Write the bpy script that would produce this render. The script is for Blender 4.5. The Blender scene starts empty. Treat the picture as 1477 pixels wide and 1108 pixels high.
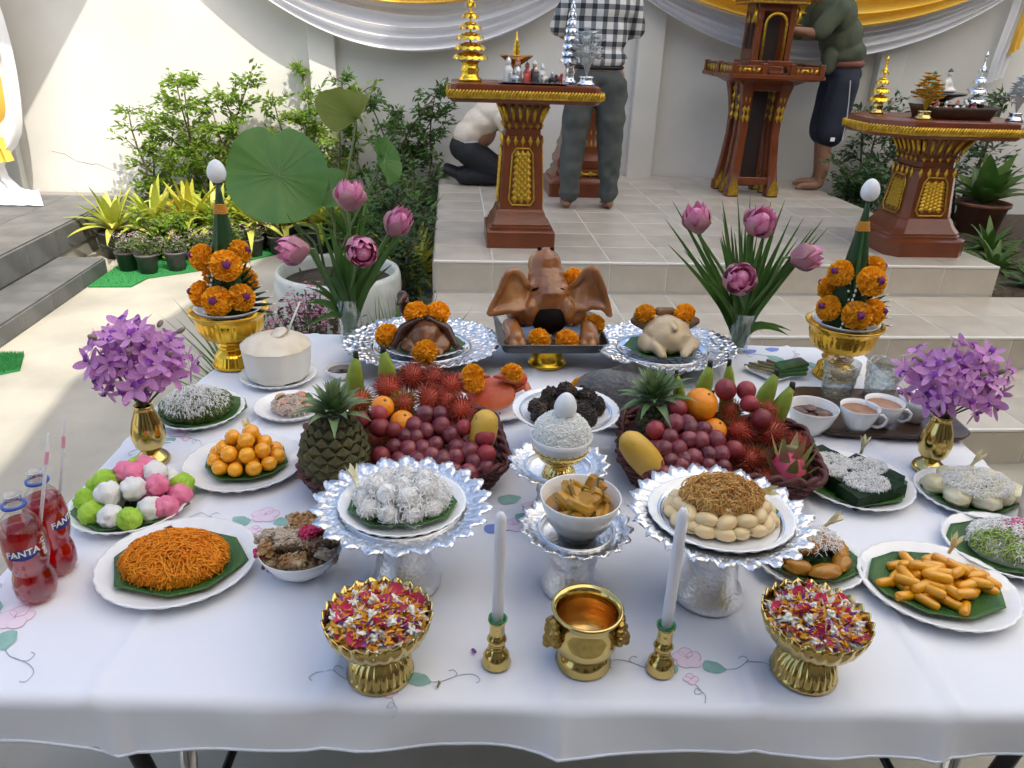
import bpy, math, random
from mathutils import Vector, Matrix, Euler, noise
PI=math.pi; TAU=2*PI
sin,cos,rad=math.sin,math.cos,math.radians
RN=random.Random(11)
scene=bpy.context.scene
COL=scene.collection

# ---------------------------------------------------------------- camera
cam_d=bpy.data.cameras.new('camera'); cam=bpy.data.objects.new('camera',cam_d); COL.objects.link(cam)
_p,_r,_y=rad(24.4),rad(2.0),rad(5.0)
_fw=Vector((sin(_y)*cos(_p),cos(_y)*cos(_p),-sin(_p))); _rt=Vector((cos(_y),-sin(_y),0)); _up=_rt.cross(_fw)
_r2=_rt*cos(_r)+_up*sin(_r); _u2=_up*cos(_r)-_rt*sin(_r)
cam.matrix_world=Matrix(((_r2.x,_u2.x,-_fw.x,0),(_r2.y,_u2.y,-_fw.y,0),(_r2.z,_u2.z,-_fw.z,1.62),(0,0,0,1)))
cam_d.sensor_width=36; cam_d.lens=36*1110/1477; cam_d.clip_start=.02; cam_d.clip_end=3000
scene.camera=cam
# ---------------------------------------------------------------- sky, sun, exposure
SUN_TRAVEL=Vector((-.50,.866,-1.376)).normalized()
w=bpy.data.worlds.new('World'); scene.world=w; w.use_nodes=True
nt=w.node_tree; sky=nt.nodes.new('ShaderNodeTexSky'); sky.sky_type='NISHITA'; sky.sun_disc=False
sky.sun_elevation=math.asin(-SUN_TRAVEL.z); sky.sun_rotation=math.atan2(-SUN_TRAVEL.x,-SUN_TRAVEL.y)
sky.air_density=1.0; sky.dust_density=3.0; sky.ozone_density=.9
nt.nodes['Background'].inputs[1].default_value=.15
nt.links.new(sky.outputs[0],nt.nodes['Background'].inputs[0])
sd=bpy.data.lights.new('sun','SUN'); sd.energy=2.0; sd.angle=rad(.6); sd.color=(1,.93,.80)
so=bpy.data.objects.new('sun',sd); COL.objects.link(so); so.rotation_euler=SUN_TRAVEL.to_track_quat('-Z','Y').to_euler(); so.location=(4,-6,9)
vs=scene.view_settings; vs.view_transform='Standard'; vs.look='None'; vs.gamma=1; vs.use_curve_mapping=False; vs.exposure=1.30
cy=scene.cycles
cy.use_denoising=True; cy.max_bounces=10; cy.diffuse_bounces=4; cy.glossy_bounces=4; cy.transmission_bounces=8; cy.transparent_max_bounces=8; cy.sample_clamp_indirect=6; cy.caustics_reflective=False; cy.caustics_refractive=False
try: cy.denoiser='OPENIMAGEDENOISE'
except Exception: pass

# ---------------------------------------------------------------- helpers: materials
MATS={}
def mat(name,c,r=.5,m=0,c2=None,ns=12,lo=.35,hi=.65,bump=0,bs=60,bd=.003,bk='noise',rand=0,sss=0,tr=0,ior=1.45,coat=0,spec=.5,det=4,tl=0,mapping=None,sheen=0,c3=None):
    if name in MATS: return MATS[name]
    M=bpy.data.materials.new(name); M.use_nodes=True; N=M.node_tree.nodes; L=M.node_tree.links; b=N['Principled BSDF']
    b.inputs['Base Color'].default_value=(*c,1); b.inputs['Roughness'].default_value=r; b.inputs['Metallic'].default_value=m
    b.inputs['Specular IOR Level'].default_value=spec; b.inputs['IOR'].default_value=ior
    if sss: b.inputs['Subsurface Weight'].default_value=sss; b.inputs['Subsurface Radius'].default_value=(.012,.006,.004); b.inputs['Subsurface Scale'].default_value=.6
    if tr: b.inputs['Transmission Weight'].default_value=tr
    if coat: b.inputs['Coat Weight'].default_value=coat; b.inputs['Coat Roughness'].default_value=.1
    if sheen: b.inputs['Sheen Weight'].default_value=sheen
    tc=N.new('ShaderNodeTexCoord'); co=tc.outputs['Object']
    if mapping:
        mp=N.new('ShaderNodeMapping'); mp.inputs['Scale'].default_value=mapping; L.new(co,mp.inputs[0]); co=mp.outputs[0]
    src=None
    if c2:
        n=N.new('ShaderNodeTexNoise'); n.inputs['Scale'].default_value=ns; n.inputs['Detail'].default_value=det; L.new(co,n.inputs['Vector'])
        rp=N.new('ShaderNodeValToRGB'); e=rp.color_ramp.elements; e[0].position=lo; e[0].color=(*c,1); e[1].position=hi; e[1].color=(*c2,1)
        if c3: x=e.new((lo+hi)/2); x.color=(*c3,1)
        L.new(n.outputs['Fac'],rp.inputs[0]); src=rp.outputs[0]
    if rand:
        oi=N.new('ShaderNodeObjectInfo'); mr=N.new('ShaderNodeMapRange'); mr.inputs[3].default_value=1-rand; mr.inputs[4].default_value=1+rand; L.new(oi.outputs['Random'],mr.inputs[0])
        mx=N.new('ShaderNodeVectorMath'); mx.operation='SCALE'
        if src: L.new(src,mx.inputs[0])
        else: mx.inputs[0].default_value=c
        L.new(mr.outputs[0],mx.inputs['Scale']); src=mx.outputs[0]
    if src: L.new(src,b.inputs['Base Color'])
    if bump:
        if bk=='noise': n=N.new('ShaderNodeTexNoise'); n.inputs['Detail'].default_value=5; o=n.outputs['Fac']
        elif bk=='voronoi': n=N.new('ShaderNodeTexVoronoi'); o=n.outputs['Distance']
        else: n=N.new('ShaderNodeTexWave'); n.inputs['Distortion'].default_value=2 if bk=='wave' else 8; n.inputs['Detail'].default_value=2; o=n.outputs['Fac']
        n.inputs['Scale'].default_value=bs; L.new(co,n.inputs['Vector'])
        bp=N.new('ShaderNodeBump'); bp.inputs['Strength'].default_value=bump; bp.inputs['Distance'].default_value=bd; L.new(o,bp.inputs['Height']); L.new(bp.outputs[0],b.inputs['Normal'])
    if tl:   # thin leaf / fabric: part of the light passes through
        t=N.new('ShaderNodeBsdfTranslucent'); mxs=N.new('ShaderNodeMixShader'); mxs.inputs[0].default_value=tl
        if src: L.new(src,t.inputs[0])
        else: t.inputs[0].default_value=(*c,1)
        L.new(b.outputs[0],mxs.inputs[1]); L.new(t.outputs[0],mxs.inputs[2]); L.new(mxs.outputs[0],N['Material Output'].inputs[0])
    MATS[name]=M; return M

# ---------------------------------------------------------------- helpers: shapes -> (verts, faces)
def lathe(prof,n=32,mod=None,cap=True,capt=False):
    V=[];F=[];rings=[]
    for i,(r,z) in enumerate(prof):
        if r<1e-6: rings.append([len(V)]); V.append((0,0,z)); continue
        ring=[]
        for k in range(n):
            a=TAU*k/n; rr,zz=(r,z) if mod is None else mod(a,i,r,z)
            ring.append(len(V)); V.append((rr*cos(a),rr*sin(a),zz))
        rings.append(ring)
    for A,B in zip(rings,rings[1:]):
        if len(A)==1 and len(B)==1: continue
        for k in range(n):
            k2=(k+1)%n
            if len(A)==1: F.append((A[0],B[k2],B[k]))
            elif len(B)==1: F.append((A[k],A[k2],B[0]))
            else: F.append((A[k],A[k2],B[k2],B[k]))
    if cap and len(rings[0])>1: F.append(tuple(reversed(rings[0])))
    if capt and len(rings[-1])>1: F.append(tuple(rings[-1]))
    return V,F
def ell(rx,ry,rz,n=16,m=10,fn=None,e=1):
    pr=[(max(0,sin(PI*i/m)**e) if 0<i<m else 0,-cos(PI*i/m)) for i in range(m+1)]
    V,F=lathe(pr,n); V=[(x*rx,y*ry,z*rz) for x,y,z in V]
    if fn: V=[tuple(fn(Vector(v))) for v in V]
    return V,F
def lump(r,amp,fr,seed,n=20,m=14,sc=(1,1,1)):
    o=Vector((seed*3.1,seed*1.7,seed*.9))
    def f(v):
        d=v.normalized(); return v*(1+amp*noise.noise(d*fr+o)+amp*.5*noise.noise(d*fr*2.3+o))
    V,F=ell(r,r,r,n,m,f); return [(x*sc[0],y*sc[1],z*sc[2]) for x,y,z in V],F
def tube(pts,rad_,n=6,cap=True):
    pts=[Vector(p) for p in pts]; k=len(pts)
    if not hasattr(rad_,'__len__'): rad_=[rad_]*k
    V=[];F=[]; up=None
    for i,p in enumerate(pts):
        t=(pts[min(i+1,k-1)]-pts[max(i-1,0)]).normalized()
        if up is None: up=Vector((0,0,1)) if abs(t.z)<.9 else Vector((1,0,0))
        s=t.cross(up)
        if s.length<1e-5: s=t.orthogonal()
        s.normalize(); up=s.cross(t).normalized()
        for j in range(n):
            a=TAU*j/n; V.append(tuple(p+(s*cos(a)+up*sin(a))*rad_[i]))
    for i in range(k-1):
        for j in range(n):
            j2=(j+1)%n; F.append((i*n+j,i*n+j2,(i+1)*n+j2,(i+1)*n+j))
    if cap: F.append(tuple(reversed(range(n)))); F.append(tuple(range((k-1)*n,k*n)))
    return V,F
def loft(rings,cap=True):
    n=len(rings[0]); V=[tuple(p) for r in rings for p in r]; F=[]
    for i in range(len(rings)-1):
        for j in range(n):
            j2=(j+1)%n; F.append((i*n+j,i*n+j2,(i+1)*n+j2,(i+1)*n+j))
    if cap: F.append(tuple(reversed(range(n)))); F.append(tuple(range((len(rings)-1)*n,len(rings)*n)))
    return V,F
def rect(sx,sy,z,c=0,cx=0,cy=0):
    a,b=sx/2,sy/2
    if c<=0: P_=[(-a,-b),(a,-b),(a,b),(-a,b)]
    else: P_=[(-a+c,-b),(a-c,-b),(a,-b+c),(a,b-c),(a-c,b),(-a+c,b),(-a,b-c),(-a,-b+c)]
    return [(x+cx,y+cy,z) for x,y in P_]
def box(cx,cy,cz,sx,sy,sz,b=0):
    if b<=0: return loft([rect(sx,sy,cz-sz/2,0,cx,cy),rect(sx,sy,cz+sz/2,0,cx,cy)])
    z0,z1=cz-sz/2,cz+sz/2
    return loft([rect(sx-2*b,sy-2*b,z0,b*.5,cx,cy),rect(sx,sy,z0+b,b*.8,cx,cy),rect(sx,sy,z1-b,b*.8,cx,cy),rect(sx-2*b,sy-2*b,z1,b*.5,cx,cy)])
def strip(pts,ws,up=(0,0,1),cup=.15):
    pts=[Vector(p) for p in pts]; k=len(pts); V=[];F=[]; up=Vector(up)
    for i,p in enumerate(pts):
        t=(pts[min(i+1,k-1)]-pts[max(i-1,0)]).normalized(); s=t.cross(up)
        if s.length<1e-4: s=t.orthogonal()
        s.normalize(); nn=s.cross(t); w_=ws[i]/2
        V+= [tuple(p-s*w_+nn*cup*w_),tuple(p),tuple(p+s*w_+nn*cup*w_)]
    for i in range(k-1):
        a=3*i; F+= [(a,a+1,a+4,a+3),(a+1,a+2,a+5,a+4)]
    return V,F
def kite(p,d,nrm,L,Wd,fold=.25):
    d=d.normalized(); s=d.cross(nrm)
    if s.length<1e-4: s=d.orthogonal()
    s.normalize(); n2=s.cross(d); m_=p+d*L*.45+n2*0
    return [tuple(p),tuple(m_+s*Wd/2+n2*fold*Wd),tuple(p+d*L),tuple(m_-s*Wd/2+n2*fold*Wd)],[(0,1,2),(0,2,3)]
def arc(p0,d,L,drop,k=6):
    "points leaving p0 along d, bending down by gravity"
    p0=Vector(p0); d=Vector(d).normalized(); return [p0+d*(L*t)+Vector((0,0,-drop*L*t*t)) for t in [i/(k-1) for i in range(k)]]
def blade_w(w_,k,base=.5,pw=1):
    return [w_*(base+(1-base)*min(1,4*t))*(1 if t<.45 else max(.04,(1-(t-.45)/.55)**pw)) for t in [i/(k-1) for i in range(k)]]
def xf(loc=(0,0,0),rot=(0,0,0),sc=1):
    s=sc if hasattr(sc,'__len__') else (sc,sc,sc)
    return Matrix.Translation(loc)@Euler(rot).to_matrix().to_4x4()@Matrix.Diagonal((*s,1))
def zto(d): return Vector(d).to_track_quat('Z','Y').to_matrix().to_4x4()
class MB:
    def __init__(s): s.v=[]; s.f=[]; s.mi=[]
    def add(s,vf,M=None,mi=0):
        o=len(s.v); V,F=vf
        if M is not None: V=[tuple(M@Vector(v)) for v in V]
        s.v+=V; s.f+=[tuple(i+o for i in f) for f in F]; s.mi+=[mi]*len(F); return s
    def mesh(s,name,mats,smooth=True):
        me=bpy.data.meshes.new(name); me.from_pydata(s.v,[],s.f)
        for m_ in (mats if isinstance(mats,(list,tuple)) else [mats]): me.materials.append(m_)
        me.polygons.foreach_set('material_index',s.mi); me.polygons.foreach_set('use_smooth',[smooth]*len(s.f)); me.update(); return me
    def build(s,name,mats,parent=None,smooth=True,M=None): return link(name,s.mesh(name,mats,smooth),parent,M)
def link(name,me,parent=None,M=None):
    o=bpy.data.objects.new(name,me); COL.objects.link(o)
    if parent is not None: o.parent=parent
    if M is not None: o.matrix_basis=M
    return o
def mk(name,vf,m_,parent=None,smooth=True,M=None): return MB().add(vf).build(name,m_,parent,smooth,M)
def me_(name,vf,m_,smooth=True): return MB().add(vf).mesh(name,m_,smooth)
def sharp(o,deg=35):
    me=o.data if hasattr(o,'data') else o
    try: me.set_sharp_from_angle(angle=rad(deg))
    except Exception: pass
    return o
def tag(o,label,cat,group=None):
    o['label']=label; o['category']=cat
    if group: o['group']=group
    return o
def thing(name,label,cat,loc=(0,0,0),rz=0,group=None,rot=None):
    o=bpy.data.objects.new(name,None); COL.objects.link(o); o.empty_display_size=.05; o.location=loc; o.rotation_euler=rot or (0,0,rz); return tag(o,label,cat,group)
def struct(o): o['kind']='structure'; return o
def stuff(o): o['kind']='stuff'; return o
def organic(name,prims,vox,mats,parent=None,M=None,sm=6,extra=None):
    "one continuous skin grown over overlapping ellipsoids and tapered capsules"
    b=MB()
    for p in prims:
        if p[0]=='e': b.add(ell(*p[2],n=20,m=12),xf(p[1],p[3] if len(p)>3 else (0,0,0)))
        else:
            a,c,r0,r1=Vector(p[1]),Vector(p[2]),p[3],p[4]; L=(c-a).length
            ks=[(max(1e-7,r0*sin(t)),-r0*cos(t)) for t in [PI/2*i/5 for i in range(6)]]+[(max(1e-7,r1*cos(t)),L+r1*sin(t)) for t in [PI/2*i/5 for i in range(6)]]
            ks[0]=(0,-r0); ks[-1]=(0,L+r1)
            b.add(lathe(ks,18),Matrix.Translation(a)@zto(c-a))
    t=bpy.data.objects.new('tmp',b.mesh('tmp',mats)); COL.objects.link(t)
    md=t.modifiers.new('r','REMESH'); md.mode='VOXEL'; md.voxel_size=vox; md.use_smooth_shade=True
    if sm: s_=t.modifiers.new('s','SMOOTH'); s_.factor=.5; s_.iterations=sm
    dg=bpy.context.evaluated_depsgraph_get(); me=bpy.data.meshes.new_from_object(t.evaluated_get(dg)); me.name=name
    if not me.materials:
        for m_ in (mats if isinstance(mats,(list,tuple)) else [mats]): me.materials.append(m_)
    if extra:
        for v in me.vertices: v.co=extra(v.co)
    tm=t.data; bpy.data.objects.remove(t); bpy.data.meshes.remove(tm)
    me.polygons.foreach_set('use_smooth',[True]*len(me.polygons))
    return link(name,me,parent,M)

# ---------------------------------------------------------------- materials
BRASS=mat('brass',(.60,.45,.16),.14,1,bump=.05,bs=25,bd=.002)
GOLDP=mat('gold_paint',(.62,.40,.05),.34,.85,c2=(.42,.24,.02),ns=40,bump=.25,bs=120,bd=.002)
GOLDB=mat('gold_bowl',(.80,.46,.05),.25,.9,bump=.35,bs=90,bd=.0025,bk='voronoi')
SILVER=mat('silver_embossed',(.80,.80,.80),.36,1,bump=.40,bs=150,bd=.0025,bk='voronoi')
SILVS=mat('silver_smooth',(.80,.81,.83),.15,1,bump=.05,bs=20)
STEEL=mat('steel',(.55,.56,.58),.22,1)
PORC=mat('porcelain',(.84,.84,.82),.15,0,coat=.4)
LEAFB=mat('banana_leaf',(.025,.085,.018),.38,c2=(.05,.14,.03),ns=30,bump=.4,bs=90,bd=.002,bk='wave',mapping=(1,.15,1))
WAX=mat('wax',(.75,.76,.80),.4,sss=.5)
EGG=mat('egg_shell',(.72,.75,.76),.35,sss=.15)
BROWN=mat('brown_paint',(.17,.044,.015),.26,c2=(.13,.033,.011),ns=6,bump=.06,bs=40)
MARI=mat('marigold',(.88,.37,.008),.6,c2=(.94,.50,.02),ns=60,rand=.1,tl=.15)
PURP=mat('globe_purple',(.16,.012,.14),.6,bump=.5,bs=400,bd=.002)
JASM=mat('jasmine',(.80,.80,.72),.5,sss=.2,rand=.05)
LEAFG=mat('leaf_green',(.035,.11,.02),.4,c2=(.06,.17,.03),ns=8,tl=.2)
def thin_glass(name,c,base=.05,edge=.55,dif=None,df=0,rough=.02,bump=0,bs=40):
    "clear shell: tinted see-through light plus a mirror sheen that grows towards the edges"
    M=bpy.data.materials.new(name); M.use_nodes=True; N=M.node_tree.nodes; L=M.node_tree.links; N.remove(N['Principled BSDF'])
    t=N.new('ShaderNodeBsdfTransparent'); t.inputs[0].default_value=(*c,1); g=N.new('ShaderNodeBsdfGlossy'); g.inputs['Roughness'].default_value=rough; lw=N.new('ShaderNodeLayerWeight'); lw.inputs[0].default_value=.35
    mr=N.new('ShaderNodeMapRange'); mr.inputs[3].default_value=base; mr.inputs[4].default_value=edge; L.new(lw.outputs['Facing'],mr.inputs[0]); mx=N.new('ShaderNodeMixShader'); L.new(mr.outputs[0],mx.inputs[0]); src=t.outputs[0]
    if dif:
        d=N.new('ShaderNodeBsdfTranslucent'); d.inputs[0].default_value=(*dif,1); m2=N.new('ShaderNodeMixShader'); m2.inputs[0].default_value=df; L.new(src,m2.inputs[1]); L.new(d.outputs[0],m2.inputs[2]); src=m2.outputs[0]
    if bump:
        tc=N.new('ShaderNodeTexCoord'); n=N.new('ShaderNodeTexVoronoi'); n.inputs['Scale'].default_value=bs; L.new(tc.outputs['Object'],n.inputs['Vector']); bp=N.new('ShaderNodeBump'); bp.inputs['Strength'].default_value=bump; bp.inputs['Distance'].default_value=.01; L.new(n.outputs['Distance'],bp.inputs['Height']); L.new(bp.outputs[0],g.inputs['Normal']); L.new(bp.outputs[0],lw.inputs['Normal'])
    L.new(src,mx.inputs[1]); L.new(g.outputs[0],mx.inputs[2]); L.new(mx.outputs[0],N['Material Output'].inputs[0]); return M
GLASS=thin_glass('glass',(.96,.98,.97),.05,.30)
WATER=thin_glass('water',(.92,.95,.95),.03,.3)

# ---------------------------------------------------------------- setting: ground, wall, steps, terrace
GROUND=mat('concrete',(.30,.285,.235),.85,c2=(.44,.41,.335),ns=1.6,bump=.25,bs=45,bd=.006,det=8)
struct(mk('ground',([(-60,-30,0),(60,-30,0),(60,60,0),(-60,60,0)],[(0,1,2,3)]),GROUND))
WALLM=mat('wall_plaster',(.54,.535,.50),.85,c2=(.66,.65,.61),ns=.9,det=9,bump=.2,bs=60,bd=.004)
WY=6.87
bw=thing('boundary_wall','pale grey plastered boundary wall with shallow pilasters behind the garden','wall',(0,WY,0))
mk('wall_panel',box(0,.1,1.4,24,.2,2.8),WALLM,bw,False)
for px0,px1 in((-1.13,-.921),(1.535,1.75),(3.612,3.832),(-3.75,-3.54)):
    mk('pilaster',box((px0+px1)/2,-.045,1.4,px1-px0,.086,2.79,.006),WALLM,bw,False)
CRK=mat('crack',(.12,.11,.1),.9)
cp=[(-3.30,.62),(-3.2,.60),(-3.12,.545),(-3.0,.52),(-2.95,.525),(-2.85,.48),(-2.7,.44),(-2.55,.40)]
mk('crack',tube([(a,-.0008,b) for a,b in cp],[.0006,.0014,.001,.002,.0015,.001,.001,.0005],5),CRK,bw)

TILE=mat('beige_tile',(.43,.385,.315),.28,c2=(.52,.47,.39),ns=5,rand=.08,coat=.15,bump=.03,bs=25)
GROUT=mat('grout',(.60,.58,.54),.8)
EDGE=mat('tile_nosing',(.72,.70,.64),.3)
X0,X1=-.09,3.08
plat=MB().add(box((X0+X1)/2,5.43,.25925,X1-X0-.02,2.86,.5185)).add(box((X0+3.5)/2,3.67,.17175,3.5-X0-.02,.64,.3435)).add(box((X0+3.95)/2,3.03,.08425,3.95-X0-.02,.62,.1685)).build('platform',GROUT,None,False)
struct(plat)
_tc={}
def tile(sx,sy,sz,loc,par,m_,nm='tile'):
    k=(round(sx,3),round(sy,3),round(sz,3),m_.name)
    if k not in _tc: _tc[k]=me_(nm,box(0,0,0,sx,sy,sz,.002),m_,False)
    return link(nm,_tc[k],par,xf(loc))
TS=.317; G=.005
def tiled_step(xa,xb,yf,yb,z,zl):
    nx=int(math.ceil((xb-xa)/TS-.05)); off=0
    for i in range(nx):
        a=xa+i*TS; b=min(a+TS,xb)
        if b-a<.03: continue
        ny=int(math.ceil((yb-yf)/TS-.05))
        for j in range(ny):
            c=yf+j*TS+.006; d=min(c+TS,yb)
            if d-c<.03: continue
            tile(b-a-G,d-c-G,.012,((a+b)/2,(c+d)/2,z-.006),plat,TILE)
        tile(b-a-G,.012,z-zl-.022,((a+b)/2,yf+.004,(z+zl)/2-.004),plat,TILE)
    mk('nosing',box((xa+xb)/2,yf+.002,z-.006,xb-xa,.016,.0135,.003),EDGE,plat,False)
    ny=int(math.ceil((yb-yf)/TS-.05))
    for j in range(ny):
        c=yf+j*TS; d=min(c+TS,yb)
        for x in(xa,xb): tile(.012,d-c-G,z-.03,(x,(c+d)/2,z/2-.002),plat,TILE)
tiled_step(X0,X1,4.0,6.86,.52,.345); tiled_step(X0,3.5,3.35,4.0,.345,.17); tiled_step(X0,3.95,2.72,3.35,.17,0)

SLATE=mat('slate_tile',(.075,.078,.08),.5,c2=(.16,.16,.155),ns=5,rand=.12,bump=.15,bs=40,bd=.003,det=7,lo=.3,hi=.8)
SGROUT=mat('slate_grout',(.26,.25,.23),.9)
b=MB().add(box(-5.23,4.45,.145,5.0,4.8,.29)).add(box(-2.57,3.6,.05,.30,3.6,.10))
ter=struct(b.build('terrace',SGROUT,None,False))
for i in range(12):
    y=2.06+i*.4
    if y<5.3: 
        tile(.30,.395,.012,(-2.57,y,.106),ter,SLATE); tile(.012,.395,.096,(-2.416,y,.053),ter,SLATE)
    tile(.012,.395,.17,(-2.724,y,.205),ter,SLATE)
    for k in range(6): tile(.395,.395,.012,(-2.93-k*.4,y,.296),ter,SLATE)
TURF=mat('turf',(.015,.16,.035),.85,c2=(.03,.24,.06),ns=120,bump=.6,bs=500,bd=.006)
def turf(poly,label):
    b=MB(); b.add(loft([[(x,y,.001) for x,y in poly],[(x,y,.012) for x,y in poly]]))
    o=b.build('turf_mat',TURF,None,False); tag(o,label,'turf mat')
    bl=MB(); xs=[p[0] for p in poly]; ys=[p[1] for p in poly]
    def ins(x,y):
        c=False; j=len(poly)-1
        for i in range(len(poly)):
            if (poly[i][1]>y)!=(poly[j][1]>y) and x<(poly[j][0]-poly[i][0])*(y-poly[i][1])/(poly[j][1]-poly[i][1])+poly[i][0]: c=not c
            j=i
        return c
    for _ in range(5200):
        x,y=RN.uniform(min(xs),max(xs)),RN.uniform(min(ys),max(ys))
        if ins(x,y): a=RN.uniform(0,TAU); bl.add(([(x-.002*cos(a),y-.002*sin(a),.012),(x+.002*cos(a),y+.002*sin(a),.012),(x+RN.uniform(-.008,.008),y+RN.uniform(-.008,.008),.012+RN.uniform(.012,.022))],[(0,1,2)]))
    stuff(bl.build('blades',TURF,o,False)); return o
turf([(-2.40,5.11),(-2.13,5.12),(-2.09,5.32),(-1.67,5.60),(-1.35,6.0),(-1.0,6.2),(-1.0,6.8),(-2.40,6.2)],'green artificial turf mat under the row of small black pots')
turf([(-2.40,3.55),(-2.16,3.72),(-2.24,3.93),(-2.40,3.93)],'small green artificial turf corner beside the slate step')
SOIL=mat('soil',(.05,.035,.022),.95,c2=(.10,.075,.05),ns=25,bump=.8,bs=60,bd=.02)
struct(mk('planting_bed',box(4.4,5.6,.12,2.6,2.5,.25,.03),SOIL,None,False))
struct(mk('garden_soil',box(-1.3,6.5,.02,2.4,.72,.06,.02),SOIL,None,False))
# unseen canopies above the frame, outlines shaped to cast the shade on yard and wall
cy.transparent_max_bounces=24
CANV=mat('canopy_fabric',(.96,.93,.87),.8,tl=.92)
def canopy(name,poly,z,label,posts):
    t=thing(name,label,'canopy',(0,0,0))
    mk('fabric',loft([[(x,y,z) for x,y in poly],[(x,y,z+.03) for x,y in poly]]),CANV,t,False)
    for x,y in posts: mk('post',tube([(x,y,0),(x,y,z)],.03,10),STEEL,t)
canopy('unseen_shade_canopy',[(.067,-6),(.067,-.447),(-.033,.453),(.187,1.733),(.743,4.353),(.9,5.4),(7.2,5.4),(7.2,-6)],5.0,'unseen white fabric canopy shaped to shade the offering table and platform',[(7.1,5.3),(7.1,0),(7.1,-5.9),(.15,-5.9)])
canopy('added_wall_shade_canopy',[(-1.85,6.6),(-3.2,4.36),(-7,4.36),(-7,6.6)],3.25,'unseen white fabric canopy added to shade the left end of the wall',[(-6.9,4.5),(-6.9,6.5)])  # added out of view; its slanted edge draws the wall's shadow line

# unseen house added behind the viewer to block the light from that side
HOUSE=mat('house_render',(.20,.18,.155),.85,c2=(.23,.21,.18),ns=2); t=thing('light_blocking_facade','unseen tan house facade added behind the viewer to block light','house',(1.5,-2.6,0))
mk('front_wall',box(0,-.15,2.2,12,.3,4.4),HOUSE,t,False); mk('door',box(-1.2,.02,1.05,1.0,.06,2.1,.01),WOODH:=mat('house_door',(.06,.03,.02),.5),t,False)
for xx in(-3.6,1.4,3.8): f_=mk('window',box(xx,.02,1.5,1.3,.06,1.2,.01),WOODH,t,False); mk('pane',box(xx,.055,1.5,1.1,.01,1.0),mat('house_pane',(.02,.025,.03),.05,coat=.5),f_,False)
mk('eave',box(0,.35,4.46,12.4,1.1,.12),HOUSE,t,False)
t=thing('light_blocking_side_wall','unseen tan side wall added at the right of the yard to block light','wall',(6.2,0,0)); mk('panel',box(.1,1.6,1.6,.2,8.0,3.2),HOUSE,t,False)  # added out of view, keeps light from the right off the table
GRAPE_L=[(-0.053,1.421,0.145),(-0.022,1.423,0.147),(-0.075,1.403,0.131),(-0.05,1.395,0.124),(-0.02,1.403,0.131),(-0.092,1.385,0.117),(0.001,1.387,0.117),(-0.112,1.367,0.103),(-0.085,1.362,0.099),(-0.057,1.364,0.1),(-0.031,1.371,0.105),(-0.038,1.348,0.088),(-0.068,1.343,0.084),(-0.102,1.343,0.085),(0.012,1.366,0.101),(0.01,1.348,0.087),(0.037,1.359,0.096),(-0.016,1.343,0.084),(0.046,1.341,0.082),(0.006,1.325,0.07),(0.036,1.32,0.066),(-0.046,1.332,0.076),(-0.008,1.322,0.068),(0.07,1.332,0.074),(-0.069,1.384,0.115)]
GRAPE_R=[(0.47,1.408,0.131),(0.496,1.409,0.132),(0.5,1.399,0.124),(0.456,1.384,0.112),(0.493,1.379,0.108),(0.529,1.396,0.122),(0.52,1.378,0.106),(0.552,1.379,0.107),(0.438,1.363,0.095),(0.469,1.364,0.095),(0.478,1.344,0.08),(0.448,1.341,0.078),(0.414,1.337,0.075),(0.431,1.32,0.062),(0.462,1.32,0.061),(0.493,1.325,0.064),(0.531,1.353,0.086),(0.528,1.336,0.072),(0.557,1.354,0.087),(0.556,1.33,0.068),(0.522,1.317,0.058),(0.499,1.348,0.083),(0.47,1.332,0.07),(0.508,1.315,0.056),(0.404,1.32,0.062)]
RAMB_L=[(-0.082,1.535,0.181,0.0269),(-0.133,1.506,0.168,0.0265),(-0.039,1.53,0.179,0.0236),(-0.001,1.511,0.17,0.0251),(-0.099,1.467,0.151,0.0245),(-0.042,1.477,0.155,0.0278),(-0.009,1.469,0.152,0.0222),(0.021,1.45,0.144,0.026),(-0.189,1.474,0.154,0.0236)]
RAMB_R=[(0.616,1.482,0.12,0.0237),(0.626,1.437,0.096,0.0261),(0.694,1.433,0.093,0.029),(0.626,1.369,0.062,0.0247),(0.65,1.32,0.04,0.0222),(0.702,1.486,0.122,0.0195),(0.745,1.407,0.079,0.0211)]
PLUM_L=[(-0.143,1.394,0.132,0.0212),(-0.181,1.407,0.143,0.0183),(-0.146,1.417,0.15,0.0199),(-0.116,1.389,0.128,0.019),(-0.138,1.345,0.094,0.0194),(0.026,1.394,0.131,0.0176),(0.068,1.378,0.118,0.0229),(0.071,1.348,0.095,0.0196)]
PLUM_R=[(0.485,1.449,0.145,0.0209),(0.599,1.487,0.172,0.0249),(0.645,1.485,0.17,0.0221),(0.646,1.459,0.151,0.0205),(0.429,1.405,0.116,0.0212),(0.664,1.428,0.13,0.023),(0.588,1.365,0.09,0.021),(0.566,1.305,0.054,0.0192)]
ORANGE_L=[(-0.099,1.417,0.132,0.0254),(-0.14,1.439,0.156,0.024)]
ORANGE_R=[(0.545,1.477,0.141,0.037),(0.569,1.439,0.097,0.0268)]
BANANA_L=[(-0.212,1.55,0.184,0.0196),(-0.133,1.55,0.197,0.0204)]
BANANA_R=[(0.572,1.555,0.161,0.0185),(0.637,1.557,0.164,0.0148),(0.711,1.543,0.145,0.02),(0.74,1.524,0.122,0.0207),(0.525,1.542,0.144,0.0147)]
MANGO_L=[(0.071,1.43,0.168,0.024),(0.058,1.43,0.076,0.0218)]
MANGO_R=[(0.359,1.36,0.138,0.0205),(0.4,1.36,0.042,0.0271)]
DRAGON=[(0.696,1.33,0.056,0.0378)]
PINE_L=[(-0.229,1.37,0.042),(-0.225,1.37,0.166),(-0.215,1.37,0.215)]
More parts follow.
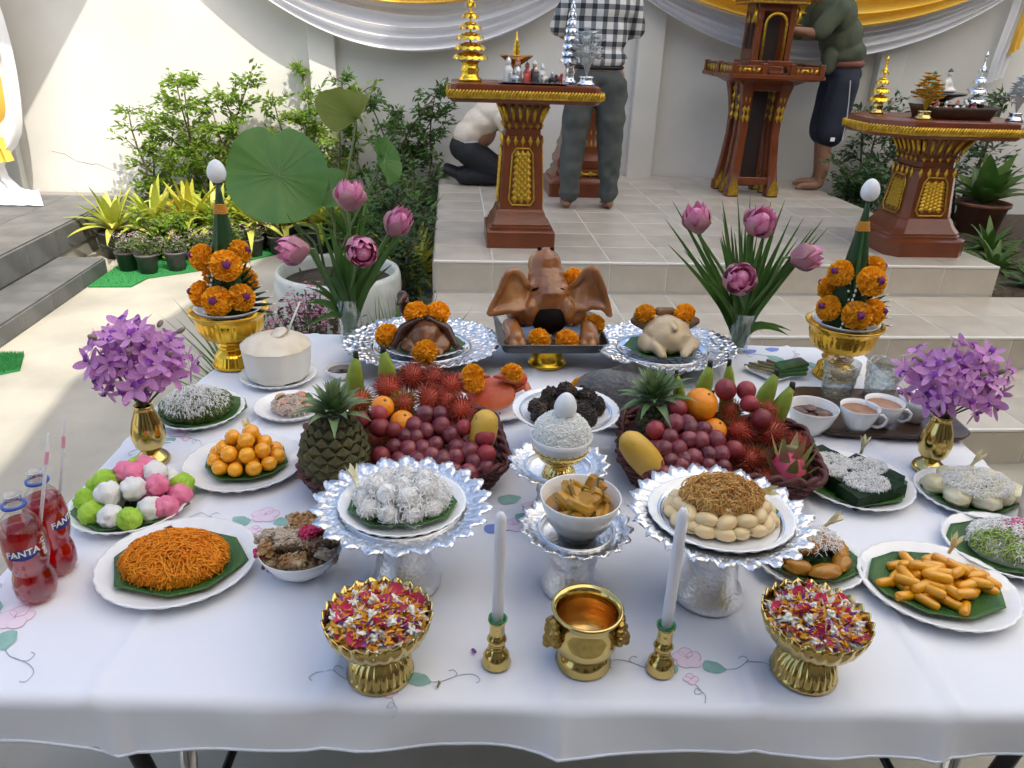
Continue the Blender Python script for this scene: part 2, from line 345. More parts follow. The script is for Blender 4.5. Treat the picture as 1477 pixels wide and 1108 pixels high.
PINE_R=[(0.477,1.5,0.063),(0.454,1.5,0.14),(0.44,1.5,0.195)]
LOTUS_L=[(-0.419,2.12,1.063),(-0.287,2.25,1.172),(-0.243,2.1,1.068),(-0.155,2.17,1.12)]
LOTUS_R=[(0.703,2.14,1.148),(0.86,2.1,1.152),(0.801,2.02,1.018),(0.981,2.05,1.077)]
TIP_L=[(-0.444,2.2,1.16),(-0.379,2.2,1.142),(-0.126,2.2,1.175),(-0.097,2.2,1.195),(-0.216,2.2,1.105),(-0.352,2.2,1.103),(-0.232,2.2,1.183),(-0.178,2.2,1.065),(-0.332,2.2,1.123),(-0.293,2.2,1.123),(-0.252,2.2,1.163),(-0.411,2.2,0.96),(-0.428,2.2,0.875)]
TIP_R=[(0.608,2.13,1.165),(0.641,2.13,1.189),(0.738,2.13,1.208),(0.774,2.13,1.206),(0.789,2.13,1.203),(0.826,2.13,1.219),(0.837,2.13,1.215),(0.865,2.13,1.229),(0.899,2.13,1.226),(0.929,2.13,1.228),(0.955,2.13,1.174),(1.014,2.13,1.189),(1.03,2.13,1.179),(1.049,2.13,1.164),(1.039,2.13,1.136),(1.049,2.13,0.843),(0.957,2.13,0.995),(0.722,2.13,1.034),(0.693,2.13,1.095)]

# ================================================================ the offering table
T=.75; ZT=.757
OX,OY,TA=-.775,.866,rad(-3.6); cT,sT=cos(TA),sin(TA); TW,TD=1.96,1.43
def tw(u,v,z=0): return (OX+u*cT-v*sT,OY+u*sT+v*cT,z)
def wrinkle(u,v):
    z=.0022*noise.noise(Vector((u*3,v*3,1)))+.0011*noise.noise(Vector((u*9+4,v*7,3)))
    for c in(.27,.60,.93,1.21,1.49,1.75): z+=.0055*math.exp(-((u-c-.03*noise.noise(Vector((v*2,c,0))))/.008)**2)
    for c in(.36,.735,1.08): z+=.0045*math.exp(-((v-c)/.007)**2)
    z+=.0032*math.exp(-((u+.35*v-.62)/.012)**2)*(v<.35)+.0016*math.exp(-((u-.5*v-1.45)/.012)**2)*(v<.4)
    return z
CLOTH=mat('white_cloth',(.79,.80,.83),.8,c2=(.755,.77,.81),ns=3,bump=.12,bs=900,bd=.0006,sheen=.2)
def build_cloth():
    V=[];F=[]; R_=.014; du=.15; dv=.082
    A=sorted(set([-du+i*.012 for i in range(int((TW+2*du)/.012)+1)])); Bv=[-dv+i*.0071 for i in range(38)]+[.19+i*.016 for i in range(int((TD+.15-.19)/.016))]
    def fold(e,lim): # distance beyond the edge -> (out, down)
        if e<=0: return 0,0
        a=e/R_
        return (R_*sin(a),R_*(1-cos(a))) if a<PI/2 else (R_,R_+e-R_*PI/2)
    nA=len(A)
    for v in Bv:
        tap=.10*max(0,(v-.75)/.7)
        for u in A:
            lo=tap; hi=TW
            uu=min(max(u,lo if u>=0 else lo),hi); vv=min(max(v,0),TD)
            if u<tap: eu=(tap-u) if u>=0 else (tap-u)
            else: eu=max(0,u-hi)
            eu=min(eu,.16)
            ev=max(0,-v)*(1.02+.08*noise.noise(Vector((u*1.3,5,0)))+.05*noise.noise(Vector((u*4.1,8,0)))+.12*math.exp(-((u-.30)/.06)**2)+.08*math.exp(-((u-.93)/.05)**2)) if v<0 else max(0,v-TD)
            ou,du_=fold(eu,0); ov,dv_=fold(ev,0)
            z=T+.004+wrinkle(uu,vv)-du_-dv_
            sgn_u=-1 if u<tap else 1; sgn_v=-1 if v<0 else 1
            rip=.0
            if ev>R_: rip=dv_*(.10+.20*noise.noise(Vector((u*3.2,2,0)))+.14*noise.noise(Vector((u*9,7,dv_*6)))+.12*math.exp(-((u-.93)/.012)**2)+.12*math.exp(-((u-.30)/.015)**2)+.1*math.exp(-((u-1.49)/.012)**2))
            ru=0
            if eu>R_: ru=du_*(.12+.25*noise.noise(Vector((v*4,9,0))))
            V.append(tw(uu+sgn_u*(ou+ru),vv+sgn_v*(ov+rip),z))
    for j in range(len(Bv)-1):
        for i in range(nA-1): a=j*nA+i; F.append((a,a+1,a+nA+1,a+nA))
    return V,F,nA
V,F,nA=build_cloth()
cloth=MB().add((V,F)).build('tablecloth',CLOTH); tag(cloth,'white embroidered cotton tablecloth covering the long offering table','tablecloth')
HEM=mat('cloth_hem',(.70,.73,.78),.85,bump=.4,bs=700,bd=.001)
mk('hem',tube([Vector(V[i])+Vector((0,-.001,0)) for i in range(0,nA,2)],.0022,5),HEM,cloth)
# embroidery: flat applique that lies on the cloth
def on_cloth(x,y,dz=.0012):
    dx,dy=x-OX,y-OY; u=dx*cT+dy*sT; v=-dx*sT+dy*cT
    return (x,y,T+.004+wrinkle(u,v)+dz)
EPK=mat('thread_pink',(.72,.40,.55),.8); EPL=mat('applique_pale',(.80,.68,.76),.85); EGR=mat('applique_green',(.24,.42,.37),.85,c2=(.30,.49,.43),ns=60); EBL=mat('applique_blue',(.20,.27,.62),.85); ELI=mat('thread_grey',(.34,.41,.45),.8)
def patch(name,pts,m_,dz=.0012):
    c=Vector((sum(p[0] for p in pts)/len(pts),sum(p[1] for p in pts)/len(pts))); n=len(pts)
    mid=[(c.x+(p[0]-c.x)*.55,c.y+(p[1]-c.y)*.55) for p in pts]
    VV=[on_cloth(c.x,c.y,dz)]+[on_cloth(*p,dz) for p in mid]+[on_cloth(*p,dz) for p in pts]
    FF=[(0,1+i,1+(i+1)%n) for i in range(n)]+[(1+i,1+n+i,1+n+(i+1)%n,1+(i+1)%n) for i in range(n)]
    mk(name,(VV,FF),m_,cloth)
def eleaf(x,y,a,L,w_,m_=None,nm='embroidered_leaf'):
    pts=[]
    for i in range(18):
        t=TAU*i/18; lx=L/2*cos(t); ly=w_/2*sin(t)*(1-.35*cos(t))*(1+.10*cos(5*t)); pts.append((x+lx*cos(a)-ly*sin(a),y+lx*sin(a)+ly*cos(a)))
    patch(nm,pts,m_ or EGR,.0011)
def eline(pts,m_,nm='embroidered_stem',r=.00055):
    out=[]
    P_=[Vector(p) for p in pts]
    for i in range(len(P_)-1):
        p0,p1,p2,p3=P_[max(i-1,0)],P_[i],P_[i+1],P_[min(i+2,len(P_)-1)]
        for k in range(6):
            t=k/6; q=.5*((2*p1)+(p2-p0)*t+(2*p0-5*p1+4*p2-p3)*t*t+(3*p1-p0-3*p2+p3)*t**3); out.append(on_cloth(q.x,q.y,.001))
    out.append(on_cloth(P_[-1].x,P_[-1].y,.001)); mk(nm,tube(out,r,4),m_,cloth)
def eflower(x,y,s,m_=None,n=5,a0=0):
    for k in range(n):
        a=a0+TAU*k/n; cx,cy_=x+s*.55*cos(a),y+s*.55*sin(a); pts=[(cx+s*.5*cos(t)*(1-.1*cos(3*t)),cy_+s*.45*sin(t)) for t in [TAU*i/14 for i in range(14)]]
        patch('embroidered_petal',pts,m_ or EPL,.0008+.0002*k); eline(pts+[pts[0]],EPK,'petal_outline')
def motif(x,y,a,s=1,flip=1):
    R2=lambda p:(x+s*(p[0]*cos(a)-p[1]*flip*sin(a)),y+s*(p[0]*sin(a)+p[1]*flip*cos(a)))
    f=R2((0,.012)); eflower(f[0],f[1],.022*s,a0=.3)
    f=R2((-.004,-.03)); eflower(f[0],f[1],.011*s,n=4)
    for dx,aa in((-.036,2.6),(.037,-.3)):
        p=R2((dx,-.006)); eleaf(p[0],p[1],a+aa*flip,.036*s,.024*s)
    for sg in(-1,1):
        eline([R2((sg*q[0],q[1])) for q in((.05,-.01),(.07,-.008),(.09,.004),(.085,.014),(.078,.012))],ELI)
        eline([R2((sg*q[0],q[1])) for q in((.068,-.009),(.095,.004),(.115,.006),(.125,-.004),(.12,-.01))],ELI)
    eline([R2(q) for q in((0,-.04),(.006,-.055),(-.004,-.058),(0,-.048),(.01,-.06),(.006,-.075))],ELI)
motif(.362,.868,-.06); motif(-.082,.862,-.06); motif(-.70,1.0,-.9,1.25); motif(1.02,.90,.5,1.2); motif(1.02,2.05,2.6,1.5); motif(.78,2.12,.4,1.2); motif(-.36,1.27,-.1,1.15); motif(-.62,1.62,.8,1.)
for x,y,a in((.12,1.33,.3),(.15,1.265,.2),(.27,1.20,2.2),(.30,1.28,.6)): eleaf(x,y,a,.05,.034)
for x,y in((.12,1.24),(.165,1.30)): eflower(x,y,.022)
eleaf(.09,1.23,.1,.055,.03,EBL,'embroidered_bud'); eleaf(1.0,2.16,.4,.05,.03,EBL,'embroidered_bud'); eleaf(.92,2.14,.4,.05,.03,EBL,'embroidered_bud')
# the two folding tables under the cloth
TTOP=mat('table_laminate',(.55,.53,.50),.5); BLKM=mat('black_metal',(.012,.012,.013),.45)
CHROME=mat('chrome',(.7,.7,.7),.15,1)
for v0,v1,lab in((0.012,.73,'folding table under the front half of the white cloth'),(.742,1.44,'folding table under the rear half of the white cloth')):
    t=thing('folding_table',lab,'table',tw(0,0,0),TA,'folding tables under the cloth')
    u0=.012 if v0<.5 else .11
    mk('table_top',box((u0+TW-.012)/2,(v0+v1)/2,T-.019,TW-.012-u0,v1-v0,.034,.004),TTOP,t,False)
    for u in(u0+.33,TW-.35):
        for v,s_ in((v0+.10,1),(v1-.10,-1)):
            mk('leg',tube([(u,v,T-.04),(u-.03 if u<1 else u+.03,v-.04*s_,.0)],.014,8),CHROME if s_>0 else BLKM,t)
        mk('leg_brace',tube([(u,v0+.1,.35),(u,v1-.1,.35)],.009,8),BLKM,t)
    for u,du in((u0+.16,.10),(TW-.16,-.10)): mk('leg_strut',tube([(u,v0+.13,T-.05),(u+du,v0+.13,.25)],.015,8),BLKM,t)

# ---------------------------------------------------------------- plates, bowls, stands
def plate_me(R_,h=.020,fl=28,nm='plate',m_=PORC,amp=.0016):
    pr=[(0,.004),(.62*R_,.004),(.66*R_,.005),(.82*R_,.010),(.96*R_,h),(R_,h+.001),(R_*1.004,h-.001),(.97*R_,h-.004),(.80*R_,.004),(.60*R_,.0),(0,.0)]
    def md(a,i,r,z):
        return (r*(1+(.006*cos(fl*a) if i in(4,5,6) else 0)),z+(amp*sin(fl*a+r*60) if i in(3,4) else 0))
    return me_(nm,lathe(pr[::-1],fl*6,md),m_)
PL={}
def plate(x,y,R_,label,sy=1,rz=0,z=ZT,cat='plate'):
    o=link('plate',plate_me(R_),None,xf((x,y,z),(0,0,rz),(1,sy,1))); tag(o,label,cat,'white porcelain plates'); return o
def leaf_liner(x,y,R_,label,z=ZT,sides=9,seed=0,sy=.9,lift=.0075,rz=0):
    r=random.Random(seed); b=MB(); ang=sorted([TAU*i/sides+r.uniform(-.12,.12) for i in range(sides)]); pol=[(R_*cos(a)*r.uniform(.94,1.04),R_*sy*sin(a)*r.uniform(.94,1.04)) for a in ang]
    pts=[]
    for i in range(sides):
        p,q=pol[i],pol[(i+1)%sides]
        for k in range(4): t=k/4; pts.append((p[0]+(q[0]-p[0])*t,p[1]+(q[1]-p[1])*t))
    rings=[]
    for f in(.002,.35,.7,.9,1): rings.append([(px*f,py*f,lift+(.012*max(0,f-.62)/.38)*(.9+.25*noise.noise(Vector((px*20,py*20,seed))))) for px,py in pts])
    o=MB().add(loft(rings,False)).build('banana_leaf',LEAFB,None,True,xf((x,y,z),(0,0,rz))); sd=o.modifiers.new('s','SOLIDIFY'); sd.thickness=.0008
    tag(o,label,'banana leaf','leaf liners on the plates'); return o
FRANG=mat('petal_cream',(.78,.72,.45),.5,sss=.2)
_bud=MB()
for k in range(5):
    a=TAU*k/5; _bud.add(strip([(0,0,0),(.004*cos(a),.004*sin(a),.014),(.008*cos(a),.008*sin(a),.026),(.011*cos(a),.011*sin(a),.034)],[.006,.009,.008,.001],(cos(a),sin(a),.2)))
_bud.add(tube([(0,0,-.012),(0,0,.012)],[.003,.004],6))
BUD=_bud.mesh('flower_bud',FRANG)
def bud(x,y,z,label,rot=(.9,0,0)):
    o=link('flower_bud',BUD,None,xf((x,y,z),rot)); tag(o,label,'flower','cream flower buds garnishing the sweets')
def phan(x,y,R_,rf,H,label,n=22,tilt=0):
    "silver pedestal tray with a pointed, embossed rim"
    t=thing('silver_pedestal_tray',label,'pedestal tray',(x,y,ZT),0,'silver pedestal trays')
    k=rf
    pr=[(0,0),(k,0),(k*1.02,.006),(k*.97,.014),(k*.93,.022),(k*.80,.034),(k*.74,H*.42),(k*.72,H*.55),(k*.78,H*.60),(k*.74,H*.66),(k*.80,H*.8),(k*.92,H-.006),(k*.5,H-.004),(0,H-.004)]
    mk('foot',lathe(pr,64,lambda a,i,r,z:(r*(1+.006*cos(28*a)),z)),SILVER,t)
    b=MB(); rings=[]
    N=n*12
    fr=[(0,.0,0),(.55,.0,0),(.60,.002,0),(.64,.012,0),(.68,.016,0),(.72,.0155,.2),(.78,.016,.45),(.85,.017,.7),(.92,.020,.95),(1.0,.024,1)]
    prof=[(f*R_,z) for f,z,_ in fr]
    def md(a,i,r,z):
        s_=fr[i][2]; ph=(a*n/TAU)%1; tri=abs(ph-.5)*2  # 0 at the tip, 1 at the notch
        tip=(1-tri)**.75
        rr=r*(1-s_*.125*(1-tip)) ; zz=z+s_*(.0035*tip+.0028*sin(a*n*2)*sin(r*420)+.0018*sin(a*n*5+r*300))-.010*s_*(i==9)*.3
        return rr,zz
    top=lathe([p for p in prof],N,md)
    mk('tray',top,[SILVER],t,M=xf((0,0,H-.002)))
    t.children[-1].modifiers.new('s','SOLIDIFY').thickness=.0015
    mk('tray_ring',lathe([(.60*R_,.004),(.61*R_,.012),(.65*R_,.0185),(.665*R_,.018),(.63*R_,.008),(.60*R_,.003)],80,cap=False),SILVS,t,M=xf((0,0,H)))
    return t
phan(-.079,1.076,.150,.061,.140,'large silver pedestal tray holding white coconut-coated sweets, left of the pumpkin bowl')
phan(.437,1.024,.152,.059,.146,'large silver pedestal tray holding pale oval sweets with golden shreds, behind the leaning candle')
phan(.207,1.054,.096,.052,.104,'small silver pedestal tray under the white bowl of pumpkin',18)
phan(.205,1.262,.098,.052,.104,'small silver pedestal tray under the gold-footed bowl of rice',18)

# --- brass altar pieces in front
def brass_bowl(x,y,label):
    t=thing('brass_flower_bowl',label,'bowl',(x,y,ZT),RN.uniform(0,1),'brass footed flower bowls')
    n=24
    def fl(d): return lambda a,i,r,z:(r*(1+d*abs(sin(a*n/2))),z)
    mk('foot',lathe([(0,0),(.048,0),(.0495,.003),(.047,.007),(.044,.010),(.043,.022),(.038,.034),(.029,.043),(.026,.048),(.028,.052)],n*8,lambda a,i,r,z:(r*(1+(.07*abs(sin(a*n/2)) if 4<=i<=6 else 0)),z)),BRASS,t)
    def rim(a,i,r,z):
        pt=1-abs(((a*n/TAU)%1)-.5)*2
        return r*(1+.035*abs(sin(a*n/2))*(i>1)),z+(.007*pt if i in(5,6) else 0)
    mk('bowl',lathe([(.026,.050),(.040,.054),(.056,.064),(.068,.080),(.0735,.095),(.0765,.106),(.0745,.106),(.070,.094),(.060,.080),(.02,.066)],n*8,rim),BRASS,t)
    return t
brass_bowl(-.104,.871,'brass footed bowl heaped with petals, left of the two candles'); brass_bowl(.531,.845,'brass footed bowl heaped with petals, right of the two candles')
ROSEP=mat('rose_petal',(.50,.012,.06),.55,c2=(.66,.06,.16),ns=40,tl=.2,rand=.25); MARP=mat('marigold_petal',(.84,.36,.01),.6,tl=.2,c2=(.88,.48,.04),ns=25); PURPP=mat('orchid_bit',(.25,.05,.32),.6); WHP=mat('white_bit',(.75,.73,.62),.6)
_rp=MB(); 
rr=[]; 
for f in(.05,.4,.75,1): rr.append([(f*.013*cos(t)*(1+.15*cos(t)),f*.0115*sin(t),.006*f*f*(1+.4*sin(2*t))) for t in [TAU*i/14 for i in range(14)]])
_rp.add(loft(rr,False)); ROSE_ME=_rp.mesh('rose_petal',ROSEP)
_jb=MB().add(ell(.0055,.0055,.009,10,8)).add(tube([(0,0,-.016),(0,0,-.006)],[.0018,.0025],6))
for k in range(5):
    a=TAU*k/5; _jb.add(ell(.0042,.003,.007,8,6),xf((.0045*cos(a),.0045*sin(a),.003),(0,.5,a)))
JB_ME=_jb.mesh('jasmine_bud',JASM)
for bi,(x,y,side) in enumerate(((-.104,.871,'left'),(.531,.845,'right'))):
    r=random.Random(5+bi); b=MB()
    dome=lambda q:.093+.024*(1-(q/.07)**2)
    b.add(lathe([(.069,.092),(.05,.101),(.03,.108),(0,.110)],24,cap=False),None,3)
    for _ in range(1500):
        q=.064*math.sqrt(r.random()); a=r.uniform(0,TAU); p=Vector((q*cos(a),q*sin(a),dome(q)+r.uniform(-.002,.006)))
        d=Vector((r.gauss(0,1),r.gauss(0,1),r.gauss(.2,.4))); mi=r.choices((0,1,2,3),(54,7,9,30))[0]
        b.add(kite(p,d,Vector((r.gauss(0,.5),r.gauss(0,.5),1)),r.uniform(.011,.021),r.uniform(.004,.0085) if mi!=1 else r.uniform(.008,.014),r.uniform(-.3,.4)),None,mi)
    o=stuff(b.build('petal_mix',[MARP,ROSEP,PURPP,WHP],None,True,xf((x,y,ZT)))); tag(o,f'mixed orange, red and purple petals filling the {side} brass bowl','petals')
    for k in range(9):
        q=.062*math.sqrt((k+.5)/9); a=k*2.4+bi; link_=link('rose_petal',ROSE_ME,None,xf((x+q*cos(a),y+q*sin(a),ZT+dome(q)+.006),(r.uniform(-.6,.6),r.uniform(-.6,.6),r.uniform(0,6)),r.uniform(.8,1.25)))
        tag(link_,f'crimson rose petal lying on top of the {side} brass bowl','petal',f'rose petals in the {side} brass bowl')
    for k in range(14):
        q=.066*math.sqrt((k+.3)/14); a=k*2.39996+2+bi; o=link('jasmine_bud',JB_ME,None,xf((x+q*cos(a),y+q*sin(a),ZT+dome(q)+.008),(r.uniform(-1.2,1.2),r.uniform(-1.2,1.2),r.uniform(0,6)),r.uniform(.65,.9)))
        tag(o,f'white jasmine bud lying on top of the {side} brass bowl','flower bud',f'jasmine buds in the {side} brass bowl')
GRING=mat('green_wax_paper',(.05,.26,.10),.5)
def candle(x,y,H,lx,ly,label,lab2):
    t=thing('brass_candlestick',lab2,'candlestick',(x,y,ZT),0,'brass candlesticks')
    mk('base',lathe([(0,0),(.0215,0),(.0222,.003),(.0205,.006),(.0205,.010),(.0195,.017),(.015,.024),(.010,.028),(.010,.031)],48),BRASS,t)
    mk('knop',lathe([(.010,.030),(.0125,.032),(.0125,.034),(.010,.036),(.0125,.040),(.0150,.046),(.0125,.052),(.0095,.055)],48,cap=False),BRASS,t)
    mk('socket',lathe([(.0095,.054),(.0115,.058),(.0110,.070),(.0122,.078),(.0142,.082),(.0130,.083),(.0102,.076),(.010,.062),(0,.062)],48,cap=False),BRASS,t)
    mk('paper_collar',lathe([(.0098,.070),(.0105,.080),(.0142,.0855),(.0125,.0855),(.009,.078)],24,lambda a,i,r,z:(r*(1+.05*sin(5*a+i)),z+.001*sin(4*a)),cap=False),GRING,t)
    c=thing('candle',label,'candle',(x,y,ZT+.064)); h=H-.064
    d=Vector((lx,ly,h))
    mk('stick',tube([d*s_ for s_ in(0,.25,.5,.75,.95,.985,1)],[.0085,.0084,.0083,.0082,.0081,.005,.0022],20),WAX,c)
    mk('wick',tube([d*.998,d*.998+Vector((.0005,0,.004)),d*.998+Vector((.002,0,.007))],.0008,5),WHP,c)
candle(.068,.882,.270,.0,.0,'upright white candle in the brass candlestick left of the incense pot','brass candlestick with green collar left of the incense pot')
candle(.314,.858,.282,.004,.010,'white candle leaning back in the brass candlestick right of the incense pot','brass candlestick with green collar right of the incense pot')
t=thing('incense_pot','polished brass incense pot with lion-mask handles between the two candles','pot',(.200,.880,ZT))
BRIN=mat('brass_ridged',(.62,.36,.12),.30,1,bump=.5,bs=300,bd=.001,bk='wave',mapping=(.01,.01,1))
mk('foot',lathe([(0,0),(.0415,0),(.0425,.004),(.040,.009),(.0405,.012),(.037,.018),(.0335,.023)],64),BRASS,t)
mk('body',lathe([(.033,.0225),(.042,.030),(.0475,.042),(.0490,.054),(.0470,.068),(.0450,.080),(.0470,.090),(.0530,.099),(.0535,.1015),(.0520,.1035),(.0490,.103),(.0440,.097),(.0425,.084)],64,cap=False),BRASS,t)
mk('inside',lathe([(.0425,.084),(.0435,.065),(.0430,.045),(.030,.032),(0,.030)],64,cap=False),BRIN,t)
LION=mat('aged_brass',(.42,.28,.08),.35,1,bump=.6,bs=180,bd=.003,bk='voronoi')
for s_ in(-1,1):
    pr=[('e',(0,0,0),(.010,.016,.020)),('e',(s_*.008,0,-.005),(.008,.009,.008)),('e',(s_*.006,-.008,.006),(.006,.005,.006)),('e',(s_*.006,.008,.006),(.006,.005,.006)),('e',(s_*.010,0,-.014),(.006,.008,.005))]
    for k in range(9): a=PI*(-.2+1.4*k/8); pr.append(('e',(0,.018*cos(a),.004+.020*sin(a)),(.007,.0055,.0055)))
    organic('lion_handle',pr,.0017,LION,t,xf((s_*.050,-.008,.060),(0,0,-s_*.25)),2)

# --- sweets ------------------------------------------------------------------
FOOD='sweets on the plates'
def pile(me,n,spots,x,y,z,label,name,cat,group,rotj=.4,seed=1,scv=.08):
    r=random.Random(seed)
    for (dx,dy,dz,rx,ry,rz) in spots:
        o=link(name,me,None,xf((x+dx,y+dy,z+dz),(rx+r.uniform(-rotj,rotj),ry+r.uniform(-rotj,rotj),rz),r.uniform(1-scv,1+scv))); tag(o,label,cat,group)
def ball_spots(R_,rb,layers,seed=0,sy=1):
    r=random.Random(seed); out=[]
    for L in range(layers):
        RR=R_-L*rb*1.25; z=rb*.95+L*rb*1.45
        k=0; q=RR-rb
        while q>-rb*.2:
            n=max(1,int(TAU*max(q,0)/(rb*2.02))) if q>rb*.6 else 1
            for i in range(n):
                a=TAU*i/n+L*.5+k*.3; qq=q if n>1 else 0; out.append((qq*cos(a)+r.uniform(-.1,.1)*rb,sy*qq*sin(a)+r.uniform(-.1,.1)*rb,z+r.uniform(-.08,.08)*rb,0,0,r.uniform(0,6)))
            q-=rb*2.0; k+=1
    return out
# 1 golden yolk balls
YOLK=mat('yolk_sweet',(.90,.40,.012),.22,sss=.35,coat=.5,rand=.08)
plate(-.437,1.46,.125,'white plate under the round orange egg-yolk balls, left side',.98); leaf_liner(-.432,1.462,.092,'banana leaf under the round orange egg-yolk balls',seed=1)
pile(me_('yolk_ball',lump(.0168,.05,1.5,3),YOLK),0,ball_spots(.080,.0168,3,2,.9),-.434,1.462,ZT+.012,'round glossy orange egg-yolk ball piled on the left plate','yolk_ball','sweet','round orange yolk balls')
bud(-.445,1.535,ZT+.05,'cream bud standing behind the round orange yolk balls',(.3,0,0))
# 2 three-colour dumplings
DG=mat('dumpling_green',(.27,.50,.03),.65,c2=(.40,.62,.06),ns=45,bump=.8,bs=140,bd=.004,sss=.1); DW=mat('dumpling_white',(.74,.74,.70),.6,bump=.5,bs=220,bd=.002,sss=.1); DP=mat('dumpling_pink',(.75,.17,.30),.6,c2=(.78,.24,.36),ns=60,bump=.5,bs=220,bd=.002,sss=.1)
plate(-.617,1.303,.108,'white plate under the green, white and pink dumplings',.95); leaf_liner(-.612,1.305,.108,'banana leaf under the green, white and pink dumplings',seed=4,sides=7,sy=.88)
sp=[(-.082,.0,.018,'g'),(-.052,-.045,.018,'g'),(-.012,-.058,.018,'w'),(.024,-.066,.018,'g'),(.05,-.035,.018,'w'),(.076,-.03,.018,'p'),(.088,.012,.018,'p'),(.082,.048,.018,'g'),(.05,.07,.018,'w'),(.0,.078,.018,'g'),(-.045,.07,.018,'p'),(-.075,.045,.018,'g'),(-.03,.0,.022,'w'),(.03,.01,.022,'p'),
    (-.028,-.02,.043,'w'),(.014,-.008,.046,'w'),(.052,.008,.044,'p'),(-.05,.026,.042,'g'),(.0,.04,.05,'p'),(.038,.042,.052,'w'),(-.02,.045,.052,'p'),(.008,.072,.045,'p'),(-.012,.08,.04,'g')]
dm={k:me_('dumpling',lump(.0235,.20,2.2,7+i,26,18),m_) for i,(k,m_) in enumerate((('g',DG),('w',DW),('p',DP)))}
for i,(dx,dy,dz,c) in enumerate(sp):
    o=link('dumpling',dm[c],None,xf((-.614+dx,1.302+dy,ZT+.010+dz),(i*1.3,i*.7,i*2.1),.93+.12*((i*37)%10)/10)); nm={'g':'lime green','w':'white','p':'pink'}[c]; tag(o,f'{nm} ball dumpling on the plate beside the red drinks','dumpling',f'{nm} dumplings')
o=mk('curled_leaf',strip(arc((-.675,1.36,ZT+.02),(.25,.1,1),.055,.3,6),[.004,.022,.034,.034,.02,.002],(0,-1,.2),.3),LEAFB); tag(o,'dark curled leaf standing behind the three-colour dumplings','leaf')
# 3 golden threads
def threads(n,R_,H,thk,seed,L=.05,sy=1,k=7,spread=1.0,base=.006,flat=.6):
    r=random.Random(seed); b=MB()
    for _ in range(n):
        q=math.sqrt(r.random())*R_; a=r.uniform(0,TAU); p=Vector((q*cos(a),q*sin(a)*sy,base+H*(1-(q/R_)**2)*r.uniform(.55,1.02)))
        d=Vector((r.gauss(0,1),r.gauss(0,1),r.gauss(0,.25)*flat)).normalized(); c=Vector((r.gauss(0,1),r.gauss(0,1),r.gauss(0,.3)))
        l=L*r.uniform(.5,1.3); pts=[]
        for i in range(k):
            t=i/(k-1)-.5; pp=p+d*l*t+c*l*.9*(t*t-.1)*spread+Vector((0,0,.006*sin(t*9+a)))
            qq=math.hypot(pp.x,pp.y/sy); pp.z=max(pp.z,base*.5) if qq<R_*1.15 else max(.004,pp.z-.4*(qq-R_)); pts.append(pp)
        b.add(tube(pts,thk,4,False))
    return b
def strands(n,R_,H,thk,seed,steps=12,st=.007,turn=.45,sy=1,base=.004,lay=.006,sides=4):
    "long soft strands that wander over the surface of a mound"
    r=random.Random(seed); b=MB()
    for _ in range(n):
        q=math.sqrt(r.random())*R_; a=r.uniform(0,TAU); x,y=q*cos(a),q*sin(a); h=r.uniform(0,TAU); dv=r.gauss(0,.25); off=r.uniform(-.3,1)*lay; pts=[]; fz=r.uniform(0,6)
        for k in range(steps):
            q=math.hypot(x,y); z=H*max(0,1-(q/(R_*1.05))**2)**.8; pts.append(Vector((x,y*sy,base+z+off+.0014*sin(k*1.1+fz)-(.004 if k in(0,steps-1) else 0))))
            dv=dv*.8+r.gauss(0,turn)*.5; h+=dv
            if q>R_*.93: h=math.atan2(-y,-x)+r.uniform(-1.3,1.3)
            x+=st*cos(h); y+=st*sin(h)
        b.add(tube(pts,thk,sides,False))
    return b
FOI=mat('golden_thread',(.92,.29,.005),.4,c2=(.96,.38,.010),ns=30,tl=.2)
plate(-.470,1.123,.132,'white plate under the heap of orange egg threads, nearest the left front',.96); leaf_liner(-.468,1.122,.118,'banana leaf under the heap of orange egg threads',seed=9,sides=8,sy=.80)
b=strands(1000,.094,.040,.0010,3,12,.0062,.8,.80,.006,.013); b.add(ell(.084,.066,.038,24,12),xf((0,0,.008))); o=stuff(b.build('egg_threads',FOI,None,True,xf((-.474,1.120,ZT+.006),(0,0,-.1)))); tag(o,'heap of bright orange egg threads on banana leaf','sweet')
bud(-.515,1.205,ZT+.026,'cream bud beside the orange egg threads',(1.2,0,.6))
# 4 nut brittle bowl
def bowl(name,x,y,R_,H,rf,label,z=ZT,m_=PORC,grp='white porcelain bowls'):
    pr=[(0,.0),(rf,.0),(rf,.004),(rf*1.1,.006),(R_*.80,H*.42),(R_*.95,H*.8),(R_,H),(R_*.985,H+.001),(R_*.965,H-.001),(R_*.90,H*.75),(R_*.72,H*.4),(rf*.8,.012),(0,.010)]
    o=mk(name,lathe(pr,64),m_,None,True,xf((x,y,z))); tag(o,label,'bowl',grp); return o
bowl('bowl',-.258,1.112,.072,.052,.034,'white bowl of nut brittle pieces beside the left silver tray')
NUT=mat('nut_brittle',(.34,.16,.045),.35,c2=(.62,.44,.22),ns=55,lo=.42,hi=.58,bump=.9,bs=110,bd=.006,bk='voronoi',coat=.3); NUTD=mat('nut_dark',(.16,.065,.02),.3,c2=(.42,.30,.16),ns=70,lo=.45,hi=.6,bump=.9,bs=120,bd=.006,bk='voronoi',coat=.4); RICEP=mat('puffed_rice',(.62,.52,.40),.7,c2=(.50,.38,.27),ns=120,bump=.9,bs=230,bd=.004,bk='voronoi'); PKC=mat('puffed_pink',(.72,.05,.16),.6,bump=.9,bs=230,bd=.004,bk='voronoi')
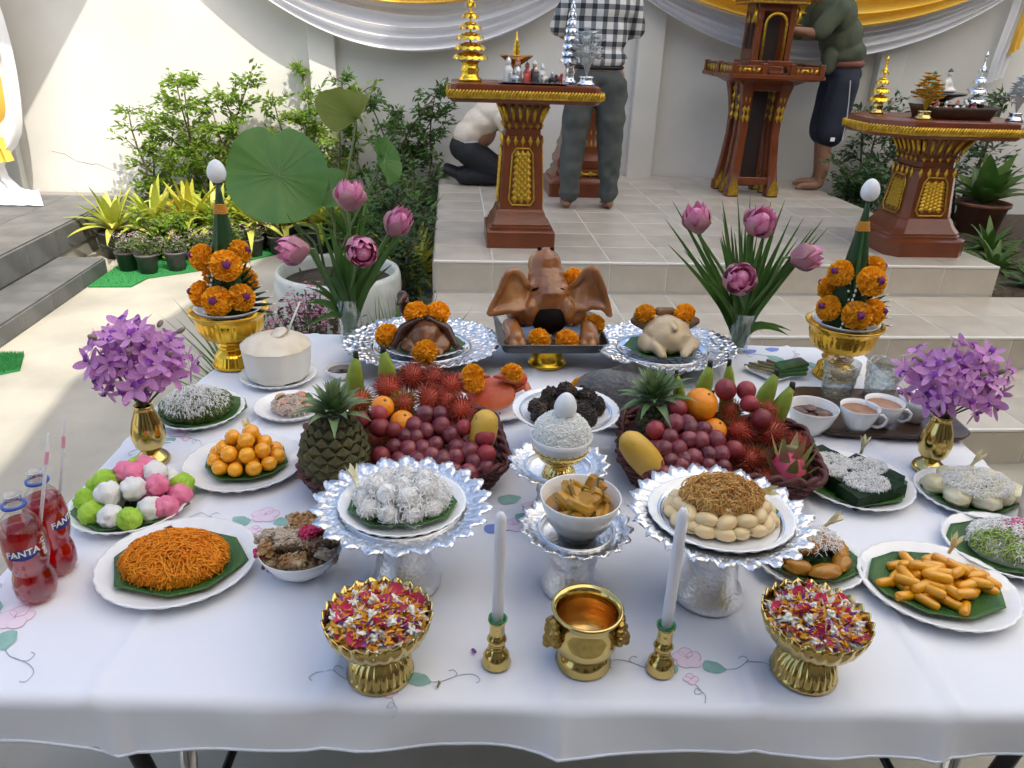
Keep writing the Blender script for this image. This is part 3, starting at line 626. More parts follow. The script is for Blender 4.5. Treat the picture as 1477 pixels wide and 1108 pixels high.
def chunk(sx,sy,sz,seed):
    b=MB(); r=random.Random(seed); b.add(box(0,0,0,sx,sy,sz,min(sx,sy,sz)*.2))
    for _ in range(70):
        f=r.randrange(3); p=[r.uniform(-.5,.5)*sx,r.uniform(-.5,.5)*sy,r.uniform(-.5,.5)*sz]; p[f]=(-.5 if r.random()<.3 else .5)*(sx,sy,sz)[f]; q=r.uniform(.0022,.0042); b.add(ell(q*1.3,q,q*.9,6,4),xf(p,(r.uniform(0,3),r.uniform(0,3),0)))
    return b
for i,(dx,dy,dz,rx,ry,rz,m_,nm,s_) in enumerate([(-.03,.01,.035,.1,.2,.4,NUT,'brown nut',1),(.025,-.02,.036,.2,-.1,1.9,NUTD,'dark glazed nut',1),(.0,.045,.045,.5,.1,.1,NUT,'brown nut',1.1),(-.035,-.03,.035,0,.1,2.5,NUTD,'dark glazed nut',1),(.04,.02,.04,.3,.2,.8,NUTD,'dark glazed nut',1),(-.012,.0,.062,.5,.25,.25,RICEP,'puffed rice',1.25),(.005,.035,.072,.9,.1,.5,NUT,'brown nut',1.2),(.03,-.012,.060,.1,.4,1.2,NUTD,'dark glazed nut',.9),(.018,.005,.072,.2,.1,.9,PKC,'bright pink puffed rice',.7),(-.05,-.01,.052,.2,.3,1.4,NUT,'brown nut',.8),(.048,-.03,.05,.1,.6,.2,RICEP,'puffed rice',.75),(-.005,-.042,.047,.4,0,.1,NUT,'brown nut',.8),(-.058,.012,.058,0,.2,1,RICEP,'puffed rice',.75),(-.062,-.018,.048,.3,.2,.3,PKC,'bright pink puffed rice',.4),(.03,.04,.06,.3,.6,2,NUT,'brown nut',.9)]):
    o=chunk(.048*s_,.028*s_,.018*s_,i).build('brittle_piece',m_,None,True,xf((-.258+dx,1.112+dy,ZT+dz+.004),(rx,ry,rz))); tag(o,f'{nm} brittle piece heaped in the white bowl','snack',f'{nm} brittle pieces')
# 5 coconut-coated balls on the left silver tray
COCO=mat('shredded_coconut',(.93,.92,.89),.7,spec=.2); COCOB=mat('coconut_ball',(.86,.84,.79),.6,bump=.6,bs=150,bd=.003)
plate(-.079,1.076,.104,'white plate of coconut-coated balls on the left silver tray',.95,z=ZT+.143); leaf_liner(-.079,1.076,.090,'banana leaf under the coconut-coated balls on the left silver tray',ZT+.143,9,12,.86)
def shredded(r_,n,seed,L=.018,thk=.0006,sc=(1,1,.85)):
    r=random.Random(seed); b=MB(); b.add(lump(r_,.12,2,seed,16,12,sc),None,0)
    for _ in range(n):
        d=Vector((r.gauss(0,1),r.gauss(0,1),r.gauss(.3,1))).normalized(); p=Vector((d.x*r_*sc[0],d.y*r_*sc[1],d.z*r_*sc[2]))*1.02; tdir=d.orthogonal(); tdir.rotate(Matrix.Rotation(r.uniform(0,TAU),3,d)); l=L*r.uniform(.5,1.2)
        b.add(tube([p-tdir*l/2+d*r.uniform(0,.003),p+d*.002,p+tdir*l/2+d*r.uniform(-.002,.004)],thk,3,False),None,1)
    return b
cms=[shredded(.017,90,s_).mesh('coconut_ball',[COCOB,COCO]) for s_ in(1,2,3)]
for i,(dx,dy,dz,*_) in enumerate(ball_spots(.078,.0172,2,3,.82)):
    o=link('coconut_ball',cms[i%3],None,xf((-.079+dx,1.077+dy,ZT+.152+dz*.95),(i,i*.5,i*1.7))); tag(o,'white ball coated in shredded coconut on the left silver tray','sweet','coconut-coated balls')
b=strands(520,.084,.034,.0006,8,5,.0042,.9,.85,.006,.016); o=stuff(b.build('coconut_shreds',COCO,None,True,xf((-.079,1.077,ZT+.157)))); tag(o,'loose white coconut shreds strewn over the coconut-coated balls','coconut')
bud(-.158,1.118,ZT+.172,'cream bud at the left of the coconut-coated balls',(-.9,-.5,0))
# 6 pumpkin bowl
bowl('bowl',.211,1.054,.0665,.075,.032,'white bowl of pumpkin pieces on the front small silver tray',ZT+.109)
PUMP=mat('pumpkin_flesh',(.46,.235,.012),.35,c2=(.38,.17,.01),ns=30,coat=.3,sss=.15); PSK=mat('pumpkin_skin',(.10,.11,.02),.5)
def pump(seed):
    r=random.Random(seed); b=MB(); n=8; w_,l,h=.034*r.uniform(.8,1.2),.030*r.uniform(.8,1.2),.016
    rings=[]
    for k,(f,z) in enumerate(((.8,-h/2),(1,-h/4),(1,h/4),(.75,h/2))): rings.append([(f*w_*(.5*cos(t)**3*.6+.5*cos(t))*.9,f*l*(.5*sin(t)**3*.6+.5*sin(t))*.9,z+.004*cos(t*2)) for t in [TAU*i/12 for i in range(12)]])
    b.add(loft(rings),None,0); b.add(box(0,-l*.42,0,w_*1.0,.003,h*.9,.001),None,1); return b.mesh('pumpkin_piece',[PUMP,PSK],False)
pms=[pump(i) for i in range(5)]; r=random.Random(4)
for i in range(17):
    q=.036*math.sqrt((i%9+.4)/9); a=i*2.4; lay=i//9
    o=link('pumpkin_piece',pms[i%5],None,xf((.211+q*cos(a),1.054+q*sin(a),ZT+.163+.016*lay+r.uniform(0,.008)),(r.uniform(-1,1),r.uniform(-1,1),r.uniform(0,6)))); tag(o,'amber pumpkin piece with green skin in the white bowl','pumpkin','stewed pumpkin pieces')
o=mk('pumpkin_syrup',lathe([(0,.052),(.057,.052),(.058,.051)],32,cap=False),mat('syrup',(.30,.14,.01),.1,coat=.5),None,True,xf((.211,1.054,ZT+.109))); tag(o,'amber syrup around the pumpkin pieces','syrup')
# 7 pale ovals + shreds on the right silver tray
plate(.437,1.024,.118,'white plate of pale oval sweets on the right silver tray',.93,z=ZT+.150); leaf_liner(.437,1.028,.098,'banana leaf under the pale oval sweets on the right silver tray',ZT+.151,8,21,.78)
BEAN=mat('pale_bean_sweet',(.66,.50,.26),.25,sss=.3,coat=.4,rand=.06); FRY=mat('fried_shreds',(.56,.27,.06),.5,c2=(.74,.45,.14),ns=40)
bm=me_('oval_sweet',ell(.0195,.0130,.0110,18,12),BEAN)
spo=[]
for L,(R_,nn,z) in enumerate(((.080,18,.010),(.058,13,.012),(.034,8,.012),(.068,13,.024),(.04,8,.028))):
    for k in range(nn): a=TAU*k/nn+L*.4; spo.append((R_*cos(a),R_*.78*sin(a),z,0,0,a+PI/2+((k*7)%5-2)*.3))
pile(bm,0,spo,.437,1.026,ZT+.158,'pale glossy oval sweet heaped on the right silver tray','oval_sweet','sweet','pale oval sweets',.25,6)
b=strands(850,.072,.030,.0008,15,7,.0035,1.6,.75,.010,.012); o=stuff(b.build('fried_shreds',FRY,None,True,xf((.437,1.032,ZT+.176)))); tag(o,'crisp golden brown shreds strewn over the pale oval sweets','shreds')
bud(.515,1.062,ZT+.182,'cream bud at the right of the pale oval sweets',(.9,.6,0))
# 8 dark green jelly slabs
JEL=mat('dark_jelly',(.006,.020,.007),.5,c2=(.012,.034,.010),ns=20,bump=.5,bs=60,bd=.006,spec=.2)
plate(.862,1.362,.122,'white plate under the dark green jelly slabs',1.02); leaf_liner(.858,1.358,.116,'banana leaf under the dark green jelly slabs',seed=31,sides=7,sy=.92)
def slab(sx,sy,sz,seed):
    V_,F_=[],[]; n=10; 
    for j in range(n+1):
        for i in range(n+1):
            x,y=(i/n-.5)*sx,(j/n-.5)*sy; V_.append((x,y,sz+.004*noise.noise(Vector((x*40,y*40,seed)))))
    for j in range(n):
        for i in range(n): a=j*(n+1)+i; F_.append((a,a+1,a+n+2,a+n+1))
    rim=[i for i in range(n+1)]+[j*(n+1)+n for j in range(1,n+1)]+[n*(n+1)+i for i in range(n-1,-1,-1)]+[j*(n+1) for j in range(n-1,0,-1)]
    o=len(V_); V_+= [(V_[i][0]*1.03,V_[i][1]*1.03,0) for i in rim]; m=len(rim)
    for k in range(m): F_.append((o+k,o+(k+1)%m,rim[(k+1)%m],rim[k]))
    return V_,F_
for (x,y,rz,sx,sy,lab) in((.822,1.392,.5,.105,.125,'dark green jelly slab at the back left of its plate'),(.892,1.362,.55,.085,.115,'dark green jelly slab at the back right of its plate'),(.868,1.300,.35,.135,.055,'dark green jelly slab at the front of its plate')):
    r=random.Random(int(x*1000)); o=sharp(mk('jelly_slab',slab(sx,sy,.030,x*9),JEL,None,True,xf((x,y,ZT+.011),(0,0,rz))),50); tag(o,lab,'jelly')
b=MB()
for (cx_,cy_,rr_,nn_,sd_) in((-.04,.04,.05,300,41),(.035,.02,.045,220,42),(.0,-.045,.05,300,43),(-.05,.0,.03,120,44)):
    q_=strands(nn_*2,rr_,.004,.0006,sd_,4,.0032,.8,.8,.004,.004); b.add((q_.v,q_.f),xf((cx_,cy_,0)))
o=stuff(b.build('coconut_shreds',COCO,None,True,xf((.858,1.352,ZT+.040)))); tag(o,'white coconut shreds strewn over the dark green jelly slabs','coconut')
bud(.905,1.425,ZT+.055,'cream bud standing behind the dark green jelly slabs',(.1,0,0))
# 9 white-yellow sticky sweets
STK=mat('sticky_sweet',(.62,.56,.33),.3,c2=(.68,.64,.46),ns=25,sss=.35,coat=.3,bump=.4,bs=70,bd=.004)
plate(1.088,1.303,.110,'white plate under the pale translucent sticky sweets at the right',.92,-.2); leaf_liner(1.088,1.303,.098,'banana leaf under the pale translucent sticky sweets',seed=51,sy=.82)
sms=[me_('sticky_sweet',lump(.027,.22,1.6,s_,20,14,(1.25,1,.72)),STK) for s_ in(3,4,5)]
for i,(dx,dy,dz) in enumerate(((-.06,.02,.02),(-.02,.045,.022),(.03,.05,.02),(.068,.02,.02),(-.045,-.025,.02),(.0,-.045,.02),(.045,-.03,.02),(-.01,.005,.034),(.04,.012,.034),(.078,-.02,.018))):
    o=link('sticky_sweet',sms[i%3],None,xf((1.086+dx,1.303+dy,ZT+.008+dz),(0,0,i*1.1))); tag(o,'pale translucent sticky sweet on the far right plate','sweet','pale sticky sweets')
b=strands(620,.076,.022,.0006,61,5,.0042,.8,.8,.026,.006); o=stuff(b.build('coconut_shreds',COCO,None,True,xf((1.092,1.296,ZT+.016)))); tag(o,'white coconut shreds over the pale sticky sweets','coconut')
bud(1.125,1.365,ZT+.052,'cream bud behind the pale sticky sweets',(.2,.3,0))
# 10 pink and green noodles
plate(1.045,1.122,.115,'white plate under the pink, green and white noodles at the right edge',.93); leaf_liner(1.04,1.122,.112,'banana leaf under the pink, green and white noodles',seed=71,sy=.80)
NPK=mat('noodle_pink',(.72,.22,.36),.5,sss=.2); NGR=mat('noodle_green',(.30,.42,.10),.5,sss=.2)
for nm,m_,sd,n,(ox,oy) in(('pale green',NGR,81,130,(-.03,-.015)),('pink',NPK,82,150,(.02,.012)),('white shredded',COCO,83,650,(.005,0))):
    b=strands(n if nm[0]!='w' else 1100,.088 if nm[0]=='w' else .060,.036 if nm[0]=='w' else .034,.0014 if nm[0]!='w' else .0007,sd,9 if nm[0]!='w' else 5,.005,.8,.8,.006,.010); o=stuff(b.build('noodles',m_,None,True,xf((1.05+ox,1.12+oy,ZT+.012)))); tag(o,f'{nm} strands heaped on the plate at the right edge','noodles')
mk_=mat('noodle_bed',(.82,.80,.73),.6,c2=(.78,.45,.52),ns=35,c3=(.60,.66,.40),lo=.35,hi=.65); o=mk('noodle_bed',ell(.080,.064,.030,24,12),mk_,None,True,xf((1.055,1.118,ZT+.014))); tag(o,'dense bed of mixed noodles under the loose strands','noodles')
SES=mat('sesame',(.02,.018,.015),.5); b=MB(); r=random.Random(2)
for _ in range(90):
    q=.07*math.sqrt(r.random()); a=r.uniform(0,TAU); b.add(ell(.0012,.0009,.0008,5,4),xf((q*cos(a),q*.8*sin(a),.046*(1-(q/.09)**2)+.012)))
o=stuff(b.build('sesame_seeds',SES,None,True,xf((1.055,1.118,ZT+.008)))); tag(o,'black sesame seeds sprinkled over the pink and green noodles','seeds')
# 11 stewed bananas
plate(.644,1.095,.099,'white plate under the stewed bananas behind the right flower bowl',.95); leaf_liner(.652,1.098,.090,'banana leaf under the stewed bananas',seed=91,sy=.85)
BAN=mat('stewed_banana',(.50,.23,.014),.3,c2=(.38,.15,.010),ns=18,sss=.2,coat=.35,bump=.3,bs=60,bd=.003)
for i,(dx,dy,dz,rz,s_) in enumerate(((-.062,.0,.018,.4,1),(-.035,-.035,.018,-.3,1),(.01,-.05,.018,.1,1.2),(.05,-.025,.018,.9,1),(.065,.015,.018,1.6,.9),(-.04,.038,.02,.5,.9),(.0,.058,.02,.0,1),(.04,.045,.02,-.6,1),(.0,.0,.036,.3,1.15),(.03,.012,.036,-.4,1),(-.03,.012,.034,.9,.9),(.01,.035,.036,0,1))):
    V_,F_=lump(.0195,.22,1.7,i+2,20,14,(1.25*s_,.85,.72)); o=mk('stewed_banana',(V_,F_),BAN,None,True,xf((.644+dx,1.096+dy,ZT+.006+dz),(0,0,rz))); tag(o,'amber stewed banana piece behind the right flower bowl','banana','stewed banana pieces')
b=strands(260,.055,.016,.0006,95,5,.004,.8,.8,.034,.006); o=stuff(b.build('coconut_shreds',COCO,None,True,xf((.65,1.1,ZT+.016)))); tag(o,'white coconut shreds over the stewed bananas','coconut')
bud(.700,1.150,ZT+.052,'cream petal bud standing behind the stewed bananas',(.3,.5,0))
# 12 golden sticks
GST=mat('golden_stick',(.80,.38,.008),.22,c2=(.74,.32,.006),ns=30,sss=.25,coat=.5,rand=.08)
plate(.843,1.017,.131,'white plate under the stubby golden finger sweets at the right front',.93,-.15); leaf_liner(.838,1.018,.114,'banana leaf under the stubby golden finger sweets',seed=101,sides=10,sy=.80,rz=-.2)
gm=me_('finger_sweet',(lambda ks:lathe(ks,14))([(0,-.0215),(.0055,-.0205),(.0078,-.0175),(.0085,-.012),(.0087,0),(.0085,.012),(.0078,.0175),(.0055,.0205),(0,.0215)]),GST)
r=random.Random(8)
for lay,(RR,n) in enumerate(((.090,30),(.066,18),(.036,8))):
    got=[]; tries=0
    while len(got)<n and tries<4000:
        tries+=1; q=RR*math.sqrt(r.random()); a=r.uniform(0,TAU); x,y=q*cos(a)*1.05,q*sin(a)*.76
        if all((x-u)**2+((y-v)*1.5)**2<0 or math.hypot(x-u,(y-v)*1.25)>.0195 for u,v in got): got.append((x,y))
    for x,y in got:
        o=link('finger_sweet',gm,None,xf((.846+x,1.018+y,ZT+.0185+.0145*lay),(PI/2+r.uniform(-.18,.18),0,1.35+r.gauss(0,.55)))); tag(o,'stubby golden finger sweet heaped on the right front plate','sweet','golden finger sweets')
bud(.905,1.085,ZT+.04,'cream bud behind the golden finger sweets',(.2,0,0))
# 13 green noodle plate on the left
plate(-.604,1.716,.104,'white plate under the green coconut noodles behind the left orchid vase',1.06); leaf_liner(-.592,1.712,.104,'banana leaf under the green coconut noodles',seed=111,sy=.95)
GN=mat('green_noodle',(.13,.17,.035),.6,c2=(.24,.27,.08),ns=50,c3=(.05,.09,.02)); b=strands(520,.088,.040,.0016,112,9,.006,.8,.95,.006,.008); b.add(ell(.08,.075,.032,20,10),xf((0,0,.008)))
o=stuff(b.build('green_noodles',GN,None,True,xf((-.61,1.716,ZT+.012)))); tag(o,'mound of dark green noodles behind the left orchid vase','noodles')
b=strands(1500,.082,.042,.0006,113,4,.0028,.9,.95,.013,.007); o=stuff(b.build('coconut_shreds',COCO,None,True,xf((-.61,1.712,ZT+.013)))); tag(o,'white coconut shreds over the mound of green noodles','coconut')
# 14 salad plate and dip bowl
plate(-.392,1.733,.088,'white plate of pale seafood salad behind the left pineapple',.95)
SAL=[mat('salad_pale',(.66,.52,.42),.4,sss=.3),mat('salad_green',(.08,.19,.03),.5,tl=.2),mat('salad_pink',(.66,.30,.20),.4,sss=.3)]
r=random.Random(9)
for k,(m_,nm,n) in enumerate(((SAL[0],'pale noodle shreds',0),(SAL[1],'green herb leaf',9),(SAL[2],'pink prawn curl',6))):
    if k==0: b=strands(330,.056,.022,.0013,121,8,.005,.9,.9,.005,.008); o=stuff(b.build('salad_shreds',m_,None,True,xf((-.385,1.733,ZT+.006)))); tag(o,'pale shreds of seafood salad on the plate behind the left pineapple','salad')
    else:
        for i in range(n):
            q=.042*math.sqrt(r.random()); a=r.uniform(0,6.3); loc=(-.385+q*cos(a),1.733+q*sin(a),ZT+.028+r.uniform(0,.008))
            if k==1: o=mk('herb_leaf',lump(.010,.4,3,i,10,8,(1.2,.9,.25)),m_,None,True,xf(loc,(r.uniform(-.5,.5),r.uniform(-.5,.5),r.uniform(0,6))))
            else: o=mk('prawn',tube([(.012*cos(t),.012*sin(t),0) for t in [.5*j for j in range(8)]],[.002,.005,.006,.006,.0055,.005,.004,.002],8),m_,None,True,xf(loc,(r.uniform(-.3,.3),r.uniform(-.3,.3),r.uniform(0,6))))
            tag(o,f'{nm} in the salad behind the left pineapple','garnish',f'{nm}s in the salad')
DIP=mat('dark_dip',(.05,.025,.015),.12,coat=.5)
bowl('dip_bowl',-.292,1.94,.046,.030,.022,'small clear-white bowl of dark dip behind the left fruit basket'); o=mk('dipping_sauce',lathe([(0,.021),(.040,.021),(.041,.020)],24,cap=False),DIP,None,True,xf((-.292,1.94,ZT))); tag(o,'dark dipping sauce in the small bowl behind the left basket','sauce')
# 15 rice bowl with egg
RX,RY,RZ=.205,1.250,ZT+.102
t=thing('footed_rice_bowl','gold-footed white bowl heaped with rice on the rear small silver tray','bowl',(RX,RY,RZ))
mk('gold_foot',lathe([(0,0),(.030,0),(.0315,.003),(.030,.008),(.027,.016),(.018,.025),(.0135,.029),(.015,.033)],24*6,lambda a,i,r,z:(r*(1+(.06*abs(sin(a*10)) if 2<=i<=5 else 0)),z)),BRASS,t)
mk('gold_cup',lathe([(.0135,.031),(.028,.034),(.043,.045),(.052,.060),(.054,.064),(.052,.064)],24*6,lambda a,i,r,z:(r*(1+.02*abs(sin(a*12))),z+(.005*abs(sin(a*12)) if i>=4 else 0)),cap=False),BRASS,t)
mk('porcelain_cup',lathe([(.02,.037),(.040,.045),(.0515,.062),(.0565,.080),(.0580,.090),(.0565,.0905),(.0545,.084),(.03,.07)],64,cap=False),PORC,t)
RICE=mat('cooked_rice',(.86,.86,.81),.45,sss=.2); r=random.Random(3); b=MB(); b.add(lathe([(.055,.086),(.050,.100),(.038,.116),(.020,.127),(0,.130)],32,cap=False))
for _ in range(1700):
    f=r.random(); th=math.acos(1-f*.95); a=r.uniform(0,TAU); p=Vector((.0545*sin(th)*cos(a),.0545*sin(th)*sin(a),.086+.046*cos(th)))
    b.add(ell(.0011,.0011,.0034,5,4),Matrix.Translation(p)@Euler((r.uniform(0,3),r.uniform(0,3),r.uniform(0,3))).to_matrix().to_4x4())
o=stuff(b.build('rice_mound',RICE,None,True,xf((RX,RY,RZ)))); tag(o,'mound of steamed white rice in the gold-footed bowl','rice')
EGG_ME=me_('boiled_egg',ell(.0212,.0212,.0265,32,22,lambda v:Vector((v.x*(1-.16*v.z/.0265),v.y*(1-.16*v.z/.0265),v.z))),EGG)
o=link('boiled_egg',EGG_ME,None,xf((RX+.004,RY,RZ+.148),(0,.08,0),.98)); tag(o,'peeled boiled egg standing on the rice mound','egg')
# 16 black sesame balls on raised plate
BX,BY,BZ=.255,1.520,ZT+.095
t=thing('pedestal_dish','white dish on a low foot holding dark seed balls behind the rice','dish',(BX,BY,ZT))
mk('foot',lathe([(0,0),(.05,0),(.05,.004),(.032,.02),(.028,.06),(.04,.088),(.05,.0935)],48),PORC,t); mk('dish',plate_me(.119,.018,40),None,t,True) if 0 else link('dish',plate_me(.119,.018,40,'dish'),t,xf((0,0,.0935)))
mk('silver_ring',lathe([(.098,.013),(.100,.0135),(.102,.0137),(.100,.0125)],64,cap=False),SILVS,t,M=xf((0,0,.0962)))
BLK=mat('seed_ball',(.022,.014,.008),.5,c2=(.10,.055,.02),ns=90,lo=.5,hi=.7,bump=.8,bs=200,bd=.003)
def seedball(seed):
    r=random.Random(seed); b=MB().add(lump(.022,.10,2,seed,14,10,(1,1,.85)))
    for _ in range(240):
        d=Vector((r.gauss(0,1),r.gauss(0,1),r.gauss(0,1))).normalized(); q=r.uniform(.0016,.0032); b.add(ell(q*1.5,q*.8,q*.6,5,4),Matrix.Translation(Vector((d.x,d.y,d.z*.85))*.0225)@Euler((r.uniform(0,6),r.uniform(0,6),0)).to_matrix().to_4x4())
    return b.mesh('seed_ball',BLK)
sbm=[seedball(1),seedball(2)]
for i,(dx,dy,dz) in enumerate(((-.062,-.005,.02),(-.03,.05,.02),(.015,.06,.02),(.055,.045,.02),(.068,.0,.02),(-.02,-.025,.02),(.03,-.02,.02),(.0,.018,.046),(-.062,-.045,.018),(-.015,-.06,.018),(.04,-.055,.018))):
    o=link('seed_ball',sbm[i%2],None,xf((BX+dx,BY+dy,BZ+.002+dz),(i,i*2,i))); tag(o,'rough black seed ball on the white dish behind the rice','sweet','black seed balls')

# ================================================================ fruit baskets
WICK=mat('wicker',(.060,.012,.012),.55,c2=(.11,.028,.022),ns=40,bump=.5,bs=120,bd=.003)
def rrect(a,b_,c,z,n=8):
    out=[]
    for (sx,sy,t0) in((1,-1,-PI/2),(1,1,0),(-1,1,PI/2),(-1,-1,PI)):
        for k in range(n): t=t0+PI/2*k/(n-1); out.append((sx*(a-c)+c*cos(t),sy*(b_-c)+c*sin(t),z))
    return out
def resample(P_,m):
    P_=[Vector(p) for p in P_]; P_.append(P_[0]); L=[0]
    for i in range(len(P_)-1): L.append(L[-1]+(P_[i+1]-P_[i]).length)
    out=[];j=0
    for k in range(m):
        s_=L[-1]*k/m
        while L[j+1]<s_: j+=1
        f=(s_-L[j])/max(1e-9,L[j+1]-L[j]); out.append(P_[j].lerp(P_[j+1],f))
    return out
def basket(x,y,rz,a,b_,H,label):
    t=thing('fruit_basket',label,'basket',(x,y,ZT),rz,'dark woven fruit baskets')
    M_=88
    for k in range(9):
        f=k/8; z=.006+H*.86*f; g=.86+.14*f; P_=resample(rrect(a*g,b_*g,.05,z),M_); pts=[]
        for i,p in enumerate(P_): o=Vector((p.x,p.y,0)).normalized()*(.004 if (i//2+k)%2 else -.003); pts.append(p+o)
        pts+=pts[:1]; mk('weave_row',tube(pts,.0066,5,False),WICK,t)
    b=MB()
    for i in range(0,M_,4):
        p0=resample(rrect(a*.86,b_*.86,.05,.0),M_)[i]; p1=resample(rrect(a,b_,.05,H),M_)[i]; b.add(tube([p0,p1],.004,5))
    b.build('stakes',WICK,t)
    for ph in(0,PI):
        P_=resample(rrect(a*1.01,b_*1.01,.05,H),M_*2); pts=[p+Vector((p.x,p.y,0)).normalized()*.006*cos(i*.55+ph)+Vector((0,0,.007*sin(i*.55+ph))) for i,p in enumerate(P_)]; pts+=pts[:1]
        mk('braided_rim',tube(pts,.0065,6,False),WICK,t)
    mk('bottom',loft([resample(rrect(a*.85,b_*.85,.05,.002),40),resample(rrect(a*.85,b_*.85,.05,.012),40)]),WICK,t)
    mk('lining',loft([resample(rrect(a*.83,b_*.83,.05,.012),40),resample(rrect(a*.93,b_*.93,.05,H*.72),40)]),WICK,t)
    return t
basket(-.098,1.445,.09,.205,.135,.068,'dark woven basket of fruit on the left, behind the coconut sweets'); basket(.575,1.435,-.20,.205,.135,.066,'dark woven basket of fruit on the right, behind the pale oval sweets')
GRP=mat('grape_skin',(.13,.016,.030),.24,c2=(.28,.085,.085),ns=35,lo=.35,hi=.75,sss=.15,rand=.3,bump=.03,bs=80); STEM=mat('grape_stem',(.16,.15,.05),.7)
gme=me_('grape',ell(.0185,.0185,.0198,20,14),GRP)
for nm,lst,side in(('L',GRAPE_L,'left'),('R',GRAPE_R,'right')):
    c=Vector((sum(p[0] for p in lst)/len(lst),sum(p[1] for p in lst)/len(lst)+.035,ZT+.07)); t=thing('grape_bunch',f'bunch of dusky red grapes in the {side} basket','grapes',tuple(c),0,'bunches of red grapes')
    rr_=random.Random(len(nm)+ord(nm))
    pts=[Vector((p[0],p[1],p[2]+ZT)) for p in lst]; pts+=[p+Vector((rr_.uniform(-.012,.012),.024,-.010)) for p in pts[::2]]
    for p in pts: link('grape',gme,t,xf(p-c,(rr_.uniform(0,3),rr_.uniform(0,3),0),rr_.uniform(.9,1.12)))
    b=MB()
    for p in pts[::2]: b.add(tube([Vector((0,.0,.03)),(p-c)*.6+Vector((0,.01,.015)),p-c],.0016,5))
    b.build('stem',STEM,t)
RSK=mat('rambutan_skin',(.34,.020,.022),.5,c2=(.48,.08,.02),ns=60,rand=.25); RHR=mat('rambutan_hair',(.38,.025,.03),.5,c2=(.30,.24,.06),ns=3,lo=.45,hi=.75); RHG=mat('rambutan_hair_green',(.22,.20,.035),.5,c2=(.40,.12,.02),ns=40)
def rambutan(seed,hm):
    r=random.Random(seed); b=MB().add(lump(1,.04,2,seed,18,12,(1,1,1.08)),None,0)
    for i in range(260):
        z=1-2*(i+.5)/260; a=i*2.39996; d=Vector((math.sqrt(1-z*z)*cos(a),math.sqrt(1-z*z)*sin(a),z)); e=(d+Vector((r.gauss(0,.4),r.gauss(0,.4),r.gauss(0,.4)))).normalized(); l=r.uniform(.5,.8)
        b.add(tube([d*.98,d*.98+d*l*.45+e*l*.15,d*.98+d*l*.5+e*l*.55],[.050,.034,.010],3,False),None,1)
    return b.mesh('rambutan',[RSK,hm])
rms=[rambutan(1,RHR),rambutan(2,RHR),rambutan(3,RHG)]
for lst,side in((RAMB_L,'left'),(RAMB_R,'right')):
    for i,(x,y,z,r_) in enumerate(lst):
        gi=2 if (i in(4,8) and side=='left') or (i in(0,5) and side=='right') else i%2
        o=link('rambutan',rms[gi],None,xf((x,y,ZT+z),(i,i*2,i*.7),r_*.88)); tag(o,('greenish ' if gi==2 else 'red ')+f'hairy rambutan heaped in the {side} basket','rambutan',f'rambutans in the {side} basket')
    for i in range(8): # lower layer that fills the basket
        bx,by=((-.098,1.455) if side=='left' else (.60,1.44)); o=link('rambutan',rms[i%3],None,xf((bx-.13+.037*i,by+.045*(-1)**i,ZT+.048),(i,i,i),.024)); tag(o,f'rambutan deep in the lower layer of the {side} basket','rambutan',f'lower rambutans in the {side} basket')
PLUM=mat('plum_skin',(.20,.014,.028),.4,c2=(.32,.05,.05),ns=50,lo=.3,hi=.7,rand=.3,bump=.08,bs=300,bd=.001)
pme=me_('plum',ell(1,1,.93,20,14,lambda v:Vector((v.x,v.y,v.z*(1-.18*math.exp(-((v.x*v.x+v.y*v.y)/.08)) if v.z>0 else v.z)))if 0 else v),PLUM)
for lst,side in((PLUM_L,'left'),(PLUM_R,'right')):
    for i,(x,y,z,r_) in enumerate(lst):
        o=link('plum',pme,None,xf((x,y,ZT+z),(i*.8,i*1.1,i),r_)); tag(o,f'dark red plum among the fruit of the {side} basket','plum',f'plums in the {side} basket')
ORG=mat('orange_peel',(.82,.26,.010),.38,c2=(.86,.31,.015),ns=10,bump=.25,bs=160,bd=.002,bk='voronoi')
for lst,side in((ORANGE_L,'left'),(ORANGE_R,'right')):
    for i,(x,y,z,r_) in enumerate(lst):
        o=mk('orange',ell(r_,r_,r_*.95,28,20),ORG,None,True,xf((x,y,ZT+z),(.4,.3,0))); tag(o,(('bright orange among the plums','second orange half hidden under the rambutans'),('large bright orange at the top','smaller orange behind the grapes'))[side=='right'][i]+f' in the {side} basket','orange')
        mk('stem_button',lathe([(.0035,0),(.003,.0012),(0,.0015)],8),STEM,o,M=xf((0,0,r_*.945)))
BGR=mat('banana_green',(.20,.30,.03),.5,c2=(.30,.36,.05),ns=15); BTP=mat('banana_tip',(.03,.028,.014),.8)
for lst,side in((BANANA_L,'left'),(BANANA_R,'right')):
    for i,(x,y,z,r_) in enumerate(lst):
        t=thing('banana',f'green banana pointing up at the back of the {side} basket','banana',(x,y,ZT+z-.055),0,f'green bananas in the {side} basket')
        ax=(.12,-.15,.3,.35,-.3)[i%5]; pts=[Vector((ax*.05*(k/6)**2*1.5,.02*(1-k/6)**2,-.055+.15*k/6)) for k in range(7)]
        mk('peel',tube(pts,[r_*.7,r_,r_*1.08,r_*1.08,r_*1.0,r_*.72,r_*.30],7),BGR,t); mk('tip',tube([pts[-1]-Vector((0,0,.006)),pts[-1]+Vector((0,0,.010))],[r_*.36,r_*.30],7),BTP,t)
MAN=mat('mango_skin',(.66,.40,.06),.4,c2=(.58,.36,.05),ns=8,bump=.05,bs=100); SPK=mat('fruit_speck',(.06,.03,.01),.7)
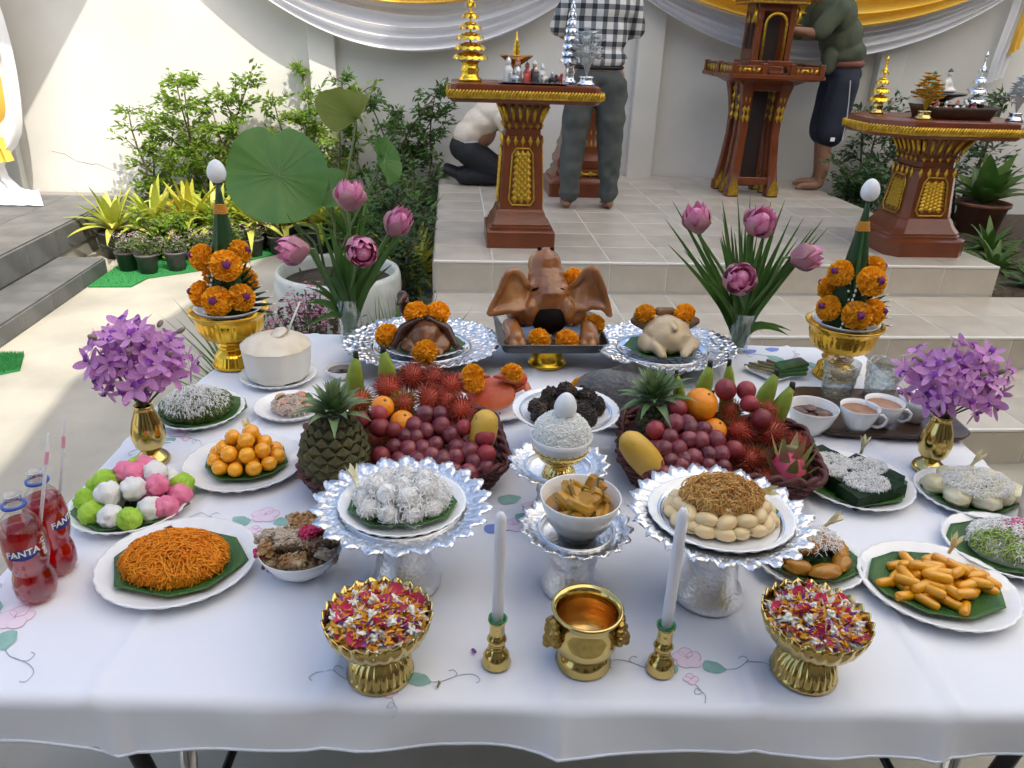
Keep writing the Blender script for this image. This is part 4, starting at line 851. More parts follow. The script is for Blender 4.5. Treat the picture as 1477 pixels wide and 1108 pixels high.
for lst,side in((MANGO_L,'left'),(MANGO_R,'right')):
    a,c,r_=(Vector((.075,1.395,ZT+.168)),Vector((.058,1.39,ZT+.080)),.0245) if side=='left' else (Vector((.346,1.335,ZT+.142)),Vector((.430,1.345,ZT+.042)),.0270); d=c-a; t=thing('mango',f'long yellow mango standing at the edge of the {side} basket','mango',tuple(c),0)
    pts=[(a-c)+d*f for f in(0,.04,.15,.35,.6,.85,1)]; mk('skin',tube(pts,[r_*.25,r_*.62,r_*.98,r_*1.15,r_*1.18,r_*1.05,r_*.8],18),MAN,t)
    for k in range(9):
        rr_=random.Random(k); f=rr_.uniform(.02,.75)**1.6; p=(a-c)+d*f; an=rr_.uniform(-3.1,.2); mk('speck',ell(.0008+.0010*(k%3),.001,.0010,6,4),SPK,t,M=xf(p+Vector((r_*1.04*cos(an),r_*1.04*sin(an),0))))
# dragon fruit
DFR=mat('dragon_skin',(.42,.03,.09),.4,c2=(.52,.08,.13),ns=12); DFS=mat('dragon_scale',(.40,.10,.10),.5,c2=(.20,.28,.06),ns=18,lo=.35,hi=.55)
x,y,z,r_=DRAGON[0]; t=thing('dragon_fruit','pink dragon fruit with green scales at the right basket corner','dragon fruit',(x,y,ZT+z),0,None,(-.35,.25,.2))
mk('flesh',ell(r_*.95,r_*.95,r_*1.15,24,18),DFR,t)
for i in range(17):
    a=i*2.39996; f=-.7+1.5*i/16; th=math.asin(max(-1,min(1,f))); p=Vector((r_*.93*cos(th)*cos(a),r_*.93*cos(th)*sin(a),r_*1.1*sin(th))); d=Vector((cos(a)*.55,sin(a)*.55,.9+.4*f))
    mk('scale',strip(arc(p,d,.045,-.25 if f>.2 else .1,5),[.024,.022,.017,.010,.002],(cos(a),sin(a),0),-.3),DFS,t)
mk('crown_ring',lathe([(.010,0),(.012,.008),(.010,.014),(.006,.010),(.005,.002)],16,cap=False),mat('dry_tip',(.25,.20,.10),.8),t,M=xf((0,0,r_*1.1)))
# pineapples
PSC=mat('pineapple_scale',(.050,.058,.018),.5,c2=(.22,.16,.045),ns=90,lo=.45,hi=.72,bump=.5,bs=140,bd=.003,rand=.25); PCO=mat('pineapple_core',(.03,.028,.012),.8); PLF=mat('pineapple_leaf',(.09,.16,.05),.45,c2=(.20,.28,.12),ns=14,tl=.1); PLI=mat('pineapple_inner',(.25,.33,.15),.5,tl=.1)
def pineapple(base,top,R_,label,cr,seed):
    base=Vector(base);top=Vector(top); ax=top-base; H=ax.length; t=thing('pineapple',label,'pineapple',(base.x,base.y,ZT+base.z)); q=zto(ax); t.rotation_euler=q.to_euler(); r=random.Random(seed)
    prof=lambda f:R_*(.80+.55*math.sin(PI*min(1,f*.92+.12))**.8-.30)*1.0
    mk('core',lathe([(0,0)]+[(prof(k/10)*.93,H*k/10) for k in range(11)]+[(0,H)],24),PCO,t)
    V_=[(0,-1,0),(1,0,0),(0,1,0),(-1,0,0),(0,-.55,.38),(.55,0,.38),(0,.55,.42),(-.55,0,.38),(0,-.05,.62)]; F_=[(0,1,5,4),(1,2,6,5),(2,3,7,6),(3,0,4,7),(4,5,8),(5,6,8),(6,7,8),(7,4,8)]
    sm=me_('scale',(V_,F_),PSC,False)
    nr=9; nc=13
    for j in range(nr):
        f=(j+.5)/nr
        for i in range(nc):
            a=TAU*(i+.5*(j%2))/nc; rr_=prof(f); s1=TAU*rr_/nc*.53; s2=H/nr*.98; M_=Matrix.Translation((rr_*.92*cos(a),rr_*.92*sin(a),H*f))@Matrix.Rotation(a,4,'Z')@Matrix(((0,0,1,0),(1,0,0,0),(0,1,0,0),(0,0,0,1)))@Matrix.Diagonal((s1,s2,.015,1))
            link('scale',sm,t,M_)
    for i in range(46):
        a=i*2.39996; f=i/45; el=.15+1.25*f; L=cr*(1.0-.45*f)*r.uniform(.85,1.1); d=Vector((cos(a)*cos(el),sin(a)*cos(el),sin(el))); p=Vector((.022*(1-f)*cos(a),.022*(1-f)*sin(a),H+.002+.030*f))
        mk('leaf',strip(arc(p,d+Vector((0,0,.35)),L,.50*(1-f)**1.2,7),[.020,.022,.020,.016,.011,.006,.001],(cos(a)*-.3,sin(a)*-.3,1),.35),PLI if f>.7 else PLF,t)
    return t
pineapple((PINE_L[0][0],PINE_L[0][1]-.03,.046),(PINE_L[1][0],PINE_L[1][1]-.025,.182),.064,'whole pineapple with scaly green body at the front of the left basket',.085,1)
pineapple(PINE_R[0],(PINE_R[1][0],PINE_R[1][1],PINE_R[1][2]-.005),.052,'pineapple with spreading leafy crown at the back of the right basket',.098,2)

# ================================================================ meats and seafood
def marigold_mesh():
    r=random.Random(6); b=MB().add(ell(.80,.80,.72,14,10))
    n=260
    for i in range(n):
        z=1-2*(i+.5)/n
        if z<-.85: continue
        a=i*2.39996; d=Vector((math.sqrt(1-z*z)*cos(a),math.sqrt(1-z*z)*sin(a),z)); e=(d+Vector((r.gauss(0,.25),r.gauss(0,.25),r.gauss(.1,.25)))).normalized(); s_=e.orthogonal().normalized(); s_.rotate(Matrix.Rotation(r.uniform(0,TAU),3,e)); p=Vector((d.x*.72,d.y*.72,d.z*.62)); w_=r.uniform(.13,.19); q=p+e*r.uniform(.26,.36)
        n_=e.cross(s_); b.add(([tuple(p-s_*w_*.5),tuple(p+s_*w_*.5),tuple(q+s_*w_+n_*.05),tuple(q+e*.04),tuple(q-s_*w_+n_*.05)],[(0,1,2,3,4)]))
    return b.mesh('marigold',MARI,False)
MAR_ME=marigold_mesh()
def marigold(x,y,z,r_,label,parent=None,rot=(0,0,0)):
    o=link('marigold',MAR_ME,parent,xf((x,y,z),rot,r_))
    if parent is None: tag(o,label,'marigold','marigold heads on the offerings')
    return o
# wide silver trays under the duck and the chicken
FOIL=mat('silver_foil',(.84,.84,.84),.30,1,bump=1.0,bs=70,bd=.008,bk='voronoi')
def wide_tray(x,y,R_,label,sy=.92):
    t=thing('silver_platter',label,'platter',(x,y,ZT),0,'wide silver platters')
    mk('foot',lathe([(0,0),(.075,0),(.076,.004),(.062,.014),(.055,.035),(.07,.045)],48),SILVS,t)
    n=48
    def md(a,i,r,z): 
        w_=max(0,(r/R_-.66)/.34); return r*(1+.018*w_*cos(n*a)),z+w_*(.003*sin(n*a)+.004*noise.noise(Vector((cos(a)*r*60,sin(a)*r*60,3))))
    mk('tray',lathe([(0,.046),(.55*R_,.046),(.60*R_,.047),(.63*R_,.054),(.67*R_,.058),(.75*R_,.060),(.82*R_,.063),(.89*R_,.066),(.95*R_,.070),(R_,.074),(R_*1.005,.072),(.9*R_,.062),(.6*R_,.042),(0,.042)],n*6,md),FOIL,t,M=xf((0,0,0),(0,0,0),(1,sy,1)))
    mk('centre_ring',lathe([(.56*R_,.0475),(.60*R_,.050),(.64*R_,.0575),(.62*R_,.050),(.57*R_,.0465)],96,cap=False),SILVS,t,M=xf((0,0,.0015),(0,0,0),(1,sy,1)))
    return t
wide_tray(-.082,2.035,.218,'wide embossed silver platter under the roast duck'); wide_tray(.605,2.013,.205,'wide embossed silver platter under the boiled chicken')
plate(-.075,2.02,.115,'white plate under the roast duck on the silver platter',.9,z=ZT+.049); leaf_liner(-.065,2.015,.108,'banana leaf under the roast duck',ZT+.052,8,141,.8)
leaf_liner(.60,2.01,.112,'banana leaf under the boiled chicken',ZT+.048,8,142,.85)
DUCK=mat('roast_skin',(.10,.034,.012),.28,c2=(.26,.10,.03),ns=7,lo=.4,hi=.7,coat=.4,bump=.25,bs=90,bd=.003); DUCKD=mat('roast_dark',(.035,.012,.007),.3,c2=(.07,.022,.012),ns=15,coat=.3,bump=.3,bs=60,bd=.003)
t=thing('roast_duck','glazed brown roast duck on the left silver platter','duck',(-.070,2.02,ZT+.062))
organic('body',[('e',(0,0,.035),(.060,.075,.042)),('e',(0,-.035,.045),(.045,.045,.040)),('e',(-.035,-.035,.02),(.035,.04,.025)),('e',(.04,-.035,.02),(.035,.04,.025)),('e',(0,.05,.04),(.04,.04,.03)),('c',(-.02,-.05,.02),(-.03,-.085,.006),.018,.010),('c',(.03,-.05,.02),(.04,-.08,.006),.018,.010)],.0035,DUCK,t,None,3,lambda v:v+Vector((noise.noise(v*35),noise.noise(v*35+Vector((5,0,0))),noise.noise(v*35+Vector((0,5,0)))))*.005)
for s_ in(-1,1): organic('wing',[('c',(s_*.012,-.02,.085),(s_*.06,-.03,.062),.013,.013),('c',(s_*.06,-.03,.062),(s_*.085,-.055,.02),.013,.010),('c',(s_*.085,-.055,.02),(s_*.10,-.035,.006),.010,.006)],.003,DUCKD,t)
organic('neck_and_head',[('c',(-.03,.05,.05),(-.06,.045,.09),.020,.015),('c',(-.06,.045,.09),(-.060,.035,.125),.015,.014),('e',(-.062,.025,.135),(.016,.026,.016)),('c',(-.066,.005,.133),(-.072,-.018,.128),.008,.006)],.003,DUCKD,t)
for x,y,z,l in((-.095,2.02,.158,'left of the pair on top of the roast duck'),(-.035,2.02,.158,'right of the pair on top of the roast duck'),(-.175,2.00,.100,'left beside the roast duck'),(-.068,1.915,.085,'in front of the roast duck')): marigold(x,y,ZT+z,.033,'orange marigold head '+l,None,(.7,0,x*9))
CHK=mat('boiled_skin',(.56,.42,.23),.38,c2=(.62,.50,.33),ns=9,sss=.2,bump=.2,bs=110,bd=.002,coat=.2); CHD=mat('cooked_brown',(.16,.08,.035),.5,c2=(.24,.14,.07),ns=30)
t=thing('boiled_chicken','pale boiled chicken on the right silver platter','chicken',(.615,2.02,ZT+.056))
organic('body',[('e',(0,0,.045),(.070,.075,.050)),('e',(0,-.045,.042),(.058,.035,.040)),('e',(-.058,-.025,.025),(.028,.045,.026)),('e',(.06,-.025,.025),(.028,.045,.026)),('e',(0,.055,.04),(.04,.035,.03)),('c',(-.05,-.05,.03),(-.03,-.085,.012),.022,.011),('c',(.05,-.05,.03),(.03,-.085,.012),.022,.011),('e',(0,-.02,.082),(.012,.06,.012))],.0035,CHK,t,None,3,lambda v:v+Vector((noise.noise(v*30),noise.noise(v*30+Vector((5,0,0))),noise.noise(v*30+Vector((0,5,0)))))*.005)
for s_ in(-1,1): organic('wing',[('c',(s_*.055,.02,.06),(s_*.09,.03,.072),.016,.012),('c',(s_*.09,.03,.072),(s_*.05,.045,.088),.012,.009)],.003,CHD,t)
organic('folded_head',[('c',(0,.05,.06),(.02,.05,.095),.014,.012),('c',(.02,.05,.095),(-.02,.04,.098),.012,.013),('c',(-.02,.04,.098),(-.045,.035,.088),.008,.004)],.003,CHD,t)
for x,z,l in((.553,.148,'left above the boiled chicken'),(.668,.150,'right above the boiled chicken')): marigold(x,2.05,ZT+z,.030,'orange marigold head '+l,None,(.7,0,x*7))
# pig's head
GST2=mat('gold_stand',(.60,.36,.025),.22,.9,bump=.04,bs=12)
t=thing('gold_stand','plain golden cup-shaped stand under the steel tray','stand',(.277,2.040,ZT)); mk('cup',lathe([(0,0),(.054,0),(.057,.004),(.055,.009),(.050,.013),(.046,.020),(.042,.050),(.044,.058),(0,.058)],64),GST2,t)
PX,PYY,PZ=.283,2.085,ZT+.0585
t=thing('steel_tray','square steel tray holding the pig head','tray',(PX,PYY,PZ)); 
b=MB(); A,B_=.150,.135
rings=[[(x,y,z) for x,y,_ in rrect(a,c,.02,0,4)] for a,c,z in((A-.03,B_-.03,0),(A-.012,B_-.012,.004),(A,B_,.034),(A+.006,B_+.006,.036),(A+.006,B_+.006,.034),(A+.002,B_+.002,.032),(A-.014,B_-.014,.007),(A-.03,B_-.03,.0035))]
mk('pan',loft(rings[::-1]),mat('shaded_steel',(.22,.22,.225),.3,1),t)  # steel darkened: the shadow under the pig head is in its colour
PIG=mat('roast_pig',(.17,.055,.014),.27,c2=(.50,.25,.085),ns=9,lo=.3,hi=.72,coat=.4,bump=.3,bs=60,bd=.004,c3=(.32,.125,.035)); PIGD=mat('pig_opening_shade',(.006,.003,.002),.75,spec=.15)
t=thing('roast_pig_head','glossy brown roast pig head with snout up on the steel tray','pig head',(PX-.004,PYY,PZ+.006))
def skin_wr(am,fr,sd): return lambda v:v+Vector((noise.noise(v*fr+Vector((sd,0,0))),noise.noise(v*fr+Vector((0,sd,0))),noise.noise(v*fr+Vector((0,0,sd)))))*am+Vector((0,0,noise.noise(Vector((v.x*30,v.y*30,v.z*190+sd)))*am*.35))
def ear_prims(s_):
    mid=[Vector(q) for q in(((-.058,-.004,.126),(-.084,-.022,.150),(-.116,-.040,.146),(-.146,-.054,.120),(-.174,-.060,.094)) if s_<0 else ((.058,-.004,.126),(.086,-.020,.152),(.114,-.034,.158),(.142,-.048,.134),(.164,-.058,.092)))]; out=[]
    for a in range(31):
        u=a/30; f=u*4; k=min(3,int(f)); p=mid[k].lerp(mid[k+1],f-k); w_=(.036+.034*sin(PI*min(1,u*1.05+.12)))*(1 if u<.45 else max(0,(1-u)/.55)**.55)
        for b_ in range(17):
            v=-1+b_/8; nn=Vector((s_*.3,-1,.15)).normalized(); q=p+Vector((s_*.20*(1-u),.06,1)).normalized()*v*w_*(.84 if v>0 else .80)+nn*(.030*abs(v)**2.5*(1-u*.6))-nn*.012*(1-u); rr_=.0105-.003*u
            out.append(('e',tuple(q),(rr_,rr_*.9,rr_)))
    return out
organic('head',[('e',(0,.040,.088),(.098,.085,.064)),('e',(-.065,.015,.075),(.055,.055,.048)),('e',(.065,.015,.075),(.055,.055,.048)),('c',(0,.028,.112),(-.004,.050,.160),.076,.054),('c',(-.004,.050,.160),(-.008,.060,.184),.052,.045),('c',(-.008,.064,.192),(-.008,.066,.200),.049,.048),
  ('e',(0,-.012,.112),(.068,.032,.024),(.5,0,0)),('e',(-.054,-.026,.085),(.022,.028,.042)),('e',(.054,-.026,.085),(.022,.028,.042)),('e',(-.034,.0,.150),(.016,.013,.011)),('e',(.030,.0,.150),(.016,.013,.011))]+ear_prims(-1)+ear_prims(1),.0032,PIG,t,None,4,skin_wr(.004,24,3))
mk('neck_opening_shade',ell(.050,.036,.044,24,14),PIGD,t,M=xf((0,-.030,.064)))  # solid near-black ellipsoid; the neck opening's shade is put into its colour
for s_ in(-1,1): mk('eye_slit',ell(.013,.006,.0035,12,8),PIGD,t,M=xf((s_*.040-.002,-.012,.148),(.3,s_*.4,s_*.5)))
for s_ in(-1,1): mk('nostril',ell(.007,.007,.005,10,8),PIGD,t,M=xf((-.008+s_*.018,.060,.2455)))
for s_,lab in((-1,'left'),(1,'right')):
    t=thing('pig_trotter',f'brown pig trotter at the {lab} front of the steel tray','trotter',(PX+s_*.103,PYY-.085,PZ+.006))
    organic('foot',[('c',(0,.05,.045),(0,-.005,.03),.026,.026),('e',(-.012,-.02,.018),(.014,.022,.018)),('e',(.012,-.02,.018),(.014,.022,.018)),('e',(-.024,.0,.02),(.008,.012,.012)),('e',(.024,.0,.02),(.008,.012,.012))],.0035,PIG,t,xf((0,0,0),(0,0,s_*-.2)),3)
t=thing('pig_tail','small brown curled tail between the front marigolds','tail',(PX+.02,PYY-.08,PZ+.006)); mk('curl',tube([(0,.03,.02),(.003,.0,.022),(.006,-.015,.03),(.012,-.02,.045),(.014,-.02,.055)],[.018,.016,.013,.009,.005],10),PIG,t)
for x,y,z,l in((PX-.038,PYY-.100,.036,'left of the pair at the front of the pig head tray'),(PX+.040,PYY-.100,.034,'right of the pair at the front of the pig head tray'),(PX-.100,PYY+.06,.150,'behind the left pig ear'),(PX+.075,PYY+.06,.165,'behind the right pig ear'),(PX+.125,PYY-.03,.055,'beside the right trotter')): marigold(x,y,PZ+z,.032,'orange marigold head '+l,None,(.9,0,x*8))
# crab
CRB=mat('crab_shell',(.52,.055,.020),.38,c2=(.62,.16,.06),ns=14,bump=.35,bs=100,bd=.003,rand=.0); CRL=mat('crab_leg',(.55,.11,.04),.4,c2=(.62,.30,.16),ns=30)
plate(.10,1.74,.115,'brown-rimmed white plate under the red crab',.85); t=thing('crab','cooked red crab leaning up behind the left fruit basket','crab',(.10,1.735,ZT+.012))
organic('shell',[('e',(0,-.01,.038),(.062,.046,.022),(.75,0,0)),('e',(0,.0,.030),(.055,.045,.022),(.6,0,0))],.004,CRB,t)
for s_ in(-1,1):
    organic('claw',[('c',(s_*.045,.03,.04),(s_*.075,.02,.065),.013,.015),('c',(s_*.075,.02,.065),(s_*.035,-.01,.085),.018,.014),('c',(s_*.035,-.01,.085),(s_*.006,-.02,.090),.010,.004)],.003,CRB,t)
    for k in range(4): mk('leg',tube([(s_*.045,.01+.012*k,.03),(s_*(.085+.004*k),.0+.02*k,.052-.006*k),(s_*(.10+.004*k),-.03+.022*k,.012)],[.007,.006,.002],8),CRL,t)
for x,y,z,l in((.055,1.72,.105,'on the left claw of the crab'),(.055,1.705,.092,'lower on the left claw of the crab'),(.150,1.73,.103,'on the right claw of the crab')): marigold(x,y,ZT+z,.027,'orange marigold head '+l,None,(.7,0,x*20))
# fish
FSH=mat('grey_fish',(.075,.072,.070),.38,c2=(.22,.20,.17),ns=10,bump=.8,bs=130,bd=.003,bk='voronoi',coat=.2); FFN=mat('fish_fin',(.10,.095,.085),.5,c2=(.20,.18,.15),ns=40)
plate(.415,1.70,.125,'white plate under the grey fish',.8); t=thing('whole_fish','whole grey scaly fish behind the rice bowl','fish',(.435,1.675,ZT+.014),2.6); t.scale=(1.3,1.3,1.25)
organic('body',[('e',(0,0,.040),(.105,.034,.056)),('e',(.05,0,.036),(.06,.034,.046)),('e',(-.085,0,.045),(.04,.016,.028))],.0045,FSH,t)
mk('tail_fin',loft([[(-.10,-.004,.03),(-.10,.004,.03),(-.10,.004,.06),(-.10,-.004,.06)],[(-.155,-.002,.012),(-.155,.002,.012),(-.155,.002,.095),(-.155,-.002,.095)]]),FFN,t,False)
mk('dorsal_fin',loft([[(-.06,-.003,.085),(-.06,.003,.085),(.04,.003,.092),(.04,-.003,.092)],[(-.075,-.001,.105),(-.075,.001,.105),(.0,.001,.116),(.0,-.001,.116)]]),FFN,t,False)
for s_ in(-1,1): mk('eye',ell(.007,.003,.007,12,8),SES,t,M=xf((.085,s_*.026,.05)))
for x,y,z in((.328,1.745,.060),(.350,1.70,.045)): marigold(x,y,ZT+z,.026,'orange marigold head '+('above' if z>.05 else 'below')+' its twin beside the grey fish',None,(.8,0,x*9))

# ================================================================ back row
# coconut
CCN=mat('coconut_husk',(.74,.71,.63),.6,c2=(.80,.78,.71),ns=8,bump=.2,bs=60,bd=.003,sss=.1); CCT=mat('coconut_cut',(.66,.56,.40),.7,c2=(.78,.73,.62),ns=14,bump=.15,bs=80,bd=.002)
plate(-.459,1.925,.100,'white plate under the trimmed young coconut',.95); t=thing('young_coconut','trimmed white young coconut with a straw on the left','coconut',(-.459,1.925,ZT+.008))
leaf_liner(-.459,1.905,.070,'dark banana leaf under the young coconut',ZT,7,151,.8)
sharp(mk('husk',lathe([(.062,.0),(.076,.010),(.082,.028),(.086,.06),(.088,.095)],10*6,lambda a,i,r,z:(r*(1+.035*abs(cos(a*5))**3),z-(.0 if i else .0)+(.012*max(0,sin(a*2.5)) if i==0 else 0)),cap=True),CCN,t),40)
mk('cut_top',lathe([(.0895,.0945),(.075,.108),(.045,.119),(.02,.124),(0,.1245)],60,lambda a,i,r,z:(r*(1+.03*abs(cos(a*5))**3),z),cap=False),CCT,t)
mk('lid',lathe([(0,0),(.022,0),(.024,.003),(.02,.007),(0,.009)],16),CCT,t,M=xf((.012,-.005,.126),(.25,-.3,0)))
mk('straw',tube([(.02,.0,.10),(.068,.02,.205)],.0028,8),mat('white_straw',(.75,.72,.66),.4),t)
# lotus vases
LPK=mat('lotus_petal',(.70,.16,.38),.5,c2=(.84,.46,.58),ns=16,lo=.3,hi=.75,tl=.2); LGN=mat('lotus_outer',(.34,.22,.16),.5,c2=(.52,.20,.30),ns=22,lo=.35,hi=.6,tl=.15); PAND=mat('pandan_blade',(.045,.13,.022),.38,c2=(.09,.20,.035),ns=7,tl=.15); PSTM=mat('stem_green',(.10,.20,.05),.5)
def lotus(p,d,s_,parent,seed,opening=.35):
    r=random.Random(seed); M_=Matrix.Translation(p)@zto(d)@Matrix.Diagonal((s_,s_,s_,1)); o=mk('lotus_core',ell(.5,.5,.75,14,10),LPK,parent,M=M_@xf((0,0,.2)))
    for L,(n,op,ln,w_,m_) in enumerate(((6,.36+opening*.7,1.75,.95,LPK),(7,.62+opening*1.1,1.65,1.08,LPK),(5,.86+opening*1.4,1.35,1.05,LGN))):
        for k in range(n):
            a=TAU*k/n+L*.5+r.uniform(-.12,.12); R0=.30; oo=op*r.uniform(.85,1.15)
            pts=[]
            for i in range(7):
                f=i/6; rr_=R0+oo*.62*sin(PI*min(1,f*.78)); pts.append(Vector((rr_*cos(a),rr_*sin(a),-.55+ln*f)))
            mk('petal',strip(pts,[w_*x for x in(.35,.80,1.0,.94,.70,.38,.02)],(cos(a),sin(a),.1),-.34),m_,parent,M=M_)
def lotus_vase(x,y,rt,rb,H,buds,dirs,tips,label,vlabel,seed):
    v=thing('glass_vase',vlabel,'vase',(x,y,ZT),0,'clear glass vases')
    mk('glass',lathe([(0,0),(rb,0),(rb*1.02,.004),(rt,H),(rt-.0016,H),(rb-.002,.010),(0,.009)],48),GLASS,v)
    t=thing('lotus_bouquet',label,'flowers',(x,y,ZT),0,'lotus bouquets'); o=Vector((x,y,ZT)); r=random.Random(seed)
    for i,(p,d) in enumerate(zip(buds,dirs)):
        q=Vector(p)-o; dd=Vector(d).normalized(); lotus(q,dd,.050,t,seed*10+i,(.06,.20,.14,.0)[i%4])
        b0=Vector((r.uniform(-.012,.012),r.uniform(-.012,.012),.012)); e=q-dd*.025; mk('stem',tube([b0,b0*.5+Vector((0,0,H*.9)),b0.lerp(e,.55)+Vector((0,0,.05)),e-dd*.02,e],[.0045]*5,8),PSTM,t)
    for i in range(len(tips)*3):
        tp=Vector(tips[i%len(tips)])-o; j=i//len(tips)
        tp=tp*(1-.10*j)+Vector((r.uniform(-.03,.03)*(j>0),r.uniform(-.08,.08),r.uniform(-.03,.01))); b0=Vector((r.uniform(-.016,.016),r.uniform(-.016,.016),.015)); m_=Vector((b0.x*.6+tp.x*.10,b0.y*.6+tp.y*.1,H*1.0)); pts=[]
        for k in range(9):
            f=k/8; c1=b0.lerp(m_,f); c2=m_.lerp(tp,f); pts.append(c1.lerp(c2,f))
        mk('blade',strip(pts,[.010,.013,.016,.018,.018,.016,.012,.007,.001],(r.uniform(-.4,.4),-1,.3),.3),PAND,t)
lotus_vase(-.305,2.228,.038,.031,.133,LOTUS_L,[(-.9,-.5,.1),(.1,.1,1),(.25,-1,.0),(.6,-.3,.8)],TIP_L,'pink lotus buds and long green blades in the left glass vase','clear glass vase holding lotus at the back left of the table',1)
lotus_vase(.880,2.143,.041,.028,.126,LOTUS_R,[(-.35,-.2,1),(.25,-.6,.8),(-.1,-.9,.55),(1,-.35,.15)],TIP_R,'pink lotus buds and long green blades in the right glass vase','clear glass vase holding lotus at the back right of the table',2)
# bai sri cones
CONE=mat('cone_leaf',(.012,.045,.012),.4,c2=(.022,.07,.018),ns=10,bump=.4,bs=70,bd=.002,bk='wave',mapping=(3,3,.3))
def baisri(x,y,label,blabel,elabel,lean,seed,bowlm,dlabel):
    t=thing('golden_pedestal_bowl',blabel,'bowl',(x,y,ZT),0,'golden pedestal bowls'); n=30
    mk('foot',lathe([(0,0),(.058,0),(.060,.004),(.056,.012),(.052,.024),(.050,.034),(.040,.042),(.034,.050)],n*6,lambda a,i,r,z:(r*(1+.02*abs(sin(a*n/2))*(2<=i<=5)),z)),bowlm,t)
    mk('collar',lathe([(.034,.048),(.042,.052),(.044,.057),(.040,.062),(.034,.066),(.036,.074),(.048,.080)],96,cap=False),bowlm,t)
    mk('bowl',lathe([(.040,.078),(.060,.082),(.076,.092),(.086,.112),(.091,.136),(.093,.146),(.100,.152),(.106,.160),(.107,.163),(.104,.164),(.094,.155),(.088,.145),(.05,.11)],n*6,lambda a,i,r,z:(r*(1+.022*abs(sin(a*n/2))*(1<=i<=4)),z),cap=False),bowlm,t)
    d=mk('white_dish',lathe([(0,.140),(.055,.142),(.086,.163),(.0905,.170),(.0895,.171),(.08,.163),(.05,.150),(0,.148)],64),PORC,None,True,xf((x,y,ZT))); tag(d,dlabel,'dish','dishes in the golden bowls')
    c=thing('leaf_cone_offering',label,'leaf cone',(x+lean*.2,y,ZT+.150),0,'folded leaf cone offerings'); r=random.Random(seed)
    top=Vector((lean,-.0,.352)); ax=top.normalized()
    mk('cone',tube([top*f for f in(0,.12,.35,.6,.78,.9,1)],[.060,.052,.038,.026,.0150,.0085,.0035],20),CONE,c)
    mk('leaf_seam',strip([top*f+Vector((-.3,-.95,0))*rr_ for f,rr_ in((.35,.046),(.5,.036),(.65,.025),(.8,.016))],[.010,.010,.008,.003],(-.3,-.95,0),.2),LEAFB,c)
    for k in range(6): mk('band',tube([top*(.775+.012*k)+Vector(((.0170-.0009*k)*cos(t_),(.0170-.0009*k)*sin(t_),.001*sin(3*t_))) for t_ in [TAU*i/20 for i in range(21)]],.0022,5,False),mat('gold_thread',(.55,.24,.02),.5),c)
    for a,z,rr_,q in((-2.75,.080,.056,.034),(-1.25,.074,.060,.039),(-.25,.086,.046,.032),(-2.85,.030,.068,.034),(-1.70,.028,.070,.038),(-.80,.030,.069,.035),(.9,.04,.062,.034),(2.3,.05,.060,.034)):
        p=Vector((rr_*cos(a),rr_*sin(a),z))+top*(z/.352); m_=link('marigold',MAR_ME,c,Matrix.Translation(p)@zto((cos(a),sin(a),.35))@Matrix.Diagonal((q,q,q*.92,1))); mk('globe_amaranth',lump(.27,.06,4,3,14,10),PURP,m_,M=xf((0,0,.86)))
    # folded fins with white jasmine tips
    for j,(a0,n2) in enumerate(((-.15,10),(-2.15,6),(-1.55,5))):
        for k in range(n2):
            f=k/(n2-1); a=a0+.12*sin(k); bz=.012+.105*f; R0=.062-.030*f; o=Vector((R0*cos(a),R0*sin(a),bz)); el=-.05+1.15*f if j==0 else .9; d=Vector((cos(a)*cos(el),sin(a)*cos(el),sin(el))); L=(.062-.018*f) if j==0 else .022
            mk('leaf_spike',tube([o,o+d*L*.6,o+d*L],[.0055,.0045,.001],6),CONE,c); mk('jasmine_tip',ell(.0028,.0028,.0052,8,6),JASM,c,M=Matrix.Translation(o+d*(L+.003))@zto(d))
    for k in range(11): f=k/10; a=-2.25+.3*f; mk('jasmine_tip',ell(.0032,.0032,.0050,8,6),JASM,c,M=xf((.075*cos(a)*(1-.55*f),.075*sin(a)*(1-.55*f)-.012,.020+.125*f)))
    e=link('egg',EGG_ME,None,xf((x+lean*1.2,y,ZT+.150+.352+.024),(0,lean,0),1.10)); tag(e,elabel,'egg','eggs on the leaf cones')
baisri(-.600,2.035,'green leaf cone with orange marigolds in the left golden bowl','golden pedestal bowl under the leaf cone, left','white egg balanced on the left leaf cone',.010,1,mat('gold_bright',(.80,.46,.04),.18,.95,bump=.05,bs=20),'white dish under the left leaf cone')
baisri(1.098,1.951,'green leaf cone with orange marigolds in the right golden bowl','patterned golden pedestal bowl under the leaf cone, right','white egg balanced on the right leaf cone',-.010,2,GOLDB,'white dish under the right leaf cone')
# cigars and betel leaves
o=mk('square_dish',loft([[(x,y,z) for x,y,_ in rrect(a,c,.012,0,4)] for a,c,z in((.03,.045,0),(.045,.06,.014),(.043,.058,.014),(.028,.043,.004))]),PORC,None,True,xf((.905,1.955,ZT),(0,0,.5))); tag(o,'small white dish of rolled leaf cigars behind the right basket','dish')
CIG=mat('rolled_leaf',(.15,.13,.05),.6,c2=(.24,.20,.10),ns=60)
for k in range(6): o=mk('leaf_cigar',tube([(-.05,0,0),(.05,0,0)],[.0042,.0050],8),CIG,None,True,xf((.885+.013*k,1.965+.004*k,ZT+.016+.004*(k%2)),(0,.12,2.3-.06*k))); tag(o,'thin rolled leaf cigar on the small dish','cigar','rolled leaf cigars')
for k in range(3): o=mk('folded_betel_leaf',loft([[(x,y,z) for x,y,_ in rrect(a,.020,.006,0,3)] for a,z in((.046,0),(.048,.004),(.044,.010))]),LEAFB,None,True,xf((.955+.005*k,1.935+.006*k,ZT+.014+.009*k),(.05*k,-.08,-.1+.18*k))); tag(o,'dark folded betel leaf beside the cigars','leaf','folded betel leaves')
